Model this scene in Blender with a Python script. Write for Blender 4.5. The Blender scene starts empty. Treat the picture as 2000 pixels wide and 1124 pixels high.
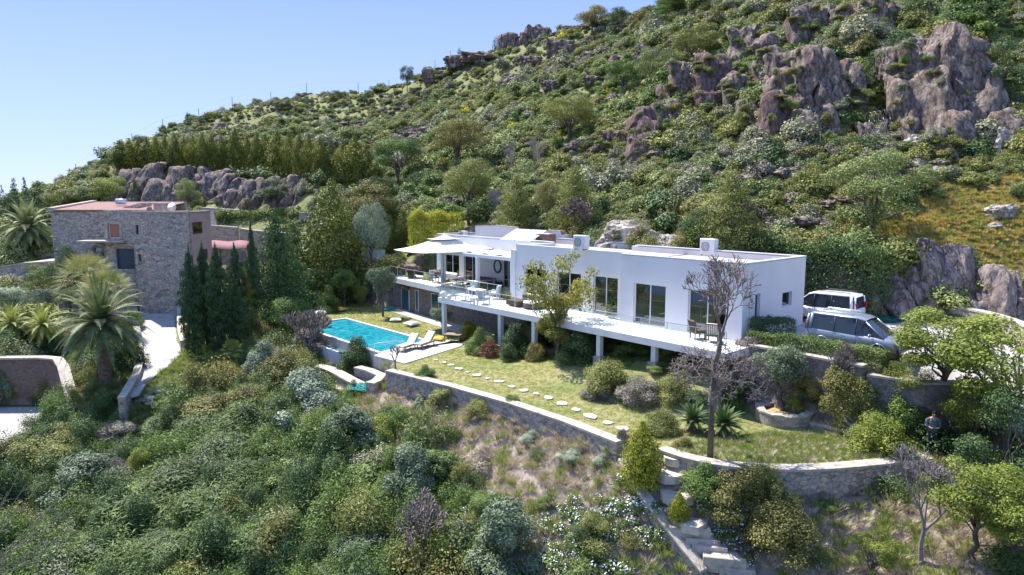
import bpy, math, random
import numpy as np
from mathutils import Vector, Matrix, Quaternion

SC = bpy.context.scene
# ---------------------------------------------------------------- camera
CZ = 7.4
PITCH = math.radians(7.6)
FPX = 1333.0
cam = bpy.data.objects.new("camera", bpy.data.cameras.new("camera"))
SC.collection.objects.link(cam)
cam.location = (0, 0, CZ)
cam.rotation_euler = (math.radians(90) - PITCH, 0, 0)
cam.data.sensor_width = 36
cam.data.lens = 36 * FPX / 2000
cam.data.clip_start = 0.5
cam.data.clip_end = 30000
SC.camera = cam
# ---------------------------------------------------------------- light
SUN_AZ, SUN_EL = math.radians(43.5), math.radians(57)
w = bpy.data.worlds.new("World"); SC.world = w; w.use_nodes = True
nt = w.node_tree
sky = nt.nodes.new("ShaderNodeTexSky"); sky.sky_type = 'NISHITA'; sky.sun_disc = False
sky.sun_elevation = SUN_EL; sky.sun_rotation = -SUN_AZ
sky.air_density = 1.0; sky.dust_density = 0.0; sky.ozone_density = 3.5; sky.altitude = 300
# clear spring sky: the physical sky mixed with its clean blue gradient
tcw = nt.nodes.new("ShaderNodeTexCoord"); sxw = nt.nodes.new("ShaderNodeSeparateXYZ"); nt.links.new(tcw.outputs["Generated"], sxw.inputs[0])
rw = nt.nodes.new("ShaderNodeValToRGB"); rw.color_ramp.elements[0].position = 0.0; rw.color_ramp.elements[0].color = (2.15, 2.72, 4.25, 1); rw.color_ramp.elements[1].position = 1.0; rw.color_ramp.elements[1].color = (1.1, 2.0, 4.4, 1)
e_ = rw.color_ramp.elements.new(0.28); e_.color = (1.15, 1.72, 3.8, 1)
nt.links.new(sxw.outputs[2], rw.inputs[0]); mw = nt.nodes.new("ShaderNodeMix"); mw.data_type = 'RGBA'; mw.inputs[0].default_value = 0.93
nt.links.new(sky.outputs[0], mw.inputs[6]); nt.links.new(rw.outputs[0], mw.inputs[7]); nt.links.new(mw.outputs[2], nt.nodes["Background"].inputs[0])
nt.nodes["Background"].inputs[1].default_value = 0.15
sl = bpy.data.lights.new("sun", 'SUN'); sl.energy = 4.8; sl.angle = math.radians(0.5); sl.color = (1, 0.955, 0.89)
so = bpy.data.objects.new("sun", sl); SC.collection.objects.link(so)
dvec = Vector((math.sin(SUN_AZ) * math.cos(SUN_EL), -math.cos(SUN_AZ) * math.cos(SUN_EL), -math.sin(SUN_EL)))
so.rotation_euler = dvec.to_track_quat('-Z', 'Y').to_euler()
so.location = (-30, 40, 60)
SC.view_settings.view_transform = 'Standard'
SC.view_settings.look = 'None'
SC.view_settings.exposure = 1.03
SC.view_settings.gamma = 1
SC.cycles.max_bounces = 6
SC.cycles.diffuse_bounces = 3
SC.cycles.transparent_max_bounces = 8
SC.cycles.use_adaptive_sampling = True

# ---------------------------------------------------------------- geometry of the view -> places in the world
PC, PS = math.cos(PITCH), math.sin(PITCH)
def ray(px, py):
    x = (px - 1000) / FPX; v = (562 - py) / FPX
    return (x, PC + v * PS, -PS + v * PC)
def onz(px, py, z=0.0, b=0.0, y0=0.0):        # where the line of sight meets the plane z + b*(Y-y0)
    r = ray(px, py); t = (z - b * y0 - CZ) / (r[2] - b * r[1])
    return Vector((r[0] * t, r[1] * t, CZ + r[2] * t))
def onY(px, py, Y):
    r = ray(px, py); t = Y / r[1]
    return Vector((r[0] * t, Y, CZ + r[2] * t))
A_H = math.radians(41.5)
E1 = (math.sin(A_H), -math.cos(A_H)); EN = (-math.cos(A_H), -math.sin(A_H)); HO = (11.76, 34.38)
def H(u, v, z=0.0): return Vector((HO[0] + u * E1[0] + v * EN[0], HO[1] + u * E1[1] + v * EN[1], z))
def uat(px, v, z=1.0):                       # u on the house plane v seen at pixel column px
    k = (px - 1000) / FPX
    x0 = HO[0] + v * EN[0]; y0 = HO[1] + v * EN[1]
    return (k * (y0 * PC - (z - CZ) * PS) - x0) / (E1[0] - k * E1[1] * PC)

# ---------------------------------------------------------------- object helpers
COL = SC.collection
def tag(o, label=None, cat=None, group=None, kind=None):
    if label: o["label"] = label
    if cat: o["category"] = cat
    if group: o["group"] = group
    if kind: o["kind"] = kind
    return o
def empty(name, loc=(0, 0, 0), rz=0.0, label=None, cat=None, group=None):
    o = bpy.data.objects.new(name, None); COL.objects.link(o)
    o.location = loc; o.rotation_euler = (0, 0, rz); o.empty_display_size = 0.3
    return tag(o, label, cat, group)
class MB:
    """collects shapes in local coordinates; build() links them as one mesh object"""
    def __init__(s): s.v = []; s.f = []; s.m = []; s.sm = []
    def add(s, vs, fs, mi=0, smooth=False):
        b = len(s.v); s.v += [tuple(p) for p in vs]
        for f in fs: s.f.append([i + b for i in f]); s.m.append(mi); s.sm.append(smooth)
        return s
    def box(s, c, d, rz=0.0, mi=0, bev=0.0, M=None):
        x, y, z = d[0] / 2, d[1] / 2, d[2] / 2
        if bev <= 0:
            vs = [(-x, -y, -z), (x, -y, -z), (x, y, -z), (-x, y, -z), (-x, -y, z), (x, -y, z), (x, y, z), (-x, y, z)]
            fs = [(0, 3, 2, 1), (4, 5, 6, 7), (0, 1, 5, 4), (1, 2, 6, 5), (2, 3, 7, 6), (3, 0, 4, 7)]
        else:
            b = min(bev, x * .9, y * .9, z * .9); vs = []
            for zz, i in ((-z, b), (-z + b, 0), (z - b, 0), (z, b)):
                X, Y = x - i, y - i
                c4 = b if i == 0 else 0
                for sx, sy in ((-1, -1), (1, -1), (1, 1), (-1, 1)): vs.append((sx * X, sy * Y, zz))
            fs = [(3, 2, 1, 0), (12, 13, 14, 15)]
            for k in range(3):
                for j in range(4):
                    a = k * 4 + j; n2 = k * 4 + (j + 1) % 4
                    fs.append((a, n2, n2 + 4, a + 4))
        cr, sr = math.cos(rz), math.sin(rz)
        if M is None:
            vs = [(c[0] + p[0] * cr - p[1] * sr, c[1] + p[0] * sr + p[1] * cr, c[2] + p[2]) for p in vs]
        else:
            vs = [tuple(M @ Vector(p) + Vector(c)) for p in vs]
        return s.add(vs, fs, mi)
    def tube(s, pts, rad, n=8, mi=0, cap=True, smooth=True):
        pts = [Vector(p) for p in pts]
        if not hasattr(rad, '__len__'): rad = [rad] * len(pts)
        rings = []; up = Vector((0, 0, 1)); vs = []
        prev = None
        for i, p in enumerate(pts):
            a = pts[max(0, i - 1)]; b = pts[min(len(pts) - 1, i + 1)]
            t = (b - a); t = t.normalized() if t.length > 1e-9 else up
            if prev is None:
                prev = t.orthogonal().normalized()
            x = prev - t * prev.dot(t)
            x = x.normalized() if x.length > 1e-6 else t.orthogonal().normalized()
            prev = x; y = t.cross(x)
            for k in range(n):
                an = 2 * math.pi * k / n
                vs.append(tuple(p + (x * math.cos(an) + y * math.sin(an)) * rad[i]))
        fs = []
        for i in range(len(pts) - 1):
            for k in range(n):
                a = i * n + k; b = i * n + (k + 1) % n
                fs.append((a, b, b + n, a + n))
        if cap:
            fs.append(tuple(range(n - 1, -1, -1))); e = (len(pts) - 1) * n
            fs.append(tuple(e + k for k in range(n)))
        return s.add(vs, fs, mi, smooth)
    def cyl(s, c, r, h, n=16, mi=0, r2=None, smooth=True):
        return s.tube([c, (c[0], c[1], c[2] + h)], [r, r if r2 is None else r2], n, mi, True, smooth)
    def prism(s, poly, z0, z1, mi=0):
        n = len(poly)
        ar = sum(poly[i][0] * poly[(i + 1) % n][1] - poly[(i + 1) % n][0] * poly[i][1] for i in range(n))
        if ar < 0: poly = poly[::-1]
        f0 = z0 if callable(z0) else (lambda x, y: z0)
        f1 = z1 if callable(z1) else (lambda x, y: z1)
        vs = [(p[0], p[1], f0(p[0], p[1])) for p in poly] + [(p[0], p[1], f1(p[0], p[1])) for p in poly]
        fs = [tuple(range(n - 1, -1, -1)), tuple(range(n, 2 * n))] + [(i, (i + 1) % n, (i + 1) % n + n, i + n) for i in range(n)]
        return s.add(vs, fs, mi)
    def ball(s, c, r, mi=0, nu=14, nv=9, jit=0.0, rng=None, M=None):
        r = r if hasattr(r, '__len__') else (r, r, r); vs = []; fs = []
        for i in range(nv + 1):
            th = math.pi * i / nv
            for j in range(nu):
                ph = 2 * math.pi * j / nu; k = 1 + (rng.uniform(-jit, jit) if rng else 0)
                p = Vector((math.sin(th) * math.cos(ph) * r[0] * k, math.sin(th) * math.sin(ph) * r[1] * k, -math.cos(th) * r[2] * k))
                if M is not None: p = M @ p
                vs.append(tuple(p + Vector(c)))
        for i in range(nv):
            for j in range(nu):
                a = i * nu + j; b = i * nu + (j + 1) % nu
                fs.append((a, b, b + nu, a + nu))
        return s.add(vs, fs, mi, True)
    def mesh(s, name, mats):
        me = bpy.data.meshes.new(name); me.from_pydata(s.v, [], s.f)
        for m in (mats if isinstance(mats, (list, tuple)) else [mats]): me.materials.append(m)
        me.polygons.foreach_set("material_index", s.m)
        me.polygons.foreach_set("use_smooth", s.sm)
        me.update(); return me
    def build(s, name, mats, parent=None, loc=None):
        o = bpy.data.objects.new(name, s.mesh(name, mats)); COL.objects.link(o)
        if parent is not None: o.parent = parent
        if loc is not None: o.location = loc
        return o
def copy_tree(o, parent=None):
    c = o.copy(); COL.objects.link(c)
    if parent is not None: c.parent = parent
    for ch in list(o.children): copy_tree(ch, c)
    return c

# ---------------------------------------------------------------- materials
def newmat(name):
    m = bpy.data.materials.new(name); m.use_nodes = True
    nt = m.node_tree; b = nt.nodes["Principled BSDF"]
    return m, nt, b
def N(nt, t, **kw):
    n = nt.nodes.new(t)
    for k, v in kw.items():
        if k in n.inputs: n.inputs[k].default_value = v
        else: setattr(n, k, v)
    return n
def rampn(nt, stops, fac):
    r = nt.nodes.new("ShaderNodeValToRGB"); cr = r.color_ramp
    while len(cr.elements) > 1: cr.elements.remove(cr.elements[-1])
    cr.elements[0].position = stops[0][0]; cr.elements[0].color = (*stops[0][1], 1)
    for p, c in stops[1:]:
        e = cr.elements.new(p); e.color = (*c, 1)
    nt.links.new(fac, r.inputs[0]); return r
def mixc(nt, fac, a, b, mode='MIX'):
    m = nt.nodes.new("ShaderNodeMix"); m.data_type = 'RGBA'; m.blend_type = mode
    for s, v in ((0, fac), (6, a), (7, b)):
        if hasattr(v, 'links'): nt.links.new(v, m.inputs[s])
        else: m.inputs[s].default_value = v if s == 0 else (*v, 1)
    return m.outputs[2]
def paint(name, col, rough=0.6, var=0.08, scale=1.5, bump=0.0, bscale=40.0, spec=0.4, metal=0.0, zst=1.0):
    m, nt, b = newmat(name); tc = N(nt, "ShaderNodeTexCoord"); mpz = N(nt, "ShaderNodeMapping"); mpz.inputs["Scale"].default_value = (1, 1, zst); nt.links.new(tc.outputs["Object"], mpz.inputs[0])
    no = N(nt, "ShaderNodeTexNoise", Scale=scale, Detail=6.0, Roughness=0.65); nt.links.new(mpz.outputs[0], no.inputs["Vector"])
    d = tuple(c * (1 - var * 2.2) for c in col); l = tuple(min(1, c * (1 + var)) for c in col)
    r = rampn(nt, [(0.3, d), (0.52, col), (0.75, l)], no.outputs[0])
    nt.links.new(r.outputs[0], b.inputs["Base Color"])
    b.inputs["Roughness"].default_value = rough; b.inputs["Metallic"].default_value = metal
    b.inputs["Specular IOR Level"].default_value = spec
    if bump > 0:
        n2 = N(nt, "ShaderNodeTexNoise", Scale=bscale, Detail=5.0); nt.links.new(tc.outputs["Object"], n2.inputs["Vector"])
        bp = N(nt, "ShaderNodeBump", Strength=bump, Distance=0.02); nt.links.new(n2.outputs[0], bp.inputs["Height"])
        nt.links.new(bp.outputs[0], b.inputs["Normal"])
    return m
def stone(name, cols, scale=3.2, mortar=(0.30, 0.27, 0.23), zs=1.6, edge=0.045, bump=0.6):
    """rubble masonry: irregular cells, each its own tone, with mortar joints"""
    m, nt, b = newmat(name); tc = N(nt, "ShaderNodeTexCoord"); mp = N(nt, "ShaderNodeMapping")
    mp.inputs["Scale"].default_value = (1, 1, zs); nt.links.new(tc.outputs["Object"], mp.inputs[0])
    nd = N(nt, "ShaderNodeTexNoise", Scale=2.0, Detail=3.0); nt.links.new(mp.outputs[0], nd.inputs["Vector"])
    wv = N(nt, "ShaderNodeVectorMath", operation='MULTIPLY_ADD'); nt.links.new(nd.outputs[1], wv.inputs[0])
    wv.inputs[1].default_value = (0.25, 0.25, 0.25); nt.links.new(mp.outputs[0], wv.inputs[2])
    vo = N(nt, "ShaderNodeTexVoronoi", Scale=scale); nt.links.new(wv.outputs[0], vo.inputs["Vector"])
    ve = N(nt, "ShaderNodeTexVoronoi", Scale=scale, feature='DISTANCE_TO_EDGE'); nt.links.new(wv.outputs[0], ve.inputs["Vector"])
    sp = N(nt, "ShaderNodeSeparateColor"); nt.links.new(vo.outputs["Color"], sp.inputs[0])
    k = len(cols); r = rampn(nt, [(i / (k - 1) if k > 1 else 0, c) for i, c in enumerate(cols)], sp.outputs[0])
    n2 = N(nt, "ShaderNodeTexNoise", Scale=9.0, Detail=6.0, Roughness=0.7); nt.links.new(tc.outputs["Object"], n2.inputs["Vector"])
    r2 = rampn(nt, [(0.3, (0.6, 0.6, 0.6)), (0.7, (1.25, 1.25, 1.25))], n2.outputs[0])
    c1 = mixc(nt, 1.0, r.outputs[0], r2.outputs[0], 'MULTIPLY')
    rm = rampn(nt, [(0.0, (0, 0, 0)), (edge, (1, 1, 1))], ve.outputs["Distance"])
    c2 = mixc(nt, rm.outputs[0], mortar, c1)
    nt.links.new(c2, b.inputs["Base Color"]); b.inputs["Roughness"].default_value = 0.9
    b.inputs["Specular IOR Level"].default_value = 0.25
    ad = N(nt, "ShaderNodeMath", operation='MULTIPLY_ADD'); nt.links.new(n2.outputs[0], ad.inputs[0]); ad.inputs[1].default_value = 0.5
    nt.links.new(rm.outputs[0], ad.inputs[2])
    bp = N(nt, "ShaderNodeBump", Strength=bump, Distance=0.04); nt.links.new(ad.outputs[0], bp.inputs["Height"])
    nt.links.new(bp.outputs[0], b.inputs["Normal"])
    return m
LEAFK = 2.5
def leafmat(name, cols, rough=0.6, trans=0.25, nscale=0.9, spec=0.3):
    """leaf tone by leaf (face attribute), by branch (noise) and by plant (object random)"""
    m, nt, b = newmat(name)
    at = N(nt, "ShaderNodeAttribute", attribute_name="rnd"); oi = N(nt, "ShaderNodeObjectInfo"); tc = N(nt, "ShaderNodeTexCoord")
    no = N(nt, "ShaderNodeTexNoise", Scale=nscale, Detail=2.0); nt.links.new(tc.outputs["Object"], no.inputs["Vector"])
    a1 = N(nt, "ShaderNodeMath", operation='MULTIPLY_ADD'); nt.links.new(at.outputs["Fac"], a1.inputs[0]); a1.inputs[1].default_value = 0.24
    m1 = N(nt, "ShaderNodeMath", operation='MULTIPLY_ADD'); nt.links.new(no.outputs[0], m1.inputs[0]); m1.inputs[1].default_value = 1.8; m1.inputs[2].default_value = -0.62
    nt.links.new(m1.outputs[0], a1.inputs[2])
    a2 = N(nt, "ShaderNodeMath", operation='MULTIPLY_ADD'); nt.links.new(oi.outputs["Random"], a2.inputs[0]); a2.inputs[1].default_value = 0.28
    nt.links.new(a1.outputs[0], a2.inputs[2])
    k = len(cols); r = rampn(nt, [(i / (k - 1), (min(.8, c[0] * LEAFK * 1.04), min(.8, c[1] * LEAFK * 1.04), min(.8, c[2] * LEAFK * .82))) for i, c in enumerate(cols)], a2.outputs[0])
    nt.links.new(r.outputs[0], b.inputs["Base Color"]); b.inputs["Roughness"].default_value = rough
    b.inputs["Specular IOR Level"].default_value = spec
    if trans > 0:
        tr = N(nt, "ShaderNodeBsdfTranslucent"); nt.links.new(r.outputs[0], tr.inputs[0])
        mx = N(nt, "ShaderNodeMixShader"); mx.inputs[0].default_value = trans
        nt.links.new(b.outputs[0], mx.inputs[1]); nt.links.new(tr.outputs[0], mx.inputs[2])
        nt.links.new(mx.outputs[0], nt.nodes["Material Output"].inputs[0])
    return m
def glassmat(name, col, rough=0.06):
    m, nt, b = newmat(name); b.inputs["Base Color"].default_value = (*col, 1); b.inputs["Roughness"].default_value = rough
    b.inputs["Specular IOR Level"].default_value = 0.9
    return m
def thinglass(name, tint, refl=0.12):
    m, nt, b = newmat(name); g = N(nt, "ShaderNodeBsdfGlossy", Roughness=0.03); t = N(nt, "ShaderNodeBsdfTransparent")
    t.inputs[0].default_value = (*tint, 1); mx = N(nt, "ShaderNodeMixShader"); mx.inputs[0].default_value = refl
    nt.links.new(t.outputs[0], mx.inputs[1]); nt.links.new(g.outputs[0], mx.inputs[2]); nt.links.new(mx.outputs[0], nt.nodes["Material Output"].inputs[0])
    return m

M = {}
M['white'] = paint("white_render", (0.63, 0.635, 0.64), 0.75, 0.025, 0.7, 0.15, 30, zst=0.35)
M['curtain'] = paint("curtain", (0.62, 0.58, 0.50), 0.9, 0.1, 3)
M['deck'] = paint("pale_terrace_paving", (0.70, 0.68, 0.65), 0.7, 0.06, 1.2, 0.1, 20)
M['roof'] = paint("pale_roof_gravel", (0.47, 0.40, 0.34), 0.95, 0.14, 2.0, 0.5, 60)
M['whitemetal'] = paint("white_paint", (0.66, 0.67, 0.68), 0.4, 0.03)
M['steel'] = paint("brushed_steel", (0.55, 0.56, 0.58), 0.35, 0.05, metal=0.7)
M['win'] = None
M['win'] = thinglass("window_glass", (0.34, 0.44, 0.45), 0.16)
M['rail'] = thinglass("railing_glass", (0.93, 0.97, 0.97), 0.06)
M['stoneg'] = stone("garden_wall_stone", [(0.20, 0.175, 0.155), (0.46, 0.40, 0.34), (0.31, 0.30, 0.29), (0.54, 0.42, 0.30), (0.25, 0.24, 0.25)], 3.7, (0.17, 0.15, 0.13), edge=.045)
M['cope'] = paint("wall_coping_stone", (0.42, 0.37, 0.30), 0.9, 0.2, 3.0, 0.6, 12)
M['stoneh'] = stone("house_stone", [(0.24, 0.20, 0.17), (0.56, 0.48, 0.40), (0.38, 0.36, 0.34), (0.60, 0.46, 0.34), (0.30, 0.28, 0.27)], 3.0, (0.16, 0.14, 0.13), edge=.07)
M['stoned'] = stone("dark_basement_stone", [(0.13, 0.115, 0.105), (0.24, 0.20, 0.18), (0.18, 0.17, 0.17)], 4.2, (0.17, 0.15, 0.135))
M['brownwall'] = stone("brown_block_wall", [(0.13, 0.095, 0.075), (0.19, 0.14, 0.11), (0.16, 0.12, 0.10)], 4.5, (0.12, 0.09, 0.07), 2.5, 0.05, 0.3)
M['bark'] = paint("bark", (0.13, 0.105, 0.085), 0.95, 0.25, 6, 0.8, 18)
M['barkgrey'] = paint("grey_bark", (0.24, 0.21, 0.20), 0.95, 0.2, 6, 0.6, 18)
M['twig'] = paint("pale_twigs", (0.20, 0.165, 0.15), 0.95, 0.2, 6)
M['palmbark'] = paint("palm_bark", (0.16, 0.11, 0.075), 0.95, 0.35, 7, 1.0, 14)
M['pave'] = paint("concrete_paving", (0.39, 0.365, 0.34), 0.9, 0.12, 1.2, 0.3, 25)
M['cushion'] = paint("cream_fabric", (0.72, 0.67, 0.58), 0.9, 0.05, 4)
M['greycush'] = paint("grey_fabric", (0.46, 0.49, 0.50), 0.9, 0.06, 4)
M['yellow'] = paint("mustard_fabric", (0.62, 0.40, 0.07), 0.9, 0.08, 4)
M['wicker'] = paint("brown_wicker", (0.12, 0.085, 0.065), 0.8, 0.2, 30, 0.6, 80)
M['teak'] = paint("weathered_teak", (0.26, 0.19, 0.13), 0.75, 0.2, 8)
M['darkframe'] = paint("dark_metal", (0.05, 0.05, 0.055), 0.5, 0.1)
M['poolcope'] = paint("pool_coping", (0.48, 0.44, 0.40), 0.8, 0.08, 2.0, 0.2, 20)
M['canvas'] = paint("off_white_canvas", (0.74, 0.71, 0.65), 0.85, 0.04, 1.0)
# ---------------------------------------------------------------- terrain
GZ = -3.0
CP = []
def cz(*a):
    for px, py, z in a: p = onz(px, py, z); CP.append((p.x, p.y, p.z))
def cy(*a):
    for px, py, Y in a: p = onY(px, py, Y); CP.append((p.x, p.y, p.z))
# slope below the garden wall, and the left valley
cz((270, 745, -5.0), (355, 690, -4.6), (310, 600, -3.3), (440, 690, -4.2), (520, 640, -3.5), (600, 690, -4.4), (650, 740, -4.9), (690, 800, -5.0),
   (500, 750, -5.2), (400, 800, -6.1), (300, 850, -6.9), (200, 850, -7.3), (60, 800, -7.5), (0, 850, -7.8), (0, 950, -8.5), (250, 950, -8.2),
   (500, 900, -7.0), (750, 880, -5.7), (800, 800, -4.6), (1000, 870, -4.6), (1150, 940, -4.5), (0, 1124, -9.5), (300, 1124, -9.0), (600, 1124, -8.2), (1000, 1124, -7.0),
   (1400, 1124, -6.3), (1700, 1124, -5.8), (2000, 1124, -4.6), (1600, 1000, -4.3), (1900, 1000, -3.9), (1550, 957, -3.75), (1680, 950, -3.75), (1400, 945, -3.65), (1300, 925, -3.5), (1340, 955, -3.9), (1300, 985, -4.5),
   (1900, 900, -3.2), (1990, 850, -2.4), (900, 840, -4.45),
   (50, 600, -3.7), (0, 650, -4.1), (100, 650, -4.3), (0, 705, -4.5), (190, 700, -4.6), (215, 765, -5.2), (30, 508, -0.6), (150, 560, -2.6),
   (-120, 515, -0.9), (-120, 620, -3.9), (-120, 720, -4.8), (-300, 800, -8.5), (-300, 1124, -11), (-300, 600, -4.2), (2400, 1124, -3.5), (2400, 850, -0.5),
   (560, 560, -2.6), (460, 560, -2.8), (380, 575, -3.2))
cy((720, 515, 70), (780, 505, 70), (640, 548, 72), (700, 480, 73), (770, 470, 72))
cz((900, 788, -3.85), (1000, 827, -3.8), (1100, 865, -3.75), (1180, 905, -3.85), (800, 770, -4.05))
cy((60, 495, 86), (100, 430, 108), (0, 415, 135), (-300, 430, 120), (500, 500, 74), (520, 470, 80), (450, 440, 86), (450, 410, 90), (600, 430, 84), (620, 470, 76),
   (400, 402, 95), (210, 398, 98), (600, 398, 87), (720, 390, 86), (300, 400, 96), (500, 400, 91), (100, 395, 118),
   (230, 324, 105), (320, 326, 104), (400, 331, 101), (500, 343, 96), (600, 352, 92), (690, 352, 92),
   (240, 316, 112), (400, 320, 109), (560, 335, 103),
   (130, 362, 150), (150, 345, 158), (200, 318, 165), (320, 268, 172), (455, 222, 180), (600, 195, 182), (700, 187, 180), (800, 175, 172), (850, 150, 166), (900, 122, 162), (1000, 95, 158),
   (1090, 60, 152), (1200, 42, 142), (1300, 12, 134), (1400, -40, 128), (1500, -75, 120), (1700, -110, 112), (2000, -160, 100),
   (300, 290, 135), (450, 260, 138), (600, 260, 135), (700, 290, 112), (800, 290, 110), (800, 230, 138), (700, 235, 145),
   (700, 420, 76), (820, 420, 74), (820, 350, 88), (900, 440, 70), (950, 440, 66), (900, 300, 100), (900, 200, 130),
   (1000, 350, 80), (1000, 250, 104), (1000, 160, 138), (1060, 430, 63), (1150, 440, 58), (1200, 350, 68), (1200, 250, 85), (1200, 150, 108), (1200, 80, 128),
   (1300, 450, 53), (1400, 440, 50), (1400, 350, 59), (1400, 250, 71), (1400, 150, 84), (1400, 50, 100),
   (1600, 450, 47.5), (1600, 350, 54), (1600, 270, 60), (1600, 200, 64), (1600, 120, 70), (1600, 60, 78), (1600, 0, 92),
   (1800, 470, 44.5), (1800, 400, 48), (1800, 300, 56), (1800, 250, 60), (1800, 130, 65), (1830, 60, 69), (1850, 0, 78),
   (2000, 560, 41.5), (2000, 400, 46), (2000, 250, 56), (2000, 120, 66), (2000, 0, 78), (1850, 490, 43.2), (1920, 530, 42.4), (2400, 500, 38), (2400, 300, 50), (2400, 0, 70))
for a in [(-40, 5, -15), (0, 5, -13), (30, 5, -10), (0, -30, -24), (-60, -20, -26), (60, -20, -10), (-200, 60, -20), (-260, 200, -20), (-140, 260, -14), (-60, 300, 0), (60, 260, 34), (0, 240, 24),
          (150, 200, 60), (160, 100, 40), (110, 40, 20), (90, 0, 8), (-90, 30, -16), (-60, 0, -18), (-120, 130, -4), (-150, 170, -10), (-110, 200, -4), (-160, 400, -60), (100, 400, 20), (300, 300, 60), (-300, 0, -50)]:
    CP.append(a)
cpa = np.array(CP, float); CC = 1.5
def _phi(dx, dy): return np.sqrt(dx * dx + dy * dy + CC * CC)
_K = _phi(cpa[:, None, 0] - cpa[None, :, 0], cpa[:, None, 1] - cpa[None, :, 1])
_n = len(cpa); _A = np.zeros((_n + 3, _n + 3)); _A[:_n, :_n] = _K - 0.25 * np.eye(_n)
_A[:_n, _n] = 1; _A[:_n, _n + 1:] = cpa[:, :2]; _A[_n:, :_n] = _A[:_n, _n:].T
_W = np.linalg.solve(_A, np.concatenate([cpa[:, 2], [0, 0, 0]]))
def vnoise(x, y, seed=0):
    """value noise, numpy"""
    xi = np.floor(x).astype(np.int64); yi = np.floor(y).astype(np.int64); fx = x - xi; fy = y - yi
    fx = fx * fx * (3 - 2 * fx); fy = fy * fy * (3 - 2 * fy)
    def h(a, b):
        n = (a * 374761393 + b * 668265263 + seed * 1442695041) & 0x7fffffff
        n = ((n ^ (n >> 13)) * 1274126177) & 0x7fffffff
        return ((n ^ (n >> 16)) & 0xffff) / 65535.0 - 0.5
    return (h(xi, yi) * (1 - fx) + h(xi + 1, yi) * fx) * (1 - fy) + (h(xi, yi + 1) * (1 - fx) + h(xi + 1, yi + 1) * fx) * fy
def fbm(x, y, s, seed=0, o=4):
    r = 0; a = 1.0
    for k in range(o): r = r + a * vnoise(x / s + 17.3 * k, y / s - 9.1 * k, seed + k); s *= 0.5; a *= 0.5
    return r
def pip(x, y, poly):
    c = np.zeros(x.shape, bool); n = len(poly)
    for i in range(n):
        x1, y1 = poly[i][:2]; x2, y2 = poly[(i + 1) % n][:2]
        k = (y1 > y) != (y2 > y)
        with np.errstate(divide='ignore', invalid='ignore'): xx = (x2 - x1) * (y - y1) / (y2 - y1 + 1e-12) + x1
        c ^= k & (x < xx)
    return c
def P2(v): return (v[0], v[1])
WALL1 = [P2(onz(*p, GZ)) for p in [(760, 727), (880, 757), (1000, 791), (1110, 828), (1212, 868)]]
WALL2 = [P2(onz(*p, GZ)) for p in [(1292, 880), (1340, 897), (1400, 910), (1460, 916), (1530, 919), (1600, 918), (1680, 912), (1760, 903), (1810, 897)]]
BEDW = [P2(H(0.45, 0.55)), P2(H(6.6, 0.75))]                                # the wall under the car park hedge
GARDEN = WALL1 + WALL2 + [P2(onz(1850, 870, GZ)), P2(onz(1800, 800, GZ)), P2(H(7.4, 0.7)), BEDW[1], BEDW[0], P2(H(0.2, -1.4)), P2(H(-18, -1.4)), P2(H(-19.4, -1.5)), P2(H(-19.6, -2.45)), P2(H(-37.2, -2.5)), P2(H(-38.2, -1.5)),
          P2(onz(700, 588, GZ)), P2(onz(640, 588, GZ)), P2(onz(596, 602, GZ)), P2(H(-35.2, 8.3)), P2(H(-21.3, 8.5)), P2(H(-17.6, 9.9))]
def zroad(x, y): return 0.05 - 0.30 * np.maximum(0, 31.0 - y)
PARK = [P2(H(-6, -12.5)), P2(H(-0.2, -6.6)), P2(H(0.3, 0.35)), P2(H(6.6, 0.45)), (18.6, 27.6), (20.0, 24.5), (22.5, 17), (45, 17), (44, 30), (33, 37.2), (29.6, 38.6), (23.6, 40.8), (20.5, 42.5)]
HOUSE = [P2(H(0.1, -6.6)), P2(H(0.1, -1.7)), P2(H(-19.4, -1.7)), P2(H(-19.7, -2.7)), P2(H(-37, -2.8)), P2(H(-38, -8.5)), P2(H(-20, -8.6)), P2(H(-8, -7.5))]
def zdrive(x, y): return -3.25 - (65 - y) * 0.085
DRIVE = [P2(onz(px, py, -3.25, 0.085, 65)) for px, py in [(230, 596), (255, 640), (268, 680), (275, 710), (262, 755), (255, 775), (272, 770), (288, 745), (330, 715), (356, 690), (350, 660), (350, 630), (356, 596)]]
YARD = [P2(onz(px, py, -7.5)) for px, py in [(-80, 780), (18, 793), (98, 795), (128, 802), (104, 830), (60, 850), (0, 880), (-120, 900)]]
YARDZ = -7.5
TERR = [P2(onz(px, py, -3.95)) for px, py in [(12, 712), (80, 699), (150, 714), (158, 740), (185, 745), (190, 690), (120, 680), (20, 690), (-60, 700)]]
POOLC = (H(-34.7, 4.0), H(-22.1, 8.6))
POOLP = [P2(H(-34.6, 4.1)), P2(H(-22.3, 4.1)), P2(H(-21.7, 8.7)), P2(H(-34.6, 8.3))]
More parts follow.
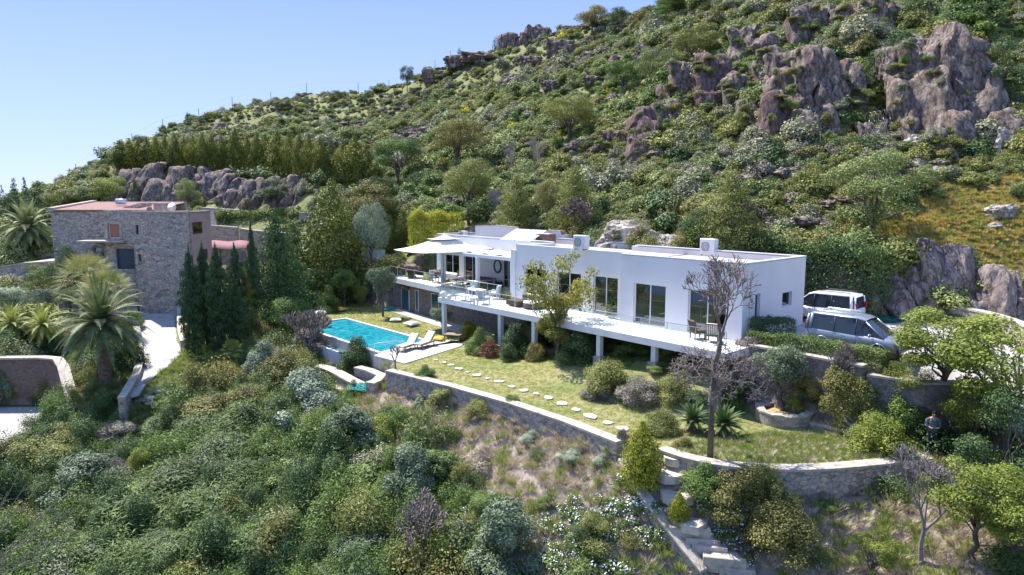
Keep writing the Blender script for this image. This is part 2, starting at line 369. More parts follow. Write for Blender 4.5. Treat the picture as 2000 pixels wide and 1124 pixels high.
def terr(x, y, rough=True):
    x = np.asarray(x, float); y = np.asarray(y, float); sh = x.shape; X = x.ravel(); Y = y.ravel(); z = np.empty(X.size)
    for i in range(0, X.size, 4000):
        xx = X[i:i + 4000]; yy = Y[i:i + 4000]
        z[i:i + 4000] = _phi(xx[:, None] - cpa[None, :, 0], yy[:, None] - cpa[None, :, 1]) @ _W[:_n] + _W[_n] + _W[_n + 1] * xx + _W[_n + 2] * yy
    if rough:
        far = np.clip((Y - 38) / 40, 0, 1)
        z = z + fbm(X, Y, 9.0, 3) * (0.25 + 1.5 * far) + fbm(X, Y, 1.4, 9, 3) * (0.10 + 0.5 * far)
    for poly, f in ((GARDEN, lambda a, b: GZ + 0.0 * a + fbm(a, b, 2.5, 5, 2) * 0.04), (HOUSE, lambda a, b: -0.3 + 0 * a), (PARK, zroad),
                    (DRIVE, zdrive), (YARD, lambda a, b: YARDZ + 0 * a), (POOLP, lambda a, b: -4.9 + 0 * a)):
        bb = np.array(poly); near = (X > bb[:, 0].min() - 1) & (X < bb[:, 0].max() + 1) & (Y > bb[:, 1].min() - 1) & (Y < bb[:, 1].max() + 1)
        if not near.any(): continue
        xn, yn = X[near], Y[near]; wt = sum(pip(xn + a, yn + b, poly).astype(float) for a, b in ((-.15, -.15), (.15, -.15), (.15, .15), (-.15, .15))) / 4
        z[near] = z[near] * (1 - wt) + wt * (f(xn, yn) - (0.0 if poly is GARDEN else 0.05))
    # planting bank under the terrace, rising to the foundations
    u = (X - HO[0]) * E1[0] + (Y - HO[1]) * E1[1]; v = (X - HO[0]) * EN[0] + (Y - HO[1]) * EN[1]
    k = (u > -17.5) & (u < 0.6) & (v > -1.15) & (v < 2.0)
    t = np.clip((v + 1.15) / 3.1, 0, 1)
    z[k] = np.maximum(z[k], (GZ + (1 - t) * 1.7)[k])
    am = np.clip((u + 15) / 11, 0, 1) * 1.75; k = (u > -15) & (u < 0.6) & (v > -1.4) & (v < 5.6)
    zz = GZ + am * (1 - np.clip((v - 1.2) / 4.2, 0, 1)) ** 1.0; z[k] = np.maximum(z[k], zz[k])
    k = (u >= 0.5) & (u < 7.2) & (v > 0.7) & (v < 2.0); zz = GZ + 1.2 * (1 - np.clip((v - .8) / (.45 + .1 * u), 0, 1)); z[k] = np.maximum(z[k], zz[k])
    return z.reshape(sh)
def tz(x, y): return float(terr(np.array([x]), np.array([y]))[0])
_ts = np.concatenate([np.linspace(14, 70, 700), np.linspace(70.2, 260, 900)])
def hit(px, py):
    """the point of the ground seen at that direction"""
    r = ray(px, py); t = _ts / r[1]
    g = terr(r[0] * t, r[1] * t) - (CZ + r[2] * t)
    i = np.argmax(g > 0)
    if g[i] <= 0: i = len(t) - 1
    a, b = t[max(i - 1, 0)], t[i]
    if i > 0 and g[i] > 0: k = g[i - 1] / (g[i - 1] - g[i] + 1e-12); tt = a + (b - a) * min(max(k, 0), 1)
    else: tt = b
    x, y = r[0] * tt, r[1] * tt
    return Vector((x, y, tz(x, y)))
def axis(lo, a, b, hi, d, g):
    c = [a]
    while c[-1] < b: c.append(c[-1] + d)
    s = d
    while c[-1] < hi: s = min(s * g, 40); c.append(c[-1] + s)
    s = d; l = [a]
    while l[-1] > lo: s = min(s * g, 40); l.append(l[-1] - s)
    return np.array(l[:0:-1] + c)
gx = axis(-900, -34, 33, 900, 0.27, 1.055); gy = axis(-200, 19, 68, 900, 0.27, 1.03)
GX, GY = np.meshgrid(gx, gy); GZZ = terr(GX, GY)
# sinks towards the sea beyond the ridge
nx, ny = len(gx), len(gy)
co = np.stack([GX.ravel(), GY.ravel(), GZZ.ravel()], 1)
ii = np.arange(nx * ny).reshape(ny, nx)
fa = np.stack([ii[:-1, :-1], ii[:-1, 1:], ii[1:, 1:], ii[1:, :-1]], -1).reshape(-1, 4)
me = bpy.data.meshes.new("terrain"); me.vertices.add(len(co)); me.vertices.foreach_set("co", co.ravel())
me.loops.add(fa.size); me.loops.foreach_set("vertex_index", fa.ravel()); me.polygons.add(len(fa))
me.polygons.foreach_set("loop_start", np.arange(len(fa)) * 4); me.polygons.foreach_set("loop_total", np.full(len(fa), 4))
me.update(calc_edges=True); me.polygons.foreach_set("use_smooth", [True] * len(fa))
# ground cover zones: R lawn, G dry thatch, B grass green
X, Y = co[:, 0], co[:, 1]
lawn = pip(X, Y, GARDEN).astype(float)
u_ = (X - HO[0]) * E1[0] + (Y - HO[1]) * E1[1]; v_ = (X - HO[0]) * EN[0] + (Y - HO[1]) * EN[1]
def soft(px0, py0, z, r):
    p = onz(px0, py0, z); return np.exp(-((X - p.x) ** 2 + (Y - p.y) ** 2) / (r * r))
dry = np.clip(soft(900, 830, -5, 4.8) + soft(1050, 900, -5, 4.6) + soft(1150, 980, -5, 3.2) + soft(760, 790, -5, 2.6) + soft(1650, 1040, -5, 4.2) + soft(1750, 1080, -5, 3) + soft(1500, 870, -3, 3.0) + soft(1350, 890, -3, 2.0) + soft(1720, 830, -3, 3), 0, 1)
hl = (Y > 52) | (X + Y > 62)
meadow = np.clip(1.5 * np.exp(-((X - onY(1900, 440, 45).x) ** 2 / 50 + (Y - 45.3) ** 2 / 16)), 0, 1)
at = me.color_attributes.new("zone", 'FLOAT_COLOR', 'POINT')
at.data.foreach_set("color", np.stack([lawn, dry, hl.astype(float) * (1 - meadow), meadow], 1).ravel())
m, nt, b = newmat("ground"); tc = N(nt, "ShaderNodeTexCoord"); za = N(nt, "ShaderNodeAttribute", attribute_name="zone"); sp = N(nt, "ShaderNodeSeparateColor")
nt.links.new(za.outputs["Color"], sp.inputs[0])
def gn(sc, d=8.0, ro=0.6):
    n = N(nt, "ShaderNodeTexNoise", Scale=sc, Detail=d, Roughness=ro); nt.links.new(tc.outputs["Object"], n.inputs["Vector"]); return n
nA, nB, nC = gn(0.35), gn(2.2, 10, 0.75), gn(14, 6, 0.7)
soil = rampn(nt, [(0.25, (0.05, 0.05, 0.025)), (0.42, (0.11, 0.10, 0.05)), (0.55, (0.08, 0.105, 0.03)), (0.8, (0.16, 0.14, 0.08))], nB.outputs[0])
lawnc = rampn(nt, [(0.28, (0.15, 0.19, 0.06)), (0.45, (0.235, 0.24, 0.105)), (0.58, (0.32, 0.28, 0.15)), (0.8, (0.25, 0.25, 0.10))], nA.outputs[0])
lawn2 = rampn(nt, [(0.25, (0.75, 0.8, 0.7)), (0.6, (1.05, 1.05, 1.0)), (0.85, (1.2, 1.15, 1.1))], nB.outputs[0])
lawnf = mixc(nt, 1.0, lawnc.outputs[0], lawn2.outputs[0], 'MULTIPLY')
dryc = rampn(nt, [(0.3, (0.18, 0.145, 0.12)), (0.5, (0.32, 0.26, 0.22)), (0.75, (0.42, 0.36, 0.31))], nB.outputs[0])
hillc = rampn(nt, [(0.28, (0.08, 0.10, 0.035)), (0.42, (0.14, 0.17, 0.055)), (0.52, (0.22, 0.22, 0.09)), (0.62, (0.24, 0.20, 0.12)), (0.75, (0.32, 0.27, 0.20))], nB.outputs[0])
mead = rampn(nt, [(0.25, (0.20, 0.19, 0.06)), (0.5, (0.36, 0.27, 0.12)), (0.75, (0.44, 0.33, 0.15))], nB.outputs[0])
c = mixc(nt, sp.outputs[2], soil.outputs[0], hillc.outputs[0])
c = mixc(nt, sp.outputs[1], c, dryc.outputs[0])
am = N(nt, "ShaderNodeMath", operation='MULTIPLY'); nt.links.new(za.outputs["Alpha"], am.inputs[0]); am.inputs[1].default_value = 1.0
c = mixc(nt, am.outputs[0], c, mead.outputs[0])
c = mixc(nt, sp.outputs[0], c, lawnf)
# bare rock shows where the ground is steep
ge = N(nt, "ShaderNodeNewGeometry"); sx = N(nt, "ShaderNodeSeparateXYZ"); nt.links.new(ge.outputs["Normal"], sx.inputs[0])
ad = N(nt, "ShaderNodeMath", operation='MULTIPLY_ADD'); nt.links.new(nB.outputs[0], ad.inputs[0]); ad.inputs[1].default_value = 0.25; nt.links.new(sx.outputs[2], ad.inputs[2])
st = rampn(nt, [(0.78, (1, 1, 1)), (0.86, (0, 0, 0))], ad.outputs[0])
mpv = N(nt, "ShaderNodeMapping"); mpv.inputs["Scale"].default_value = (1.2, 1.2, 0.35); nt.links.new(tc.outputs["Object"], mpv.inputs[0])
nR = N(nt, "ShaderNodeTexNoise", Scale=1.6, Detail=9.0, Roughness=0.72); nt.links.new(mpv.outputs[0], nR.inputs["Vector"])
rk = rampn(nt, [(0.3, (0.055, 0.045, 0.04)), (0.45, (0.15, 0.115, 0.09)), (0.58, (0.22, 0.18, 0.15)), (0.72, (0.34, 0.29, 0.25))], nR.outputs[0])
c = mixc(nt, st.outputs[0], c, rk.outputs[0])
nt.links.new(c, b.inputs["Base Color"]); b.inputs["Roughness"].default_value = 0.95; b.inputs["Specular IOR Level"].default_value = 0.15
hs = N(nt, "ShaderNodeMath", operation='ADD'); nt.links.new(nB.outputs[0], hs.inputs[0]); nt.links.new(nC.outputs[0], hs.inputs[1])
bp = N(nt, "ShaderNodeBump", Strength=0.7, Distance=0.08); nt.links.new(hs.outputs[0], bp.inputs["Height"]); nt.links.new(bp.outputs[0], b.inputs["Normal"])
me.materials.append(m); M['ground'] = m
o = bpy.data.objects.new("terrain", me); COL.objects.link(o); tag(o, "rocky green hillside and garden ground", "terrain", kind="structure")

def sheet(name, poly, zf, mat, th=0.12, top=0.02, label=None, step=0):
    mb = MB(); mb.prism([P2(p) for p in poly], lambda x, y: float(zf(x, y)) - th, lambda x, y: float(zf(x, y)) + top)
    o = mb.build(name, mat); tag(o, label, name.replace('_', ' '), kind="structure"); return o
# driveway follows its slope exactly (plane), road has one break of slope: two sheets joined end to end
sheet("driveway", DRIVE, zdrive, M['pave'], label="pale cobbled driveway curving down beside the stone house")
sheet("yard", YARD, lambda x, y: YARDZ, M['pave'], label="pale paved yard below the brown retaining wall")
mb = MB()
def clipy(poly, y0, keep_hi):
    out = []; n = len(poly)
    for i in range(n):
        a, b2 = poly[i], poly[(i + 1) % n]; ia = (a[1] >= y0) == keep_hi; ib = (b2[1] >= y0) == keep_hi
        if ia: out.append(a)
        if ia != ib: t = (y0 - a[1]) / (b2[1] - a[1]); out.append((a[0] + (b2[0] - a[0]) * t, y0))
    return out
for hi in (True, False):
    q = clipy(PARK, 31.0, hi); mb.prism(q, lambda x, y: float(zroad(x, y)) - .15, lambda x, y: float(zroad(x, y)) + .02)
tag(mb.build("road", M['pave']), "pale concrete car park and road dropping beyond the parked vans", "road", kind="structure")
# the sea far below
mb = MB(); mb.add([(-9000, -500, -60), (9000, -500, -60), (9000, 20000, -60), (-9000, 20000, -60)], [(0, 1, 2, 3)])
tag(mb.build("sea", glassmat("sea_water", (0.02, 0.06, 0.10), 0.2)), "pale blue sea beyond the hill", "sea", kind="structure")
# ---------------------------------------------------------------- the white house
def rzH(): return math.atan2(E1[1], E1[0])
RH = rzH()
def hbox(mb, u0, u1, v0, v1, z0, z1, mi=0, bev=0.0):
    """box in house coordinates relative to the house origin"""
    c = H((u0 + u1) / 2, (v0 + v1) / 2); 
    return mb.box((c.x - HO[0], c.y - HO[1], (z0 + z1) / 2), (abs(u1 - u0), abs(v1 - v0), z1 - z0), RH, mi, bev)
def Hl(u, v, z=0.0): p = H(u, v, z); return (p.x - HO[0], p.y - HO[1], p.z)
house = empty("white_house", (HO[0], HO[1], 0), 0, "long flat-roofed white house with big dark windows above the terrace", "house")
def wall_open(mb, u0, u1, v, th, z0, z1, ops, mi=0):
    """wall on plane v (thickness behind it) with rectangular openings"""
    ops = sorted(ops); cur = u0
    for a, b2, c0, c1 in ops:
        hbox(mb, cur, a, v - th, v, z0, z1, mi)
        if c0 > z0 + .01: hbox(mb, a, b2, v - th, v, z0, c0, mi)
        hbox(mb, a, b2, v - th, v, c1, z1, mi); cur = b2
    hbox(mb, cur, u1, v - th, v, z0, z1, mi)
RT = 3.98
def wfac(px0, px1, v, z0, z1): return (uat(px0, v), uat(px1, v), z0, z1)
WA = [wfac(1237, 1299, 0, 0.06, 2.42), wfac(1343, 1417, 0, 0.06, 2.42)]
VB = -0.75
WB = [wfac(1024, 1066, VB, 0.06, 2.45), wfac(1087, 1134, VB, 0.06, 2.45), wfac(1158, 1206, VB, 0.06, 2.45)]
UA = uat(1211, 0); UBL = uat(1008, VB)
VC = -4.4; UCL = uat(857, VC)
WC = [wfac(868, 897, VC, 0.06, 2.3), wfac(906, 936, VC, 0.06, 2.3), wfac(981, 1000, VC, 0.06, 2.3)]
WC[2] = (WC[2][0], min(WC[2][1], UBL - 0.5), 0.06, 2.3)
mb = MB()
wall_open(mb, UA, 0, 0, 0.3, -0.25, RT, WA)
wall_open(mb, UBL, UA - 0.002, VB, 0.3, -0.25, RT + 0.02, WB)
wall_open(mb, UCL, UBL - 0.002, VC, 0.3, -0.25, RT - 0.05, WC)
hbox(mb, UA, UA + 0.3, VB, -0.302, -0.25, RT - .01)              # return wall of the step
hbox(mb, UBL, UBL + .3, VC, VB - 0.302, -0.25, RT)               # side of the recessed veranda
hbox(mb, UBL - 0.45, UBL + 0.0, VB - 0.3, VB + 0.12, -0.25, RT - 0.35)   # pilaster
# end wall with two windows
EW = [(-1.75, -1.25, 0.75, 2.35), (-5.25, -4.15, 1.35, 2.15)]
cur = -0.302
for a, b2, c0, c1 in EW[:]:
    hbox(mb, -0.3, 0, b2 if b2 > a else a, cur, -0.6, RT - .003); hbox(mb, -0.3, 0, a, b2, -0.6, c0); hbox(mb, -0.3, 0, a, b2, c1, RT - .003); cur = a
hbox(mb, -0.3, 0, -6.7, cur, -0.6, RT - .003)
hbox(mb, -12.0, -0.302, -6.7, -6.4, -0.3, RT - .02)              # rear walls
hbox(mb, -12.3, -12.0, -8.2, -6.4, -0.3, RT - .02); hbox(mb, UCL, -12.302, -8.2, -7.9, -0.3, RT - .03)
hbox(mb, UCL - .3, UCL - .002, -8.2, VC, -0.3, RT - .06)
hbox(mb, UCL, -0.302, -6.38, VC - .31, -0.28, -0.02)
mb.build("wall", M['white'], house)
# interior floor and back rooms so glass has something behind it
mb = MB()
hbox(mb, UA + 0.3, -0.31, -6.38, -0.31, 3.45, 3.62); hbox(mb, UBL + .31, UA - .01, -7.0, VB - .31, 3.45, 3.62)
hbox(mb, UCL + .01, UBL - .01, -7.88, VC - .31, 3.45, 3.60)
ro = mb.build("roof", M['roof'], house)
mb = MB()  # raised white rims of the parapet (capping, 2-3 cm proud)
for a in [(UA - .02, 0.03, -0.28, 0.03), (UBL - .03, UA - .03, VB - .28, VB + .03), (UCL - .03, UBL - .04, VC - .28, VC + .03), (-0.27, 0.03, -6.73, -0.285),
          (-12.0, -0.29, -6.73, -6.38), (UCL, -12.02, -8.23, -7.88), (UCL - .33, UCL - .04, -8.23, VC + .03)]:
    hbox(mb, a[0], a[1], a[2], a[3], RT + 0.0205, RT + 0.075)
mb.build("parapet", M['whitemetal'], house)
def window(ops, v, n_p, th=0.3, sill=True, curtain=False):
    for (a, b2, c0, c1) in ops:
        f = MB(); t = 0.06
        for (x0, x1, z0, z1) in ((a, a + t, c0, c1), (b2 - t, b2, c0, c1), (a + t, b2 - t, c0, c0 + t), (a + t, b2 - t, c1 - t, c1)):
            hbox(f, x0, x1, v - 0.20, v - 0.12, z0, z1)
        for i in range(1, n_p):
            uu = a + (b2 - a) * i / n_p; hbox(f, uu - t / 2, uu + t / 2, v - 0.20, v - 0.12, c0 + t, c1 - t)
        fo = f.build("window", M['whitemetal'], house)
        g = MB(); hbox(g, a + t, b2 - t, v - 0.168, v - 0.15, c0 + t, c1 - t); g.build("pane", M['win'], fo)
window(WA, 0, 2); window(WB, VB, 2); window(WC, VC, 2)
for (a, b2, c0, c1), v in ((WA[0], 0), (WB[0], VB), (WB[1], VB), (WC[0], VC), (WA[1], 0)):
    mb = MB(); vs = []; fs = []; n = 18; wd_ = (b2 - a) * .26
    for i in range(n + 1): p = Hl(a + .08 + wd_ * i / n, v - .42 - .05 * (i % 2), 0); vs += [(p[0], p[1], c0), (p[0], p[1], c1 + .1)]
    for i in range(n): fs.append((2 * i, 2 * i + 2, 2 * i + 3, 2 * i + 1))
    mb.add(vs, fs); k = mb.build("curtain", M['curtain'], house); k.modifiers.new("t", 'SOLIDIFY').thickness = .01
mb = MB(); hbox(mb, UA + 1.2, UA + 3.2, -2.6, -.75, -.02, .42, 0, .08); hbox(mb, UA + 1.3, UA + 3.1, -2.5, -.85, .421, .55, 0, .06); mb.build("bed", M['curtain'], house)
mb = MB(); hbox(mb, UA + .4, -.32, -6.1, -6.0, 0, 3.4); hbox(mb, UBL + .4, UA, -7.5, -7.4, 0, 3.4); mb.build("inner_wall", paint("interior_wall", (.30, .28, .26), .9), house)
for a, b2, c0, c1 in EW:
    f = MB(); t = .05
    for (v0, v1, z0, z1) in ((a, a + t, c0, c1), (b2 - t, b2, c0, c1), (a + t, b2 - t, c0, c0 + t), (a + t, b2 - t, c1 - t, c1)):
        hbox(f, -0.20, -0.12, v0, v1, z0, z1)
    fo = f.build("window", M['whitemetal'], house); g = MB(); hbox(g, -0.168, -0.15, a + t, b2 - t, c0 + t, c1 - t); g.build("pane", M['win'], fo)
# round mirror on the veranda wall
c = H(uat(973, VC), VC); mb = MB()
pts = [(c.x - HO[0] + E1[0] * .42 * math.cos(k * math.pi / 8) + EN[0] * .06, c.y - HO[1] + E1[1] * .42 * math.cos(k * math.pi / 8) + EN[1] * .06, 1.75 + .52 * math.sin(k * math.pi / 8)) for k in range(17)]
mb.tube(pts, 0.08, 8, 0, False); mb.add([pts[k] for k in range(16)], [tuple(range(16))], 1)
mb.build("mirror", [M['darkframe'], glassmat("mirror_face", (0.55, 0.6, 0.62), 0.05)], house)
# basement wall under the veranda
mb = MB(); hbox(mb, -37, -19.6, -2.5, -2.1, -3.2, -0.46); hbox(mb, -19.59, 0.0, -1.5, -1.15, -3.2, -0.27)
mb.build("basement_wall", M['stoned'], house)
M['bluewin'] = glassmat("tinted_glass", (0.03, 0.09, 0.12), 0.08)
for px0, px1 in ((785, 800), (812, 818), (843, 858), (866, 872)):
    a, b2 = uat(px0, -2.1, -2), uat(px1, -2.1, -2); f = MB(); hbox(f, a, b2, -2.1, -2.05, -2.95, -0.9)
    fo = f.build("basement_door", M['whitemetal'], house); g = MB(); hbox(g, a + .07, b2 - .07, -2.05, -2.04, -2.9, -0.97); g.build("pane", M['bluewin'], fo)
# terrace slab on posts
UDL = -23.3; VD = 2.75
mb = MB()
mb.prism([Hl(-37, -1.7)[:2], Hl(-23.9, -0.35)[:2], Hl(UDL + .4, -0.3)[:2], Hl(UDL + .4, VC)[:2], Hl(-37, VC)[:2]], -0.45, 0.0)
mb.build("veranda_slab", M['deck'], house)
mb = MB(); mb.prism([Hl(UDL, 2.45)[:2], Hl(0.9, VD + .15)[:2], Hl(0.9, 0.35)[:2], Hl(0.002, .002)[:2], Hl(UDL + .402, 0.002)[:2], Hl(UDL + .402, -.29)[:2]], -0.40, -0.02)
hbox(mb, UDL + .41, UA, -4.1 if 0 else VB, 0.001, -0.38, -0.025)
mb.build("terrace_slab", M['deck'], house)
for px, v, z0 in ((868, 2.15, GZ), (978, 2.3, GZ), (1044, 2.4, GZ), (1171, 2.5, GZ), (1278, 2.5, GZ)):
    u = uat(px, v, -1.5); mb = MB(); w_ = 0.14
    z0 = tz(*P2(H(u, v)))
    hbox(mb, u - w_, u + w_, v - w_, v + w_, z0 + (.0 if px == 868 else .5), -0.40, 0, .01)
    po = mb.build("post", M['white'], house)
    if px != 868: mb = MB(); hbox(mb, u - .26, u + .26, v - .26, v + .26, z0 - .2, z0 + .5, 0, .02); mb.build("post_footing", M['stoneg'], po)
# pilasters along the end wall: down pipe
mb = MB(); p = Hl(0.04, -0.75, 0); mb.tube([(p[0], p[1], 0.1), (p[0], p[1], 3.5)], 0.04, 8); mb.build("downpipe", M['whitemetal'], house)
# pergola with canvas roof
perg = empty("pergola", (HO[0], HO[1], 0), 0, "white steel pergola with pale canvas roof over the veranda seating", "pergola")
PU = [-27.6, -23.4, -19.2, UBL - 0.6]; PV = -1.15; PZ = 2.75
PU = [uat(865, PV, 1.2), uat(933, PV, 1.2), uat(1001, PV, 1.2)]
for u in PU:
    mb = MB(); hbox(mb, u - .13, u + .13, PV - .13, PV + .13, 0.0, PZ, 0, .01); mb.build("post", M['white'], perg)
mb = MB(); hbox(mb, PU[0] - .2, UBL - .46, PV - .11, PV + .11, PZ + .002, PZ + .25, 0, .01); hbox(mb, PU[0] - .2, PU[0], VC, PV - .112, PZ + .002, PZ + .24)
for k in range(1, 5):
    u = PU[0] + (UBL - .5 - PU[0]) * k / 5; hbox(mb, u - .05, u + .05, VC, PV - .112, PZ + .01, PZ + .18)
mb.build("beam", M['white'], perg)
vs = []; fs = []; nu_, nv_ = 30, 8
for i in range(nu_ + 1):
    for j in range(nv_ + 1):
        u = PU[0] - .1 + (UBL - .5 - PU[0]) * i / nu_; v = VC + .02 + (PV - .15 - VC) * j / nv_
        s_ = 0.10 * math.sin(math.pi * ((i * 5 / nu_) % 1.0)) ; vs.append(Hl(u, v, PZ + .36 - s_))
for i in range(nu_):
    for j in range(nv_): a = i * (nv_ + 1) + j; fs.append((a, a + nv_ + 1, a + nv_ + 2, a + 1))
mb = MB(); mb.add(vs, fs, 0, True); ca = mb.build("canvas_roof", M['canvas'], perg)
sm = ca.modifiers.new("thick", 'SOLIDIFY'); sm.thickness = 0.02
# big square parasol
pc = onz(848, 480, 3.0); pz = 3.10
par = empty("parasol", (pc.x, pc.y, 0), 0, "huge square off-white parasol with vented top at the end of the veranda", "parasol")
cl = onz(769, 489, pz); cf = onz(842, 496, pz); d1 = (cf - cl); 
ctr = Vector(((pc.x), (pc.y), 0))
L_ = d1.length; ang = math.atan2(d1.y, d1.x); perp = Vector((-d1.y, d1.x, 0)).normalized()
cc = (cl + cf) / 2 + perp * (L_ / 2)
cc = (cl + cf) / 2 + perp * (L_ / 2 * 1.35); par.location = (cc.x, cc.y, 0); par.rotation_euler = (0, 0, ang); par.scale = (1, 1.35, 1)
def canopy(half, z0, z1, top, n=8, sag=.12):
    vs = []; fs = []
    for q in range(4):
        for i in range(n + 1):
            for j in range(n + 1):
                t = j / n; r = half * (1 - t) + top * t; s_ = (i / n * 2 - 1) * r
                z = z0 + (z1 - z0) * t + sag * (abs(i / n * 2 - 1) ** 2 - .5) * (1 - t) * .8 - (.12 * math.sin(math.pi * t) * 1.0)
                p = [(s_, -r), (r, s_), (-s_, r), (-r, -s_)][q]; vs.append((p[0], p[1], z))
        b_ = q * (n + 1) ** 2
        for i in range(n):
            for j in range(n): a = b_ + i * (n + 1) + j; fs.append((a, a + n + 1, a + n + 2, a + 1))
    return vs, fs
mb = MB(); vs, fs = canopy(L_ / 2, pz, pz + .85, 0.5); mb.add(vs, fs, 0, True); k = mb.build("canopy", M['canvas'], par); k.modifiers.new("t", 'SOLIDIFY').thickness = .015
mb = MB(); vs, fs = canopy(0.85, pz + .9, pz + 1.22, 0.05, 4, 0.03); mb.add(vs, fs, 0, True); k = mb.build("vent_cap", M['canvas'], par); k.modifiers.new("t", 'SOLIDIFY').thickness = .015
mb = MB(); mb.cyl((0, 0, 0), .05, pz + 1.3, 10); mb.build("pole", M['whitemetal'], par)
mb = MB(); mb.box((0, 0, .04), (1, 1, .08), 0, 0, .02); mb.build("base", M['steel'], par)
for k in range(8):
    a = k * math.pi / 4; r = L_ / 2 * (1.35 if k % 2 else .97); mb = MB(); mb.tube([(0, 0, pz + 1.05), (math.cos(a) * r, math.sin(a) * r, pz - .06)], .018, 5); mb.build("rib", M['whitemetal'], par)
# railings: glass panels, thin posts and a top rail
def railing(label, pts, h=1.0, gap=1.7, glass=True):
    o = empty("glass_railing", (*P2(pts[0]), pts[0][2]), 0, label, "railing")
    b0 = Vector(pts[0]); rail = MB(); pv = [Vector(p) - b0 for p in pts]
    rail.tube([p + Vector((0, 0, h)) for p in pv], .022, 6)
    rail.build("top_rail", M['steel'], o)
    for a, b2 in zip(pv, pv[1:]):
        n_ = max(1, round((b2 - a).length / gap))
        for i in range(n_ + 1):
            p = a.lerp(b2, i / n_); q = MB(); q.box((p.x, p.y, p.z + h / 2 - .012), (.03, .03, h - .024), RH); q.build("post", M['steel'], o)
        if glass:
            for i in range(n_):
                p = a.lerp(b2, (i + .04) / n_); r = a.lerp(b2, (i + .96) / n_); t = Vector((-(r - p).y, (r - p).x, 0)).normalized() * .005
                q = MB(); vs = [p - t, r - t, r + t, p + t]; q.add([v + Vector((0, 0, .08)) for v in vs] + [v + Vector((0, 0, h - .05)) for v in vs],
                    [(0, 3, 2, 1), (4, 5, 6, 7), (0, 1, 5, 4), (1, 2, 6, 5), (2, 3, 7, 6), (3, 0, 4, 7)]); q.build("glass_panel", M['rail'], o)
    return o
railing("glass railing along the long front edge of the lower terrace", [H(UDL + .1, 2.38, -.02), H(0.8, VD + .02, -.02)])
railing("railing along the veranda edge in front of the pergola posts", [H(-36.9, -1.75, 0), H(-23.95, -.45, 0), H(-19.5, -.4, 0)])
railing("short railing across the terrace from its far corner to the pergola", [H(UDL + .12, 2.2, -.02), H(-22.85, -.6, 0), H(-21.6, -3.6, 0)])
# roof-top things
def roofthing(name, label, cat, px, py, z, build):
    p = onz(px, py, z); o = empty(name, p, RH, label, cat); build(o); return o
def ac(o, w=.9, d=.38, h=.72):
    mb = MB(); mb.box((0, 0, h / 2 + .06), (w, d, h), 0, 0, .02); mb.build("casing", M['whitemetal'], o)
    mb = MB(); ring = [(-.12 + .27 * math.cos(k * math.pi / 8), -d / 2 - .012, h / 2 + .06 + .27 * math.sin(k * math.pi / 8)) for k in range(17)]
    mb.tube(ring, .012, 4, 0, False)
    for k in range(9): mb.box((-.12, -d / 2 - .008, h / 2 + .06 - .24 + k * .06), (.5, .012, .012))
    mb.build("fan_grille", M['darkframe'], o)
    for s in (-1, 1): mb = MB(); mb.box((s * w * .35, 0, .03), (.06, d, .06)); mb.build("foot", M['darkframe'], o)
roofthing("air_conditioner", "white air conditioner box on the roof above the yellow leaved tree", "air conditioner", 1135, 488, RT + .08, lambda o: ac(o, 1.0, .42, .85))
roofthing("air_conditioner", "pale air conditioner box on the near end of the roof behind the bare tree", "air conditioner", 1384, 499, RT - .3, lambda o: ac(o, 1.05, .45, 1.0))
roofthing("air_conditioner", "small air conditioner at the far end of the roof beside the reddish bush", "air conditioner", 905, 463, RT - .3, lambda o: ac(o, .9, .4, .5))
def chim(o):
    mb = MB(); mb.box((0, 0, .38), (1.45, .8, .76), 0, 0, .02); mb.build("stone_stack", M['brick'], o)
    mb = MB(); mb.box((0.1, 0, .79), (1.3, .6, .05), 0, 0, .01); mb.build("cap", M['steel'], o)
M['brick'] = stone("red_brown_stone", [(0.20, 0.10, 0.075), (0.30, 0.17, 0.13), (0.25, 0.16, 0.14)], 7, (0.2, .14, .12))
roofthing("chimney", "low red-brown stone chimney on the white roof", "chimney", 1066, 476, RT - .3, chim)
def solar(o):
    R = Matrix.Rotation(math.radians(24), 3, 'X')
    for i in (-1, 1):
        mb = MB(); mb.box((i * .95, 0, .55), (1.8, 2.2, .07), 0, 0, .01, M=R); mb.v = [(v[0], v[1], v[2]) for v in mb.v]
        mb.build("collector_panel", M['solar'], o)
    mb = MB()
    for i in (-1.7, 0, 1.7):
        mb.tube([(i, .9, 0), (i, .9, .9)], .025, 5); mb.tube([(i, -.9, 0), (i, -.9, .15)], .025, 5); mb.tube([(i, -.9, .05), (i, .9, .05)], .02, 5)
    mb.build("stand", M['steel'], o)
M['solar'] = glassmat("bright_collector_glass", (0.62, 0.66, 0.66), 0.25)
roofthing("solar_collector", "pair of tilted pale solar panels on the white roof", "solar panel", 1020, 474, RT - .3, solar)
# ---------------------------------------------------------------- swimming pool and its deck
pool = empty("swimming_pool", (HO[0], HO[1], 0), 0, "long turquoise infinity swimming pool on the lawn beside the house", "swimming pool")
U0, U1, V0, V1 = -34.8, -22.3, 3.9, 8.35
def q4(a): return [Hl(*p)[:2] for p in a]
inner = [(U0 + .3, V0 + .3), (U1, V0 + .3), (U1 + .75, V1), (U0 + .3, V1)]
mb = MB()
mb.prism(q4([(U0, V0), (U1 + .3, V0), (U1, V0 + .3), (U0 + .3, V0 + .3)]), -4.2, GZ + .07)
mb.prism(q4([(U0, V0 + .001), (U0 + .3, V0 + .301), (U0 + .3, V1), (U0, V1 + .3)]), -4.2, GZ + .068)
mb.prism(q4([(U0, V1 + .3), (U0 + .301, V1 + .001), (U1 + .75, V1 + .001), (U1 + .8, V1 + .3)]), -4.9, GZ + .03)
mb.prism(q4([(U1 + .001, V0 + .301), (U1 + .3, V0 + .001), (U1 + 1.1, V1 + .3), (U1 + .751, V1 + .002)]), -4.9, GZ + .072)
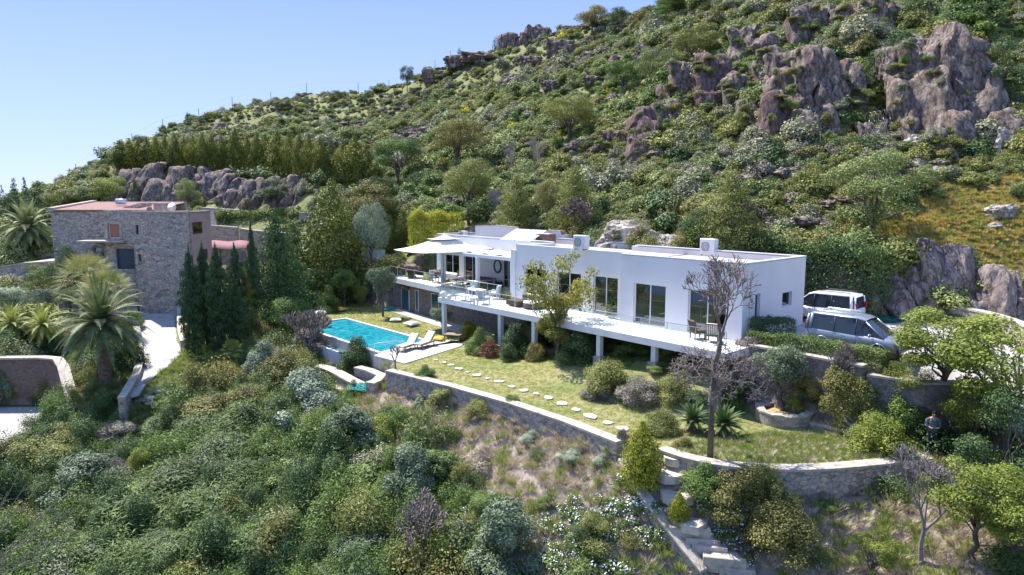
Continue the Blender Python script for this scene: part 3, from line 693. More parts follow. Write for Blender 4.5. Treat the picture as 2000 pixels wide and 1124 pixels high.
mb.build("coping", M['poolcope'] if 'poolcope' in M else M['cope'], pool)
m, nt, b = newmat("pool_water"); tc = N(nt, "ShaderNodeTexCoord")
no = N(nt, "ShaderNodeTexNoise", Scale=2.4, Detail=4.0, Distortion=0.8); nt.links.new(tc.outputs["Object"], no.inputs["Vector"])
bp = N(nt, "ShaderNodeBump", Strength=0.10, Distance=0.05); nt.links.new(no.outputs[0], bp.inputs["Height"]); nt.links.new(bp.outputs[0], b.inputs["Normal"])
rr = rampn(nt, [(0.3, (0.0, 0.17, 0.22)), (0.52, (0.02, 0.27, 0.33)), (0.68, (0.06, 0.36, 0.42)), (0.78, (0.14, 0.44, 0.45))], no.outputs[0])
nt.links.new(rr.outputs[0], b.inputs["Base Color"]); b.inputs["Roughness"].default_value = 0.08; b.inputs["Specular IOR Level"].default_value = 0.5
M['water'] = m
mb = MB(); mb.prism(q4(inner), -4.5, GZ + .0); mb.build("water", m, pool)
mb = MB(); mb.prism(q4([(U0 - .2, V1 + .301), (U1 - 3.4, V1 + .301), (U1 - 3.4, V1 + 1.0), (U0 - .2, V1 + 1.0)]), -4.9, -3.75)      # overflow channel
mb.prism(q4([(U0 - .2, V1 + 1.001), (U1 - 3.4, V1 + 1.001), (U1 - 3.4, V1 + 1.2), (U0 - .2, V1 + 1.2)]), -4.9, -3.5)
mb.build("overflow_channel", [M['white']], pool)
mb = MB(); mb.prism(q4([(U0 - .1, V1 + .32), (U1 - 3.5, V1 + .32), (U1 - 3.5, V1 + .98), (U0 - .1, V1 + .98)]), -3.749, -3.6); mb.build("channel_water", glassmat("channel_water", (.10, .16, .16), .1), pool)
deckp = [P2(H(U1 + .31, V0 + .0)), P2(H(U1 + 1.11, V1 + .3)), P2(H(-20.9, 9.35)), P2(onz(790, 712, GZ)), P2(onz(900, 678, GZ)), P2(onz(915, 664, GZ)), P2(H(-20.2, 1.6)), P2(H(-21.6, 2.9))]
mb = MB(); mb.prism(deckp, -4.6, GZ + .06); tag(mb.build("pool_deck", M['poolcope']), "pale paved sun deck between the pool and the lawn", "paving", kind="structure")
mb = MB(); mb.prism([P2(p) for p in (H(-37.2, -2.05), H(-19.7, -1.1), H(-19.7, 0.5), H(-23.5, 0.6), H(-36.8, -.9))], GZ - .1, GZ + .05)
tag(mb.build("basement_path", M['pave']), "paved strip along the basement wall under the veranda", "path", kind="structure")
# pool rail
r0 = onz(732, 700, GZ + .05); r1 = onz(782, 712, GZ + .05)
o = empty("handrail", r0, 0, "white metal handrail at the near corner of the pool", "handrail")
mb = MB(); a = Vector((0, 0, 0)); b2 = (onz(775, 694, GZ + .05) - r0); mb.tube([a + Vector((0, 0, .95)), b2 + Vector((0, 0, .95))], .03, 6); mb.build("top_rail", M['whitemetal'], o)
for t in (0, .5, 1): p = a.lerp(b2, t); mb = MB(); mb.tube([p, p + Vector((0, 0, .93))], .025, 6); mb.build("post", M['whitemetal'], o)
# ---------------------------------------------------------------- garden walls
def wallpath(name, label, pts, th, top, base, cat="wall", copew=.08, coph=.1, mat=None, cope=None):
    """masonry wall along a path: pts (x,y), top/base functions or numbers; coping is a part"""
    tf = top if callable(top) else (lambda x, y: top); bf = base if callable(base) else (lambda x, y: base)
    pts = [Vector((p[0], p[1], 0)) for p in pts]; n = len(pts); off = []
    for i in range(n):
        a = pts[max(0, i - 1)]; c = pts[min(n - 1, i + 1)]; t = (c - a).normalized(); off.append(Vector((-t.y, t.x, 0)))
    o0 = pts[0]; o = empty(name, (o0.x, o0.y, 0), 0, label, cat)
    def strip(w, f0, f1, nm, mt, e=0.0):
        vs = []
        for p, q in zip(pts, off):
            for s in (-1, 1):
                a = p + q * (w / 2 * s); z0 = f0(p.x, p.y); z1 = f1(p.x, p.y)
                vs += [(a.x - o0.x, a.y - o0.y, z0), (a.x - o0.x, a.y - o0.y, z1)]
        fs = [(0, 2, 3, 1)]
        for i in range(n - 1):
            k = i * 4; l = k + 4; fs += [(k, k + 1, l + 1, l), (k + 2, l + 2, l + 3, k + 3), (k + 1, k + 3, l + 3, l + 1), (k, l, l + 2, k + 2)]
        k = (n - 1) * 4; fs.append((k, k + 1, k + 3, k + 2)); mb = MB(); mb.add(vs, fs); return mb.build(nm, mt, o)
    strip(th, bf, lambda x, y: tf(x, y) - coph, "masonry", mat or M['stoneg'])
    if coph > 0: strip(th + copew, lambda x, y: tf(x, y) - coph + .002, tf, "coping", cope or M['cope'])
    return o
def dens(pts, d=1.0):
    out = []
    for a, b2 in zip(pts, pts[1:]):
        n = max(1, int(math.hypot(b2[0] - a[0], b2[1] - a[1]) / d)); out += [(a[0] + (b2[0] - a[0]) * i / n, a[1] + (b2[1] - a[1]) * i / n) for i in range(n)]
    return out + [pts[-1]]
def smoothp(pts, k=3):
    for _ in range(k):
        q = [pts[0]]
        for a, b2 in zip(pts, pts[1:]): q += [(a[0] * .75 + b2[0] * .25, a[1] * .75 + b2[1] * .25), (a[0] * .25 + b2[0] * .75, a[1] * .25 + b2[1] * .75)]
        pts = q + [pts[-1]]
    return pts
wallpath("garden_wall", "long straight stone retaining wall below the stepping stone lawn", dens(WALL1), .5, GZ + .16, -5.4)
wallpath("garden_wall", "curved stone retaining wall around the bare tree and round planter", smoothp(WALL2, 2), .5, GZ + .14, -5.6)
wallpath("garden_wall", "stone wall below the clipped hedge beside the silver van", [P2(H(.1, .5)), P2(H(6.4, .75))], .45, .12, GZ - .3, mat=M['stoned'])
wallpath("garden_wall", "tall stone wall under the car park corner behind the bare shrubs", [P2(H(6.5, .7)), P2(H(8.6, .3)), P2(H(9.6, -.8))], .4, -.25, GZ - .6, mat=M['stoned'])
wallpath("retaining_wall", "rough stone retaining wall at the foot of the rock cut past the vans", smoothp([P2(onz(1752, 612, .1)), P2(onz(1790, 620, .1)), P2(onz(1860, 630, .1)), P2(onz(1920, 642, .1)), P2(onz(1975, 660, .1)), P2(onz(2060, 700, .1))], 2), .5, 1.1, -.6)
sidep = [P2(hit(*p)) for p in [(1217, 915), (1238, 955), (1268, 1000), (1303, 1045), (1338, 1090), (1375, 1135)]]
SDZ = [tz(*p) for p in sidep]
def sidetop(x, y):
    j = min(range(len(sidep)), key=lambda i: (sidep[i][0] - x) ** 2 + (sidep[i][1] - y) ** 2); 
    a = sidep[j]; j2 = min(len(sidep) - 1, j + 1) if y < a[1] else max(0, j - 1)
    b2 = sidep[j2]; t = 0 if j2 == j else max(0, min(1, (a[1] - y) / (a[1] - b2[1] + 1e-9))); return SDZ[j] + (SDZ[j2] - SDZ[j]) * t + .45
wallpath("stair_wall", "low pale stone wall running down beside the lower garden steps", dens(sidep, .6), .4, sidetop, lambda x, y: sidetop(x, y) - 1.4)
# raised bed and path below the pool
bz = -4.25
def bp_(px, py, z=bz): return P2(onz(px, py, z))
wallpath("garden_wall", "pale topped L-shaped low wall of the bed below the pool corner", [bp_(698, 716, -3.7), bp_(722, 722, -3.7), bp_(745, 732, -3.7), bp_(736, 742, -3.7), bp_(722, 748, -3.7)], .55, -3.7, -5.6)
wallpath("garden_wall", "curving low stone edging above the silver shrub by the pool", smoothp([bp_(618, 714), bp_(650, 722), bp_(690, 745), bp_(718, 757)], 2), .7, bz + .05, -5.7)
wallpath("garden_wall", "short low stone wall beside the teal hose heap", [bp_(648, 752, -4.9), bp_(672, 764, -4.9), bp_(690, 778, -4.9)], .35, -4.85, -5.8)
# stepping stones
rng = random.Random(4)
SS = [(851, 704, 10), (867, 709, 11), (881, 714, 13), (897, 721, 16), (913, 728, 10), (931, 734, 18), (952, 740, 12), (975, 746, 20), (1000, 756, 17), (1024, 764, 18), (1047, 770, 13), (1070, 778, 22), (1096, 789, 24), (1124, 801, 20), (1154, 814, 30), (1187, 827, 19), (1216, 839, 26)]
LS = ["first small pale stepping stone, nearest the sun deck", "second small stepping stone past the sun deck", "third stepping stone from the sun deck", "fourth stepping stone from the deck, broad and pale",
      "small faint stepping stone partly sunk in grass, fifth from deck", "sixth stepping stone from the deck, wide and flat", "seventh stepping stone from the deck, small and rounded", "eighth stepping stone, in line below the dark red ball shrub",
      "ninth stepping stone, near the middle of the row", "tenth stepping stone from the sun deck", "small eleventh stepping stone from the sun deck", "twelfth stepping stone, flat oval on the lawn",
      "thirteenth stepping stone, large and round on the lawn", "fourth stepping stone counted from the golden thuja", "big pointed stepping stone, third from the golden thuja", "second stepping stone counted from the golden thuja", "last stepping stone beside the golden thuja"]
M['slab'] = paint("pale_limestone", (0.50, 0.45, 0.36), .9, .12, 3, .5, 15)
for (px, py, w_), lb in zip(SS, LS):
    p = onz(px, py, GZ + .02); r = w_ * p.y / FPX / 2; n = rng.randint(7, 10); poly = []
    for k in range(n):
        a = 2 * math.pi * k / n; q = r * rng.uniform(.68, 1.25); poly.append((math.cos(a) * q * 1.05, math.sin(a) * q * 1.15))
    mb = MB(); mb.prism(poly, -.06, .05); o = mb.build("stepping_stone", M['slab'], None, p); tag(o, lb, "stepping stone", "stepping stones across the lawn")
# steps down below the curved wall
st = empty("garden_steps", hit(1340, 960), 0, "flight of pale stone garden steps descending between low wall and flowers", "steps"); b0 = Vector(st.location)
SP = [(1318, 895, 44, 30), (1308, 925, 60, 30), (1325, 965, 78, 38), (1345, 1015, 86, 44)]
for px, py, w_, d_ in SP:
    p = hit(px, py); r = w_ * p.y / FPX; mb = MB(); poly = []
    for k in range(9):
        a = 2 * math.pi * k / 9; q = rng.uniform(.44, .54); poly.append((p.x - b0.x + math.cos(a) * r * q, p.y - b0.y + math.sin(a) * r * q * .95))
    mb.prism(poly, p.z - b0.z - .25, p.z - b0.z + .07); mb.build("flagstone", M['slab'], st)
for k in range(9):
    px = 1345 + k * 13.5; py = 1020 + k * 14.5; z = tz(*P2(hit(1400, 1060))) + .5 - k * .17; p = onz(px + (14 if k > 3 else 0), py, z)
    mb = MB(); mb.box((p.x - b0.x, p.y - b0.y, z - b0.z - .3), (1.25 + (.25 if k in (0, 4) else 0), .42 if k not in (0, 4) else 1.0, .6), -.12 - .02 * k, 0, .02)
    mb.build("step", M['cope'], st)
    mb = MB(); 
# round planter
pp = onz(1530, 822, GZ); 
pl = empty("round_planter", pp, 0, "round dry-stone planter ring around the olive tree", "planter")
R0 = 108 * pp.y / FPX / 2
mb = MB(); n = 40; vs = []
for rr_, zz in ((R0, -.1), (R0, .52), (R0 - .32, .52), (R0 - .32, -.1)):
    for k in range(n): a = 2 * math.pi * k / n; vs.append((rr_ * math.cos(a), rr_ * math.sin(a), zz + (0 if zz < 0 else .03 * math.sin(k * 1.7))))
fs = [(i * n + k, i * n + (k + 1) % n, (i + 1) * n + (k + 1) % n, (i + 1) * n + k) for i in range(3) for k in range(n)]
mb.add(vs, fs); mb.build("stone_ring", stone("planter_stone", [(0.24, .22, .20), (.40, .36, .31), (.33, .28, .23)], 3.0, zs=2.6), pl)
mb = MB(); vs = []
for rr_, zz in ((R0 + .03, .525), (R0 + .03, .60), (R0 - .36, .60), (R0 - .36, .525)):
    for k in range(n): a = 2 * math.pi * k / n; vs.append((rr_ * math.cos(a), rr_ * math.sin(a), zz + .03 * math.sin(k * 1.7)))
mb.add(vs, fs + [(3 * n + k, 3 * n + (k + 1) % n, (k + 1) % n, k) for k in range(n)]); mb.build("coping", M['cope'], pl)
mb = MB(); mb.cyl((0, 0, .1), R0 - .33, .3, 32); mb.build("soil", M['ground'], pl)
wallpath("garden_step_wall", "two-tier low stone edging running away from the round planter", [P2(onz(1585, 822, -2.7)), P2(onz(1675, 845, -2.7))], .3, -2.72, -3.3)
wallpath("garden_step_wall", "upper low stone edging above the two-tier one by the planter", [P2(onz(1578, 800, -2.4)), P2(onz(1640, 815, -2.4)), P2(onz(1682, 832, -2.4))], .3, -2.42, -3.3)
# ---------------------------------------------------------------- outdoor furniture
def lounger(label, px, py):
    p = onz(px, py, GZ + .06); o = empty("sun_lounger", p, RH + math.radians(112), label, "sun lounger", "teak loungers by the pool")
    mb = MB(); 
    for s in (-1, 1): mb.box((0, s * .31, .30), (1.9, .05, .07), 0, 0, .008)
    for k in range(9): mb.box((-.85 + k * .16, 0, .30), (.07, .57, .03))
    mb.build("frame", M['teak'], o)
    for sx in (-.75, .65):
        for s in (-1, 1): mb = MB(); mb.box((sx, s * .31, .13), (.06, .05, .27), 0, 0, .006); mb.build("leg", M['teak'], o)
    Rm = Matrix.Rotation(math.radians(-42), 3, 'Y')
    mb = MB(); mb.box((.62, 0, .62), (.86, .62, .035), 0, 0, 0, M=Rm)
    for k in range(8): mb.box((.62 + (-.38 + k * .108) * math.cos(math.radians(42)), 0, .60 + (-.38 + k * .108) * math.sin(math.radians(42))), (.03, .66, .05), 0, 0, 0, M=Rm)
    mb.build("backrest", M['teak'], o)
    mb = MB(); mb.box((-.33, 0, .38), (1.25, .6, .10), 0, 0, .03); mb.box((.585, 0, .68), (.84, .6, .10), 0, 0, .03, M=Rm); mb.build("cushion", M['cushion'], o)
    return o
lounger("teak sun lounger with cream cushion, closer to the pool handrail", 797, 683)
lounger("teak sun lounger with cream cushion, closer to the terrace post", 830, 678)
def legs4(o, w_, d_, h, t, mt, z0=0.0):
    for sx in (-1, 1):
        for sy in (-1, 1): mb = MB(); mb.box((sx * (w_ / 2 - t), sy * (d_ / 2 - t), z0 + h / 2), (t, t, h), 0, 0, .004); mb.build("leg", mt, o)
def table(label, p, rz, w_, d_, h, mt, top=None, cat="table", name="table"):
    o = empty(name, p, rz, label, cat); legs4(o, w_, d_, h - .05, .06, mt); mb = MB(); mb.box((0, 0, h - .023), (w_, d_, .05), 0, 0, .01); mb.build("tabletop", top or mt, o); return o
table("low teak table at the edge of the sun deck behind the terrace post", onz(886, 667, GZ + .06), RH + .5, 1.25, .8, .55, M['teak'])
def pillow(label, px, py, mt, sz=1.0, z=GZ + .02):
    p = onz(px, py, z); mb = MB(); n = 12; vs = []; fs = []
    for s in (1, -1):
        for i in range(n + 1):
            for j in range(n + 1):
                a, c = i / n * 2 - 1, j / n * 2 - 1; e = max(0, (1 - abs(a) ** 2.6) * (1 - abs(c) ** 2.6)) ** .45
                vs.append((a * .42 * sz * (1 - .10 * (1 - c * c) * 0 - .07 * (1 - abs(c))), c * .42 * sz * (1 - .07 * (1 - abs(a))), .15 * sz + s * e * .15 * sz))
    for q in (0, 1):
        b_ = q * (n + 1) ** 2
        for i in range(n):
            for j in range(n): a = b_ + i * (n + 1) + j; f = (a, a + n + 1, a + n + 2, a + 1); fs.append(f if q == 0 else f[::-1])
    mb.add(vs, fs, 0, True); o = mb.build("floor_cushion", mt, None, p); o.rotation_euler = (0, 0, rng.uniform(0, 3)); tag(o, label, "cushion", "floor cushions round the pool")
pillow("grey floor cushion on the far lawn, beside the mustard one", 627, 614, M['greycush'], 1.15)
pillow("mustard yellow floor cushion on the far lawn", 664, 608, M['yellow'], 1.2)
pillow("cream floor cushion beside the lawn olive tree", 773, 628, M['cushion'], 1.15)
pillow("pale grey floor cushion lying between the pool and the silvery young olive", 805, 637, M['greycush'], 1.3)
pillow("mustard floor cushion on the sun deck behind the loungers", 858, 665, M['yellow'], 1.0, GZ + .06)
def heap(name, label, cat, px, py, z, r, mt, n=26):
    p = onz(px, py, z); mb = MB(); rg = random.Random(px)
    for k in range(n):
        pts = []; a = rg.uniform(0, 6.3); rr_ = r * rg.uniform(.3, 1); cx, cy_ = rg.uniform(-.3, .3) * r, rg.uniform(-.3, .3) * r
        for i in range(12): t = a + i * .5; pts.append((cx + math.cos(t) * rr_ * (1 + .2 * rg.random()), cy_ + math.sin(t) * rr_ * .8, .05 + rg.random() * .32 * (1 - rr_ / r * .6)))
        mb.tube(pts, .018, 4, 0, False)
    tag(mb.build(name, mt, None, p), label, cat)
M['teal'] = paint("teal_plastic", (0.03, .36, .32), .5, .1, 5)
heap("hose_heap", "tangled heap of teal hose below the stone bed by the pool", "hose", 716, 760, -4.35, .9, M['teal'], 34)
heap("hose_coil", "teal hose coil lying on the path under the veranda wall", "hose", 760, 606, GZ + .06, .6, M['teal'], 12)
heap("net_heap", "dark green net heaped on the ground behind the white van", "net", 1722, 627, .08, .9, paint("green_net", (.02, .16, .12), .8, .2, 5), 40)
# plastic box below the pool
o = empty("pump_box", onz(733, 712, -4.1), RH, "pale grey plastic pump box below the pool corner", "box")
mb = MB(); mb.box((0, 0, .35), (.7, .7, .7), 0, 0, .05); mb.build("body", M['whitemetal'], o)
mb = MB(); mb.box((0, 0, .74), (.78, .78, .08), 0, 0, .03); mb.build("lid", M['steel'], o)
# terrace furniture
def armchair(label, p, rz, mt, cu, white=True):
    o = empty("garden_armchair", p, rz, label, "armchair"); legs4(o, .68, .66, .38, .055, mt)
    mb = MB(); mb.box((0, 0, .36), (.66, .64, .05)); mb.build("seat_frame", mt, o)
    for s in (-1, 1): mb = MB(); mb.box((s * .33, 0, .62), (.06, .66, .04), 0, 0, .008); mb.box((s * .33, -.30, .50), (.045, .045, .2)); mb.build("armrest", mt, o)
    Rm = Matrix.Rotation(math.radians(-16), 3, 'X'); mb = MB()
    for k in range(6): mb.box((-.27 + k * .108, .36, .68), (.035, .025, .62), 0, 0, 0, M=Rm)
    mb.box((0, .445, .98), (.62, .04, .05)); mb.build("backrest", mt, o)
    mb = MB(); mb.box((0, -.02, .44), (.58, .58, .12), 0, 0, .04); mb.box((0, .28, .74), (.58, .13, .56), 0, 0, .04, M=Rm); mb.build("cushion", cu, o); return o
armchair("white slatted armchair with plump cushion, tallest of the terrace chairs", onz(966, 584, -.02), RH + math.radians(-60), M['whitemetal'], M['cushwhite'] if 'cushwhite' in M else M['white'])
armchair("white slatted armchair with its back towards the railing", onz(945, 594, -.02), RH + math.radians(185), M['whitemetal'], M['white'])
armchair("white slatted armchair on the far side of the white terrace table", onz(921, 575, -.02), RH + math.radians(10), M['whitemetal'], M['white'])
armchair("grey cushioned armchair at the sunny edge of the veranda", onz(848, 551, 0), RH + math.radians(80), M['darkframe'], M['greycush'])
armchair("grey cushioned armchair beside the middle pergola post", onz(918, 548, 0), RH + math.radians(-70), M['whitemetal'], M['greycush'])
table("white slatted low bench table on the terrace near the corner", onz(906, 588, -.02), RH, 1.3, .7, .45, M['whitemetal'])
table("white square dining table between the white armchairs", onz(932, 585, -.02), RH, 1.0, 1.0, .72, M['whitemetal'])
table("white small side table near the white armchairs", onz(926, 597, -.02), RH, .45, .45, .55, M['whitemetal'])
for px, py, r, lb in ((866, 583, .26, "large white round lantern ball at the terrace corner"), (878, 586, .19, "smaller white round lantern ball beside the large one")):
    p = onz(px, py, -.02); o = empty("lantern", p, 0, lb, "lantern"); mb = MB(); mb.ball((0, 0, r + .04), r); mb.build("globe", M['whitemetal'], o); mb = MB(); mb.cyl((0, 0, 0), r * .5, .06, 12); mb.build("base", M['whitemetal'], o)
def ottoman(label, px, py, w_, d_, round_=False):
    o = empty("wicker_table", onz(px, py, -.02), RH, label, "wicker table"); mb = MB()
    if round_: mb.cyl((0, 0, .1), w_ / 2, .26, 22)
    else: mb.box((0, 0, .24), (w_, d_, .30), 0, 0, .02)
    mb.build("wicker_body", M['wicker'], o)
    for sx in (-1, 1):
        for sy in (-1, 1): mb = MB(); mb.box((sx * w_ * .33, sy * d_ * .33, .05), (.05, .05, .1)); mb.build("leg", M['darkframe'], o)
    mb = MB()
    if round_: mb.tube([(0, 0, .362), (0, 0, .40), (0, 0, .48), (0, 0, .5)], [w_ / 2 * .9, w_ / 2 * 1.02, w_ / 2, w_ / 2 * .8], 22)
    else: mb.box((0, 0, .405), (w_ * 1.02, d_ * 1.02, .02), 0, 0, .005)
    mb.build("cushion" if round_ else "tabletop", M['cushion'] if round_ else M['wicker'], o)
ottoman("square brown wicker table on the terrace by the sofa", 1010, 598, 1.15, 1.0)
ottoman("round brown wicker ottoman with cream cushion near the railing", 1040, 603, 1.25, 1.25, True)
def sofa(label, p, rz, L=2.0, mt=None, cu=None):
    o = empty("sofa", p, rz, label, "sofa"); mb = MB(); mb.box((0, 0, .2), (L, .8, .25), 0, 0, .03); mb.build("base", mt or M['wicker'], o)
    for s in (-1, 1): mb = MB(); mb.box((s * (L / 2 - .06), 0, .42), (.12, .8, .2), 0, 0, .03); mb.build("armrest", mt or M['wicker'], o)
    mb = MB(); mb.box((0, .36, .5), (L, .12, .5), 0, 0, .03); mb.build("backrest", mt or M['wicker'], o)
    k = int(L / .65)
    for i in range(k):
        mb = MB(); x = -L / 2 + .13 + (L - .26) * (i + .5) / k; w_ = (L - .28) / k; mb.box((x, -.05, .40), (w_ - .02, .66, .15), 0, 0, .05); mb.box((x, .22, .64), (w_ - .03, .16, .42), 0, 0, .06); mb.build("cushion", cu or M['cushwhite'], o)
M['cushwhite'] = paint("white_cushion", (.74, .72, .68), .9, .04, 4)
sofa("white cushioned outdoor sofa against the house wall behind the wicker table", H(uat(1043, .2), -.15, -.02), RH + math.pi, 2.2)
sofa("cream veranda sofa under the pergola below the first window", H(uat(884, -3.8), -3.85, 0), RH + math.pi, 2.1, M['whitemetal'], M['cushion'])
sofa("dark red cushioned bench below the round mirror", H(uat(955, -3.9), -3.9, 0), RH + math.pi, 2.6, M['darkframe'], paint("dark_red_cushion", (.16, .04, .04), .9, .2, 5))
table("dark low table on the shaded veranda in front of the cream sofa", onz(890, 556, 0), RH, 1.2, .8, .5, M['teak'])
table("dark dining table on the shaded veranda", onz(955, 556, 0), RH, 1.8, .9, .72, M['darkframe'])
o = empty("flower_pot", onz(872, 556, 0), 0, "terracotta pot beside the far pergola post", "pot"); mb = MB(); mb.tube([(0, 0, 0), (0, 0, .35), (0, 0, .4)], [.17, .27, .29], 16); mb.build("body", paint("terracotta", (.36, .13, .07), .8, .1, 4), o)
mb = MB(); mb.cyl((0, 0, .401), .24, .02, 16); mb.build("soil", M['ground'], o)
# dark red wicker chair under the bedroom window
armchair("dark brown wicker chair under the big window by the bare tree", onz(1362, 662, -.02), RH + math.radians(150), M['wicker'], M['wicker'])
armchair("second dark wicker chair near the end of the terrace", onz(1392, 668, -.02), RH + math.radians(200), M['wicker'], M['cushion'])
# ---------------------------------------------------------------- vans
def lerp(a, b, t): return a + (b - a) * t
def van(label, p, rz, paintm, L=4.45, W=1.78, Hh=1.84, style=0):
    o = empty("parked_van", p, rz, label, "van"); tyre = M['tyre']
    # stations along +x = forward: (x, zbelt, zroof, halfwidth at belt, halfwidth at roof)
    body = [(-2.20, .98, .74), (-2.16, 1.04, .84), (-1.9, 1.06, .88), (-1.0, 1.03, .89), (0.2, .99, .89), (1.05, .96, .88), (1.5, .93, .86), (1.95, .84, .80), (2.15, .74, .70), (2.22, .60, .62)]
    vs = []; fs = []; pr = []
    def sect(x, zb, hw):
        zl = .32
        return [(x, -hw * .94, zl), (x, -hw, .48), (x, -hw, zb - .16), (x, -hw * .965, zb), (x, -hw * .5, zb + (.05 if x > 1.2 else 0)), (x, 0, zb + (.07 if x > 1.2 else 0)),
                (x, hw * .5, zb + (.05 if x > 1.2 else 0)), (x, hw * .965, zb), (x, hw, zb - .16), (x, hw, .48), (x, hw * .94, zl)]
    def loft(secs, mi=0):
        k = len(secs[0]); vs = [p for s_ in secs for p in s_]; fs = []
        for i in range(len(secs) - 1):
            for j in range(k): a = i * k + j; b2 = i * k + (j + 1) % k; fs.append((a, b2, b2 + k, a + k))
        fs.append(tuple(range(k))[::-1]); e = (len(secs) - 1) * k; fs.append(tuple(e + j for j in range(k))); return vs, fs
    mb = MB(); v_, f_ = loft([sect(*s_) for s_ in body]); mb.add(v_, f_, 0, True)
    # wheel arches as raised lips
    for sx in (-1.32, 1.36):
        for s in (-1, 1):
            pts = [(sx + .37 * math.cos(a), s * (W / 2 + .005), .33 + .37 * math.sin(a)) for a in [math.pi * k / 10 for k in range(11)]]
            mb.tube(pts, .028, 5)
    # roof panel over glass house
    rf = [(-2.12, 1.70, .70), (-1.98, Hh - .05, .73), (-1.4, Hh, .74), (0, Hh - .005, .74), (.45, Hh - .06, .72), (.68, Hh - .14, .70)]
    vs = []; fs = []
    for x, z, hw in rf:
        for y, dz in ((-hw, -.07), (-hw * .93, -.01), (-hw * .5, .015), (0, .02), (hw * .5, .015), (hw * .93, -.01), (hw, -.07)): vs.append((x, y, z + dz))
    for i in range(len(rf) - 1):
        for j in range(6): a = i * 7 + j; fs.append((a, a + 7, a + 8, a + 1))
    mb.add(vs, fs, 0, True)
    # pillars
    for s in (-1, 1):
        def pil(a, b2, r=.035): mb.tube([a, b2], r, 6, 0, True)
        pil((-2.16, s * .84, 1.02), (-2.08, s * .70, 1.70), .06); pil((1.52, s * .80, .96), (.66, s * .70, Hh - .2), .035); pil((-1.95, s * .855, 1.05), (-1.88, s * .735, Hh - .1), .09)
        mb.box((-.9, s * .802, 1.42), (2.3 if style else .1, .03, .05) if False else (.09, .02, .02))
        mb.tube([(-2.0, s * .725, Hh - .09), (0.3, s * .722, Hh - .09), (.66, s * .70, Hh - .19)], .04, 6)
    mb.build("body", paintm, o)
    gh = [(-2.14, 1.0, 1.02, .83, .82), (-2.10, 1.0, 1.66, .84, .71), (-1.9, 1.02, Hh - .08, .86, .725), (-.8, 1.0, Hh - .05, .87, .73), (.3, .97, Hh - .07, .87, .725), (.62, .95, Hh - .17, .86, .70), (1.05, .94, 1.36, .85, .76), (1.55, .93, .97, .83, .80)]
    mb = MB(); secs = [[(x, -h0, z0), (x, -h1, z1 - .02), (x, 0, z1), (x, h1, z1 - .02), (x, h0, z0)] for x, z0, z1, h0, h1 in gh]; v_, f_ = loft(secs); mb.add(v_, f_, 0, False); mb.build("glasshouse", M['carglass'], o)
    for s in (-1, 1):
        for x in (-.75, .28): mb = MB(); mb.tube([(x, s * .878, .99), (x - .02, s * .742, Hh - .1)], .022, 4); mb.build("window_divider", M['darkframe'], o)
    for s in (-1, 1):
        mb = MB(); mb.tube([(-1.8, s * .62, Hh + .02), (-1.7, s * .62, Hh + .07), (-.1, s * .62, Hh + .075), (.05, s * .62, Hh + .0)], .022, 6); mb.build("roof_rail", M['darkframe'] if style else M['steel'], o)
        mb = MB(); mb.box((-2.185, s * .765, 1.18), (.09, .12, .42), 0, 0, .03); mb.build("tail_light", M['redlamp'], o)
        mb = MB(); mb.box((2.10, s * .58, .74), (.20, .26, .13), 0, 0, .04); mb.build("headlight", M['lamp'], o)
        mb = MB(); mb.ball((.98, s * 1.0, 1.05), (.07, .13, .09)); mb.tube([(1.0, s * .86, 1.0), (.98, s * .95, 1.03)], .02, 5); mb.build("mirror", paintm, o)
        for sx in (-1.32, 1.36):
            mb = MB(); mb.tube([(sx, s * .70, .33), (sx, s * .72, .33), (sx, s * .88, .33), (sx, s * .895, .33)], [.28, .325, .325, .29], 22, 0); wh = mb.build("wheel", tyre, o)
            mb = MB(); mb.tube([(sx, s * .893, .33), (sx, s * .905, .33)], [.21, .19], 18); [mb.box((sx + .1 * math.cos(a), s * .91, .33 + .1 * math.sin(a)), (.16, .015, .035), 0, 0, 0, M=Matrix.Rotation(-a, 3, 'Y')) for a in [k * 1.2566 for k in range(5)]]; mb.build("rim", M['steel'], wh)
        mb = MB(); mb.box((-.3, s * .892, .86), (.16, .02, .03), 0, 0, .005); mb.box((.5, s * .892, .86), (.16, .02, .03), 0, 0, .005); mb.build("door_handle", M['darkframe'], o)
        mb = MB()
        for x in (-.8, .3, 1.12): mb.box((x, s * .8905, .68), (.012, .006, .58))
        mb.box((-1.2, s * .8905, .93), (1.6, .006, .014)); mb.build("door_seam", M['darkframe'], o)
    mb = MB(); mb.box((2.2, 0, .42), (.14, 1.5, .2), 0, 0, .04); mb.box((2.225, 0, .60), (.03, .9, .1), 0, 0, .01); mb.build("front_grille", M['darkframe'], o)
    mb = MB(); mb.box((-2.24, 0, .45), (.12, 1.6, .22), 0, 0, .04); mb.build("rear_bumper", paintm if not style else M['darkframe'], o)
    mb = MB(); mb.box((-2.215, 0, .86), (.02, .5, .12)); mb.build("number_plate", M['whitemetal'], o)
    mb = MB(); mb.tube([(1.6, -.6, 1.0), (1.25, -.05, 1.235)], .012, 4); mb.tube([(1.62, .05, 1.0), (1.28, .5, 1.21)], .012, 4); mb.build("wiper", M['darkframe'], o)
    o.scale = (.95, .97, .98); return o
M['tyre'] = paint("tyre_rubber", (.02, .02, .02), .85, .1)
M['carglass'] = glassmat("car_glass", (.012, .022, .03), .04)
M['redlamp'] = glassmat("red_lamp", (.45, .01, .015), .15); M['lamp'] = glassmat("headlamp", (.5, .52, .55), .1)
def carpaint(name, col, met):
    m, nt, b = newmat(name); b.inputs["Base Color"].default_value = (*col, 1); b.inputs["Metallic"].default_value = met; b.inputs["Roughness"].default_value = .32
    b.inputs["Coat Weight"].default_value = .6; b.inputs["Coat Roughness"].default_value = .05; return m
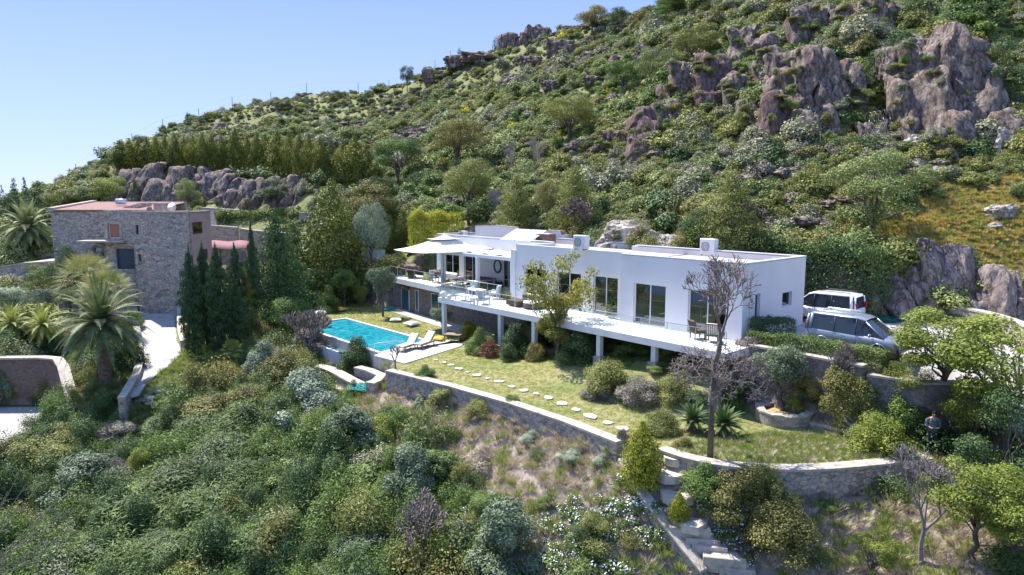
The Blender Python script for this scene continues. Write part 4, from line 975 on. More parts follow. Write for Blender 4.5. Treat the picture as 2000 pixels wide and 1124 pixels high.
van("silver grey van with tinted windows parked beside the clipped hedge", H(4.95, -1.75, .08), RH + math.radians(1), carpaint("silver_paint", (.33, .36, .41), .5))
van("white van seen from behind, parked against the end of the house", H(-.2 + .0, -8.4, .08) if 0 else H(.35, -8.5, .08), RH + math.pi + math.radians(3), carpaint("white_paint_car", (.80, .80, .81), 0), style=1, Hh=1.86)
# ---------------------------------------------------------------- person
def person(label, p, rz):
    o = empty("person", p, rz, label, "person")
    def skinned(name, verts, edges, rad, mt, par, root=0):
        me = bpy.data.meshes.new(name); me.from_pydata(verts, edges, []); ob = bpy.data.objects.new(name, me); COL.objects.link(ob); ob.parent = par; me.materials.append(mt)
        ob.modifiers.new("skin", 'SKIN'); 
        for i, r in enumerate(rad): me.skin_vertices[0].data[i].radius = (r, r) if not hasattr(r, '__len__') else r
        me.skin_vertices[0].data[root].use_root = True
        s_ = ob.modifiers.new("sub", 'SUBSURF'); s_.levels = 2; s_.render_levels = 2; return ob
    V = [(0, 0, .95), (0, 0, 1.12), (0, 0, 1.32), (0, -.0, 1.46), (0, -.01, 1.53), (0, -.02, 1.62), (0, -.015, 1.72),
         (.10, 0, .90), (.11, -.02, .50), (.11, .02, .09), (.12, -.15, .04), (-.10, 0, .90), (-.12, .01, .50), (-.13, .04, .09), (-.14, -.13, .04),
         (.19, 0, 1.42), (.23, -.02, 1.15), (.12, -.24, 1.10), (-.19, 0, 1.42), (-.23, -.02, 1.15), (-.10, -.24, 1.10), (.07, -.30, 1.12), (-.05, -.30, 1.12)]
    Ed = [(0, 1), (1, 2), (2, 3), (3, 4), (4, 5), (5, 6), (0, 7), (7, 8), (8, 9), (9, 10), (0, 11), (11, 12), (12, 13), (13, 14), (3, 15), (15, 16), (16, 17), (3, 18), (18, 19), (19, 20), (17, 21), (20, 22)]
    Rd = [(.15, .11), (.14, .10), (.17, .11), (.10, .09), .055, (.085, .10), (.075, .085), .09, .065, .045, .04, .09, .065, .045, .04, .06, .045, .034, .06, .045, .034, .03, .03]
    skinned("body", V, Ed, Rd, M['skin'], o)
    mb = MB(); mb.ball((0, -.01, 1.70), (.088, .10, .09), 0, 14, 9); mb.v = [(x, y, z) for x, y, z in mb.v]; mb.build("hair", paint("dark_hair", (.03, .02, .015), .8), o)
    mb = MB(); mb.tube([(0, 0, .92), (0, 0, 1.0), (0, 0, 1.15), (0, 0, 1.35), (0, 0, 1.45), (0, -.01, 1.49)], [.19, .175, .18, .205, .16, .075], 14); mb.v = [(x, y * .68, z) for x, y, z in mb.v]
    for s in (-1, 1): mb.tube([(s * .14, 0, 1.43), (s * .215, 0, 1.38), (s * .245, -.02, 1.15), (s * .18, -.14, 1.12)], [.07, .075, .062, .05], 10)
    mb.build("shirt", paint("grey_green_shirt", (.13, .17, .17), .9, .15, 6), o)
    mb = MB()
    for s in (-1, 1): mb.tube([(s * .03, 0, .98), (s * .095, 0, .88), (s * .115, -.01, .5), (s * .12, .025, .10)], [.11, .105, .08, .07], 12)
    mb.build("trousers", paint("dark_blue_trousers", (.03, .04, .07), .9, .15, 6), o)
    for s, y in ((1, 0), (-1, .01)): mb = MB(); mb.box((s * .125, -.05 + y, .045), (.10, .29, .09), 0, 0, .03); mb.build("shoe", M['darkframe'], o)
    for s in (-1, 1):
        mb = MB()
        for k in range(4): mb.tube([(s * .055 + s * (.012 - k * .011), -.315 - .004 * k, 1.125), (s * .04 + s * (.012 - k * .011), -.355, 1.13 - .006 * k), (s * .02, -.375 + .006 * k, 1.115 - .006 * k)], [.011, .010, .008], 5)
        mb.tube([(s * .08, -.29, 1.14), (s * .05, -.32, 1.165)], [.012, .009], 5); mb.build("hand", M['skin'], o)
    mb = MB()
    for s in (-1, 1): mb.ball((s * .03, -.108, 1.655), (.011, .007, .007), 0, 8, 5)
    mb.build("eye", M['darkframe'], o)
    mb = MB(); mb.tube([(0, -.105, 1.665), (0, -.132, 1.635), (0, -.112, 1.625)], [.008, .014, .01], 6); mb.build("nose", M['skin'], o)
    c = tag(MB().box((0, 0, 0), (.16, .05, .09), 0, 0, .01).build("remote_control", M['darkframe']), "small dark remote control held by the standing person", "remote control")
    Rz = Matrix.Rotation(rz, 3, 'Z'); c.location = Vector(p) + Rz @ Vector((0, -.385, 1.13)); c.rotation_euler = (.4, 0, rz)
M['skin'] = paint("skin", (.42, .26, .19), .6, .05)
pz = hit(1818, 884)
person("person in grey-green shirt and dark trousers standing under the green trees", pz, math.atan2(-pz.y, -pz.x) + math.radians(90 + 10))
# ---------------------------------------------------------------- stone house in the valley
sh = empty("stone_house", Vector((-37, 66, -3.3)), 0, "rubble stone house with tiled roof and square tower above the driveway", "house"); S0 = Vector(sh.location)
def XA(px, Y, z=2.0): return (px - 1000) / FPX * (Y * PC - (z - CZ) * PS)
SY, TY = 67.4, 62.8
XL, XM, XT, XR = XA(105, SY), XA(207, SY), XA(265, TY), XA(372, TY)
def sb(mb, x0, x1, y0, y1, z0, z1, mi=0): return mb.box(((x0 + x1) / 2 - S0.x, (y0 + y1) / 2 - S0.y, (z0 + z1) / 2 - S0.z), (x1 - x0, y1 - y0, z1 - z0), 0, mi)
def zAt(py, Y): return onY(1000, py, Y).z
def zat(px, py, Y): return onY(px, py, Y).z
TT = zat(300, 416, TY); LT = zat(150, 413, SY)
def wallx(mb, x0, x1, y, th, z0, z1, ops):
    cur = x0
    for a, b2, c0, c1 in sorted(ops):
        sb(mb, cur, a, y, y + th, z0, z1)
        if c0 > z0 + .01: sb(mb, a, b2, y, y + th, z0, c0)
        sb(mb, a, b2, y, y + th, c1, z1); cur = b2
    sb(mb, cur, x1, y, y + th, z0, z1)
def op(px0, px1, py0, py1, Y): return (XA(px0, Y), XA(px1, Y), zat(px0, py1, Y), zat(px0, py0, Y))
MY = SY - 2.4; XM2 = XA(207, MY); XT2 = XT - .02
OPM = [op(215, 236, 437, 466, MY)]; OPL = [op(183, 203, 484, 502, SY)]; OPD = [op(227, 262, 486, 526, MY)]
OPT = [op(269, 275, 440, 458, TY)]; OPT2 = [op(270, 276, 497, 511, TY)]
ZB = -3.9; zm = zat(200, 470, SY)
mb = MB()
sb(mb, XL, XM2 - .001, SY, SY + .4, zm, LT); wallx(mb, XM2, XT2, MY, .4, zm, LT + .15, OPM); sb(mb, XM2, XM2 + .4, MY + .401, SY + 1, zm, LT + .15); wallx(mb, XL, XM2 - .001, SY, .4, ZB, zm - .001, OPL); wallx(mb, XM2, XT2, MY, .4, ZB, zm - .001, OPD); sb(mb, XM2, XM2 + .4, MY + .401, SY + 1, ZB, zm - .002)
zt2 = zat(300, 480, TY); wallx(mb, XT, XR, TY, .4, zt2, TT, OPT); wallx(mb, XT, XR, TY, .4, ZB, zt2 - .001, OPT2)
sb(mb, XT, XT + .4, TY + .401, SY + 6, ZB, TT); sb(mb, XL, XL + .4, SY + .401, SY + 7, ZB, LT); sb(mb, XL + .41, XT, SY + 6.8, SY + 7.2, ZB, LT)
mb.build("stone_wall", M['stoneh'], sh)
M['pink'] = paint("pink_render", (.50, .33, .30), .9, .08, 1); M['tile'] = paint("terracotta_roof_tiles", (.50, .31, .25), .85, .12, 3)
mb = MB(); sb(mb, XR - .4, XR + .02, TY + .401, TY + 4.6, ZB, TT - .02); sb(mb, XT + .41, XR, TY + 4.2, TY + 4.6, ZB, TT - .01); sb(mb, XT + .41, XR - .41, TY + .41, TY + 4.19, TT - .6, TT - .4); mb.build("pink_wall", M['pink'], sh)
mb = MB(); sb(mb, XT - .08, XR + .08, TY - .08, TY + .38, TT + .002, TT + .14); sb(mb, XR - .42, XR + .09, TY + .381, TY + 4.7, TT + .002, TT + .12); mb.build("roof_rim", M['cope'], sh)
# tiled shed roof rising to the back with rows of tiles
rz1 = zat(215, 398, SY + 6.5); vs = []; fs = []; n = 72; x0, x1 = XL + .5, XT - .5
for i in range(n * 2 + 1):
    x = x0 + (x1 - x0) * i / (n * 2); dz = .06 if i % 2 else 0
    for t in (0, 1): vs.append((x - S0.x, SY - .25 + 6.9 * t - S0.y, LT + .12 + (rz1 - LT) * t + dz - S0.z))
for i in range(n * 2): fs.append((2 * i, 2 * i + 2, 2 * i + 3, 2 * i + 1))
mb = MB(); mb.add(vs, fs); rf_ = mb.build("tiled_roof", M['tile'], sh); rf_.modifiers.new("t", 'SOLIDIFY').thickness = .06
mb = MB()
for xa, xb in ((XL - .05, XL + .5),): mb.prism([(xa - S0.x, SY - .3 - S0.y), (xb - S0.x, SY - .3 - S0.y), (xb - S0.x, SY + 6.9 - S0.y), (xa - S0.x, SY + 6.9 - S0.y)], LT - .0 - S0.z, lambda x, y: LT + .22 + (rz1 - LT) * (y + .3) / 7.2 - S0.z)
sb(mb, XL + .51, XT - .5, SY + 6.55, SY + 7.1, LT, rz1 + .22)
mb.build("roof_edge", M['cope'], sh)
mb = MB(); y0 = SY + .5   # low gable of the second roof beside the tower
ga, gb = XA(222, SY + 1), XA(278, SY + 1); ztop = zat(275, 397, SY + 1)
mb.add([(ga - S0.x, 1.0 + SY - S0.y, LT - S0.z), (gb - S0.x, 1.0 + SY - S0.y, LT - S0.z), (gb - S0.x, 1.0 + SY - S0.y, ztop - S0.z), (ga - S0.x, 3.5 + SY - S0.y, LT - S0.z), (gb - S0.x, 3.5 + SY - S0.y, LT - S0.z), (gb - S0.x, 3.5 + SY - S0.y, ztop - S0.z)],
       [(0, 1, 2), (5, 4, 3), (1, 4, 5, 2), (0, 2, 5, 3), (0, 3, 4, 1)]); mb.build("gable", M['stoneh'], sh)
def infill(name, o_, y, mt, fm, frame=.07):
    a, b2, c0, c1 = o_; mb = MB(); sb(mb, a + frame, b2 - frame, y + .2, y + .24, c0 + frame, c1 - frame); p = mb.build(name, mt, sh)
    mb = MB()
    for x_0, x_1, z_0, z_1 in ((a, a + frame, c0, c1), (b2 - frame, b2, c0, c1), (a + frame, b2 - frame, c0, c0 + frame), (a + frame, b2 - frame, c1 - frame, c1)): sb(mb, x_0, x_1, y + .17, y + .27, z_0, z_1)
    mb.build("frame", fm, p)
infill("door", OPM[0], MY, paint("orange_red_door", (.40, .16, .10), .6, .05), M['whitemetal']); infill("window", OPL[0], SY, M['win'], M['cope']); infill("double_door", OPD[0], MY, paint("blue_grey_door", (.05, .07, .10), .6, .1), M['darkframe'])
infill("window", OPT[0], TY, M['win'], M['darkframe']); infill("window", OPT2[0], TY, M['win'], M['darkframe'])
a, b2, c0, c1 = OPM[0]; mb = MB(); sb(mb, a - .3, a - .05, MY - .05, MY - .002, c0, c1 + .25); sb(mb, b2 + .05, b2 + .3, MY - .05, MY - .002, c0, c1 + .25); sb(mb, a - .05, b2 + .05, MY - .05, MY - .002, c1 + .02, c1 + .25); mb.build("door_surround", M['cope'], sh)
for (a, b2, c0, c1), ex in ((OPD[0], MY), (OPL[0], SY)):
    xc = (a + b2) / 2; r = (b2 - a) / 2 + .2; mb = MB(); pts = [(xc + r * math.cos(t) - S0.x, ex - .03 - S0.y, c1 + .05 + r * .32 * math.sin(t) - S0.z) for t in [math.pi * k / 12 for k in range(13)]]; mb.tube(pts, .13, 6); mb.build("arch", M['cope'], sh)
mb = MB(); bx0, bx1 = XA(177, SY - 1), XA(242, MY - .8); zz = zat(200, 467, SY); sb(mb, bx0, XM2 - .002, SY - 3.2, SY - .01, zz - .14, zz); sb(mb, XM2, bx1, SY - 3.2, MY - .06, zz - .14, zz); mb.build("balcony", M['cope'], sh)
mb = MB(); sb(mb, XA(228, MY), XT - .05, MY - .9, MY - .01, ZB, zat(240, 528, SY)); mb.build("terrace_block", M['stoneh'], sh)
zp0, zp1 = zat(372, 456, TY + 2), zat(372, 434, TY + 2)
mb = MB(); sb(mb, XR + .02, XR + .07, TY + .7, TY + 2.6, zp0, zp1); wo = mb.build("shutter_window", paint("dark_red_shutter", (.14, .04, .035), .6, .1), sh)
mb = MB(); sb(mb, XR + .071, XR + .09, TY + .85, TY + 2.45, zp0 + .15, zp1 - .15); mb.build("pane", M['win'], wo)
mb = MB(); sb(mb, XR + .02, XR + .07, TY + 2.4, TY + 3.4, zat(380, 506, TY + 3), zat(380, 487, TY + 3)); mb.build("shutter_window", paint("dark_red_shutter2", (.14, .04, .035), .6, .1), sh)
mb = MB(); c = onY(315, 410, TY + 3); mb.box((c.x - S0.x, c.y - S0.y, TT + .35 - S0.z), (1.0, .9, .8)); mb.box((c.x - S0.x, c.y - S0.y, TT + .82 - S0.z), (1.3, 1.2, .12)); mb.build("chimney", M['cope'], sh)
for px, nm, mt in ((338, "satellite_dish", M['whitemetal']), (238, "water_tank", M['steel']), (292, "roof_barrel", M['teak'])):
    c = onY(px, 414, TY + 1.6 if px != 238 else SY + 3); mb = MB(); zb = (TT if px != 238 else LT + .6); 
    if nm == "satellite_dish": mb.tube([(0, 0, -.2), (0, 0, .35)], .03, 6); mb.tube([(0, 0, .45), (0, -.12, .47), (0, -.17, .48)], [.1, .35, .42], 14)
    elif nm == "water_tank": mb.tube([(-.5, 0, .35), (.5, 0, .35)], .26, 14); mb.box((0, 0, .05), (.9, .4, .1))
    else: mb.tube([(0, 0, -.2), (0, 0, .2), (0, 0, .55)], [.2, .26, .2], 12)
    mb.build(nm, mt, sh, (c.x - S0.x, c.y - S0.y, zb - S0.z))
# low stone outbuilding with sloping parapet, neighbour pool
Yb = 76; ob = empty("stone_outbuilding", onY(50, 560, Yb), 0, "low grey stone outbuilding with sloping roofline at the far left", "building"); B0 = Vector(ob.location)
def rel(px, py, Y): p = onY(px, py, Y); return (p.x - B0.x, p.z - B0.z)
a, b2, c, d, e = rel(-60, 566, Yb), rel(103, 566, Yb), rel(103, 510, Yb), rel(42, 514, Yb), rel(-60, 546, Yb)
mb = MB(); ft = [(a[0], 0, a[1] - 1), (b2[0], 0, b2[1] - 1), (c[0], 0, c[1]), (d[0], 0, d[1]), (e[0], 0, e[1] + 1)]; bk = [(x, 5.0, z) for x, y, z in ft]
mb.add(ft + bk, [(0, 1, 2, 3, 4), (9, 8, 7, 6, 5), (0, 5, 6, 1), (1, 6, 7, 2), (4, 3, 8, 9), (0, 4, 9, 5)]); mb.build("stone_wall", M['stoneh'], ob)
mb = MB(); mb.add([(c[0], -.1, c[1] + .01), (d[0], -.1, d[1] + .01), (e[0], -.1, e[1] + 1.01), (e[0], 5, e[1] + 1.01), (d[0], 5, d[1] + .01), (c[0], 5, c[1] + .01)], [(0, 1, 4, 5), (1, 2, 3, 4)]); k = mb.build("roof", M['cope'], ob); k.modifiers.new("t", 'SOLIDIFY').thickness = -.15
g = rel(53, 545, Yb); mb = MB(); mb.box((g[0], -.03, g[1] - .1), (.9, .08, 1.7)); mb.build("door", paint("grey_blue_door", (.12, .2, .25), .6), ob)
npz = zat(20, 510, 84)
mb = MB(); q0 = onz(-70, 505, npz); q1 = onz(44, 505, npz); mb.box(((q0.x + q1.x) / 2, 86.5, npz - .3), (q1.x - q0.x, 8.0, .6)); o = mb.build("neighbour_pool_edge", M['poolcope']); tag(o, "pale edge of the neighbour's pool at the far left", "pool edge", kind="structure")
o = empty("neighbour_pool", ((q0.x + q1.x) / 2, 86.5, npz), 0, "small strip of teal pool water above the stone outbuilding", "pool"); mb = MB(); mb.box((0, 0, .02), (q1.x - q0.x - 1.2, 6.0, .04)); mb.build("water", M['water'], o)
mb = MB(); mb.box((0, -3.2, .05), (q1.x - q0.x - .9, .3, .12)); mb.build("coping", M['poolcope'], o)
# pink awning with posts
o = empty("awning", onY(446, 500, 73), 0, "pinkish red awning roof behind the row of slim cypresses", "awning"); A0 = Vector(o.location)
mb = MB(); vs = []
for px in (398, 420, 446, 470, 494):
    for py, Y in ((487 + (px - 398) * .02, 71.5), (472, 74.5)): p = onY(px, py, Y); vs.append((p.x - A0.x, p.y - A0.y, p.z - A0.z + (.15 if px in (420, 470) else 0)))
mb.add(vs, [(2 * i, 2 * i + 2, 2 * i + 3, 2 * i + 1) for i in range(4)], 0, True); k = mb.build("canopy", paint("pink_awning_cloth", (.24, .12, .125), .9, .05), o); k.modifiers.new("t", 'SOLIDIFY').thickness = .05
for px in (400, 430, 462, 492): p = onY(px, 488, 71.6); g = tz(p.x, p.y) - A0.z; mb = MB(); mb.tube([(p.x - A0.x, p.y - A0.y, g - .2), (p.x - A0.x, p.y - A0.y, p.z - A0.z)], .07, 6); mb.build("post", paint("brown_post", (.15, .06, .05), .7), o)
# terraced walls above the stone house
def twall(label, pts, h, mt=None, th=.5, coph=.12, name="terrace_wall"):
    P = [onY(*p) for p in pts]; 
    def top(x, y):
        if x <= P[0].x: return P[0].z
        for a, b2 in zip(P, P[1:]):
            if x <= b2.x: return a.z + (b2.z - a.z) * (x - a.x) / (b2.x - a.x)
        return P[-1].z
    return wallpath(name, label, dens([P2(p) for p in P], 3), th, top, lambda x, y: top(x, y) - h, mat=mt, coph=coph)
twall("highest terrace wall above the stone house, in front of the cliff", [(394, 405, 89.5), (440, 408, 88.5), (500, 413, 87.5), (560, 416, 86.5), (606, 418, 86)], 2.6)
twall("middle terrace wall behind the stone house roof", [(400, 440, 83), (430, 441, 82.5), (464, 444, 82)], 2.6)
twall("long terrace wall passing behind the tall slim cypress", [(470, 446, 80.5), (500, 450, 80), (560, 455, 78), (620, 460, 76.5), (650, 463, 76)], 2.6)
twall("short pale terrace wall seen between the dark fir and the golden cypress", [(585, 415, 84), (612, 416, 84)], 1.4)
twall("low garden wall under the dark fir trees by the lawn", [(505, 553, 66), (530, 555, 65.6), (556, 562, 65)], 1.2)
twall("dark stone wall at the edge of the lawn left of the veranda", [(700, 524, 67), (735, 528, 66), (768, 540, 65)], 3.2, M['stoned'], .4)
twall("white garden wall behind the silvery olive tree", [(705, 485, 68), (730, 486, 68), (752, 487, 68)], 3.0, M['white'], .25, .06, "white_wall")
twall("white wall behind the far end of the roof below the conifers", [(930, 441, 61), (970, 440, 60), (1012, 444, 59)], 3.5, M['white'], .3, .06, "white_wall")
twall("short white wall and box behind the red-brown chimney", [(1072, 450, 56.5), (1098, 450, 56.2), (1102, 458, 56), (1124, 460, 55.5)], 3, M['white'], .9, .05, "white_wall")
twall("tall pale board-marked concrete wall on the slope behind the house", [(1148, 352, 66), (1170, 348, 65.5), (1192, 347, 65)], 5.0, paint("board_marked_concrete", (.30, .28, .25), .9, .2, 2.5, .3, 8), .3, 0, "concrete_wall")
twall("tall narrow concrete pier between the conifers behind the house", [(955, 372, 67), (978, 372, 67)], 6.0, paint("old_concrete", (.25, .21, .18), .9, .2, 2, .3, 8), .3, 0, "concrete_wall")
o = empty("stone_stairs", onY(410, 437, 85), 0, "narrow stone stairs climbing between the terrace walls", "stairs"); b0 = Vector(o.location)
for k in range(9): p = onY(412 - k * .6, 439 - k * 3.4, 84.2 + k * .35); mb = MB(); mb.box((p.x - b0.x, p.y - b0.y, p.z - b0.z - .4), (1.5, .45, .8)); mb.build("step", M['cope'], o)
# brown retaining wall of the lower yard
bw = [onz(-60, 722, -3.95), onz(18, 716, -3.95), onz(80, 699, -3.95), onz(112, 706, -3.95), onz(150, 714, -3.95), onz(156, 730, -3.95)]
bb_ = [onz(-60, 792, -7.5), onz(20, 794, -7.5), onz(98, 795, -7.5)]
yb = bb_[1].y + .3
bwp = [(onY(-60, 700, yb).x, yb), (onY(18, 700, yb).x, yb), (onY(80, 700, yb).x, yb + .1), (onY(118, 700, yb).x, yb - .3), (onY(146, 700, yb).x, yb - 1.3), (onY(150, 700, yb - 3.8).x, yb - 4.6), (onY(138, 700, yb - 6).x, yb - 7.5)]
def bwt(x, y): return -3.95 if y > yb - .5 else -3.95 - 0.42 * (yb - .5 - y)
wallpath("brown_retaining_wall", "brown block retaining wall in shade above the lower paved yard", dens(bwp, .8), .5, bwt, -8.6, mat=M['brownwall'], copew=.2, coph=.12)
wallpath("road_wall", "low stone wall along the valley side of the driveway", smoothp([P2(onz(px, py, -3.25, .085, 65)) for px, py in [(262, 600), (268, 650), (274, 700), (272, 730), (256, 762), (238, 790)]], 2), .4, lambda x, y: zdrive(x, y) + .45, lambda x, y: zdrive(x, y) - 2.0)
wallpath("road_wall", "low stone wall between the driveway and the slim cypresses", smoothp([P2(onz(px, py, -3.25, .085, 65)) for px, py in [(352, 612), (352, 640), (353, 665), (359, 688)]], 1), .35, lambda x, y: zdrive(x, y) + .9, lambda x, y: zdrive(x, y) - 1)
o = empty("metal_gate", onz(345, 640, zdrive(0, 58)), 0, "dark metal gate panel at the edge of the driveway", "gate"); mb = MB(); mb.box((0, .6, .8), (.05, 1.8, .06)); mb.box((0, .6, .2), (.05, 1.8, .06)); [mb.box((0, -.2 + k * .2, .55), (.03, .03, 1.1)) for k in range(9)]; mb.build("panel", M['darkframe'], o)
# garden path of pale steps in the lower left
o = empty("garden_path_steps", hit(238, 985), 0, "broken line of pale stone steps through the dark bushes", "steps"); b0 = Vector(o.location)
for px, py in ((246, 966), (240, 974), (234, 983), (226, 990), (216, 999), (206, 1004), (312, 838), (306, 844), (180, 822), (168, 826)):
    p = hit(px, py); mb = MB(); mb.box((p.x - b0.x, p.y - b0.y, p.z - b0.z + .1), (1.0, .5, .2), .3, 0, .03); mb.build("step", M['slab'], o)
# fences
def fence(name, label, pts, h, post=.04, wires=3, lean=0, coil=False, gap=1):
    P = [Vector(p) for p in pts]; o = empty(name, P[0], 0, label, "fence"); b0 = P[0]
    for p in P[::gap]: mb = MB(); mb.tube([p - b0 - Vector((0, 0, .3)), p - b0 + Vector((0, 0, h))], post, 4); mb.build("post", M['darkframe'], o)
    for k in range(wires):
        z = h * (1 - k / max(1, wires)) - .03; mb = MB(); mb.tube([p - b0 + Vector((0, 0, z)) for p in P], .012 if not coil else .008, 3, 0, False); mb.build("wire", M['steel'], o)
    if coil:
        mb = MB(); pts = []
        for a, b2 in zip(P, P[1:]):
            n_ = int((b2 - a).length / .045)
            for i in range(n_): t = i / n_; c = a.lerp(b2, t) - b0; an = i * .55; pts.append((c.x, c.y + .42 * math.cos(an), c.z + h + .38 + .42 * math.sin(an)))
        mb.tube(pts, .009, 3, 0, False); mb.build("razor_coil", M['steel'], o)
        mb = MB()
        for a, b2 in zip(P, P[1:]):
            n_ = int((b2 - a).length / .22)
            for i in range(n_):
                c = a.lerp(b2, i / n_) - b0; d = a.lerp(b2, min(1, (i + 5) / n_)) - b0
                mb.tube([c, d + Vector((0, 0, h))], .005, 3, 0, False); mb.tube([c + Vector((0, 0, h)), d], .005, 3, 0, False)
        mb.build("mesh_wire", M['steel'], o)
    return o
fp = [hit(px, py) for px, py in ((1690, 286), (1730, 278), (1775, 274), (1820, 266), (1870, 258), (1915, 250), (1960, 240), (2010, 228), (2060, 218))]
fence("wire_fence", "wire mesh fence topped with razor coil below the big cliff", fp, 1.9, .035, 3, coil=True)
fp = [onY(px, py, Y) for px, py, Y in ((150, 350, 152), (200, 326, 160), (260, 300, 166), (320, 274, 170), (390, 252, 174), (455, 228, 178), (530, 212, 178), (600, 200, 180), (700, 190, 176), (760, 182, 172), (800, 176, 170), (850, 155, 165), (880, 138, 162))]
fence("ridge_fence", "thin wire fence along the skyline ridge", [Vector((p.x, p.y, max(p.z, tz(p.x, p.y)))) for p in fp], 3.0, .07, 2)
fence("slope_fence", "line of thin fence posts across the slope behind the house", [hit(px, py) for px, py in ((1215, 330), (1310, 325), (1400, 322), (1480, 318), (1560, 316), (1600, 312), (1680, 300))], 2.0, .025, 0)
p = onY(139, 372, 145); o = empty("utility_pole", p, 0, "thin utility pole on the far left skyline", "pole"); mb = MB(); mb.cyl((0, 0, -2), .12, 6.5, 6); mb.build("mast", M['darkframe'], o); mb = MB(); mb.box((0, 0, 4.1), (1.2, .1, .1)); mb.build("crossarm", M['darkframe'], o)
# ---------------------------------------------------------------- rocks
import bmesh
def rockmat(name, stops, rust=0.35):
    m, nt, b = newmat(name); tc = N(nt, "ShaderNodeTexCoord"); mp = N(nt, "ShaderNodeMapping"); mp.inputs["Scale"].default_value = (1.3, 1.3, .5); nt.links.new(tc.outputs["Object"], mp.inputs[0])
    n1 = N(nt, "ShaderNodeTexNoise", Scale=2.2, Detail=10.0, Roughness=.72); nt.links.new(mp.outputs[0], n1.inputs["Vector"])
    n2 = N(nt, "ShaderNodeTexNoise", Scale=.5, Detail=4.0); nt.links.new(tc.outputs["Object"], n2.inputs["Vector"])
    r = rampn(nt, stops, n1.outputs[0]); rr = rampn(nt, [(.45, (0, 0, 0)), (.7, (rust, rust, rust))], n2.outputs[0])
    c = mixc(nt, rr.outputs[0], r.outputs[0], (.22, .10, .06)); nt.links.new(c, b.inputs["Base Color"]); b.inputs["Roughness"].default_value = .95; b.inputs["Specular IOR Level"].default_value = .2
    wv = N(nt, 'ShaderNodeVectorMath', operation='MULTIPLY_ADD'); nt.links.new(n1.outputs[1], wv.inputs[0]); wv.inputs[1].default_value = (1.4, 1.4, 1.4); nt.links.new(mp.outputs[0], wv.inputs[2])
    v = N(nt, "ShaderNodeTexVoronoi", Scale=1.3, feature='DISTANCE_TO_EDGE'); nt.links.new(wv.outputs[0], v.inputs["Vector"])
    cr = rampn(nt, [(0, (.35, .35, .35)), (.05, (1, 1, 1))], v.outputs["Distance"])
    ad = N(nt, "ShaderNodeMath", operation='ADD'); nt.links.new(n1.outputs[0], ad.inputs[0]); nt.links.new(cr.outputs[0], ad.inputs[1])
    bp = N(nt, "ShaderNodeBump", Strength=.9, Distance=.12); nt.links.new(ad.outputs[0], bp.inputs["Height"]); nt.links.new(bp.outputs[0], b.inputs["Normal"]); return m
M['rock'] = rockmat("grey_brown_rock", [(.3, (.045, .032, .026)), (.42, (.13, .098, .078)), (.52, (.22, .178, .145)), (.62, (.34, .295, .25)), (.75, (.48, .435, .38))])
M['rockpale'] = rockmat("pale_rock", [(.3, (.16, .14, .12)), (.48, (.38, .33, .27)), (.62, (.55, .52, .47)), (.75, (.66, .64, .6))], .15)
M['rockcut'] = rockmat('brown_cut_rock', [(.3, (.09, .065, .055)), (.45, (.22, .17, .145)), (.58, (.33, .275, .24)), (.72, (.44, .385, .35))], .5)
M['rockred'] = rockmat("purple_brown_rock", [(.3, (.06, .04, .038)), (.5, (.17, .115, .10)), (.68, (.30, .23, .21))], .5)
def n3(p, s, seed):
    q = p / s; return (vnoise(q[:, 0] + seed, q[:, 1] + 3.1 * seed, seed) + vnoise(q[:, 1] + 7, q[:, 2] - seed, seed + 1) + vnoise(q[:, 2] + 2, q[:, 0] + 5, seed + 2)) * .8
def rockmesh(seed, vert=True, sub=5):
    """unit rock: half-buried faceted mass, blocky with vertical clefts when vert"""
    bm = bmesh.new(); bmesh.ops.create_icosphere(bm, subdivisions=sub, radius=1); p = np.array([v.co[:] for v in bm.verts])
    d = p / np.linalg.norm(p, axis=1)[:, None]; e = 5.0 if vert else 2.8
    p = d / (np.abs(d) ** e).sum(1)[:, None] ** (1 / e)                         # towards a block
    rs = np.random.RandomState(seed)
    for k in range(16 if vert else 8):                                          # planar cuts
        nv = rs.normal(size=3); nv[2] *= .45 if vert else 1; nv /= np.linalg.norm(nv); c = rs.uniform(.68, 1.05); t = p @ nv - c; p -= np.maximum(t, 0)[:, None] * nv * .9
    q = p * np.array([1, 1, .6 if vert else .8]); r1 = n3(q, .5, seed); r2 = n3(p * np.array([1, 1, 1.2]), .17, seed + 5)
    r3 = n3(p * np.array([1, 1, .3]), .27, seed + 11); r3 = np.sign(r3) * np.minimum(np.abs(r3) * 2.2, .6)
    st_ = n3(p, .24, seed + 31); k = 1 + .38 * r1 + .20 * r2 + (.26 * r3 if vert else 0) + .09 * n3(p, .07, seed + 20) + .16 * np.round(st_ * 5) / 5
    p = p * k[:, None]; p[:, 2] = p[:, 2] * .5 + .42
    for v, c in zip(bm.verts, p): v.co = c
    me = bpy.data.meshes.new("rock"); bm.to_mesh(me); bm.free(); return me
RV = [rockmesh(k, True) for k in range(5)]; RB = [rockmesh(20 + k, False, 4) for k in range(4)]
for me_ in RV + RB: me_.materials.append(M['rock'])
def matset(meshes, m):
    out = []
    for q in meshes: q = q.copy(); q.materials.clear(); q.materials.append(m); out.append(q)
    return out
RVr, RBp, RVp = matset(RV, M['rockred']), matset(RB, M['rockpale']), matset(RV, M['rockpale'])
rr_ = random.Random(11)
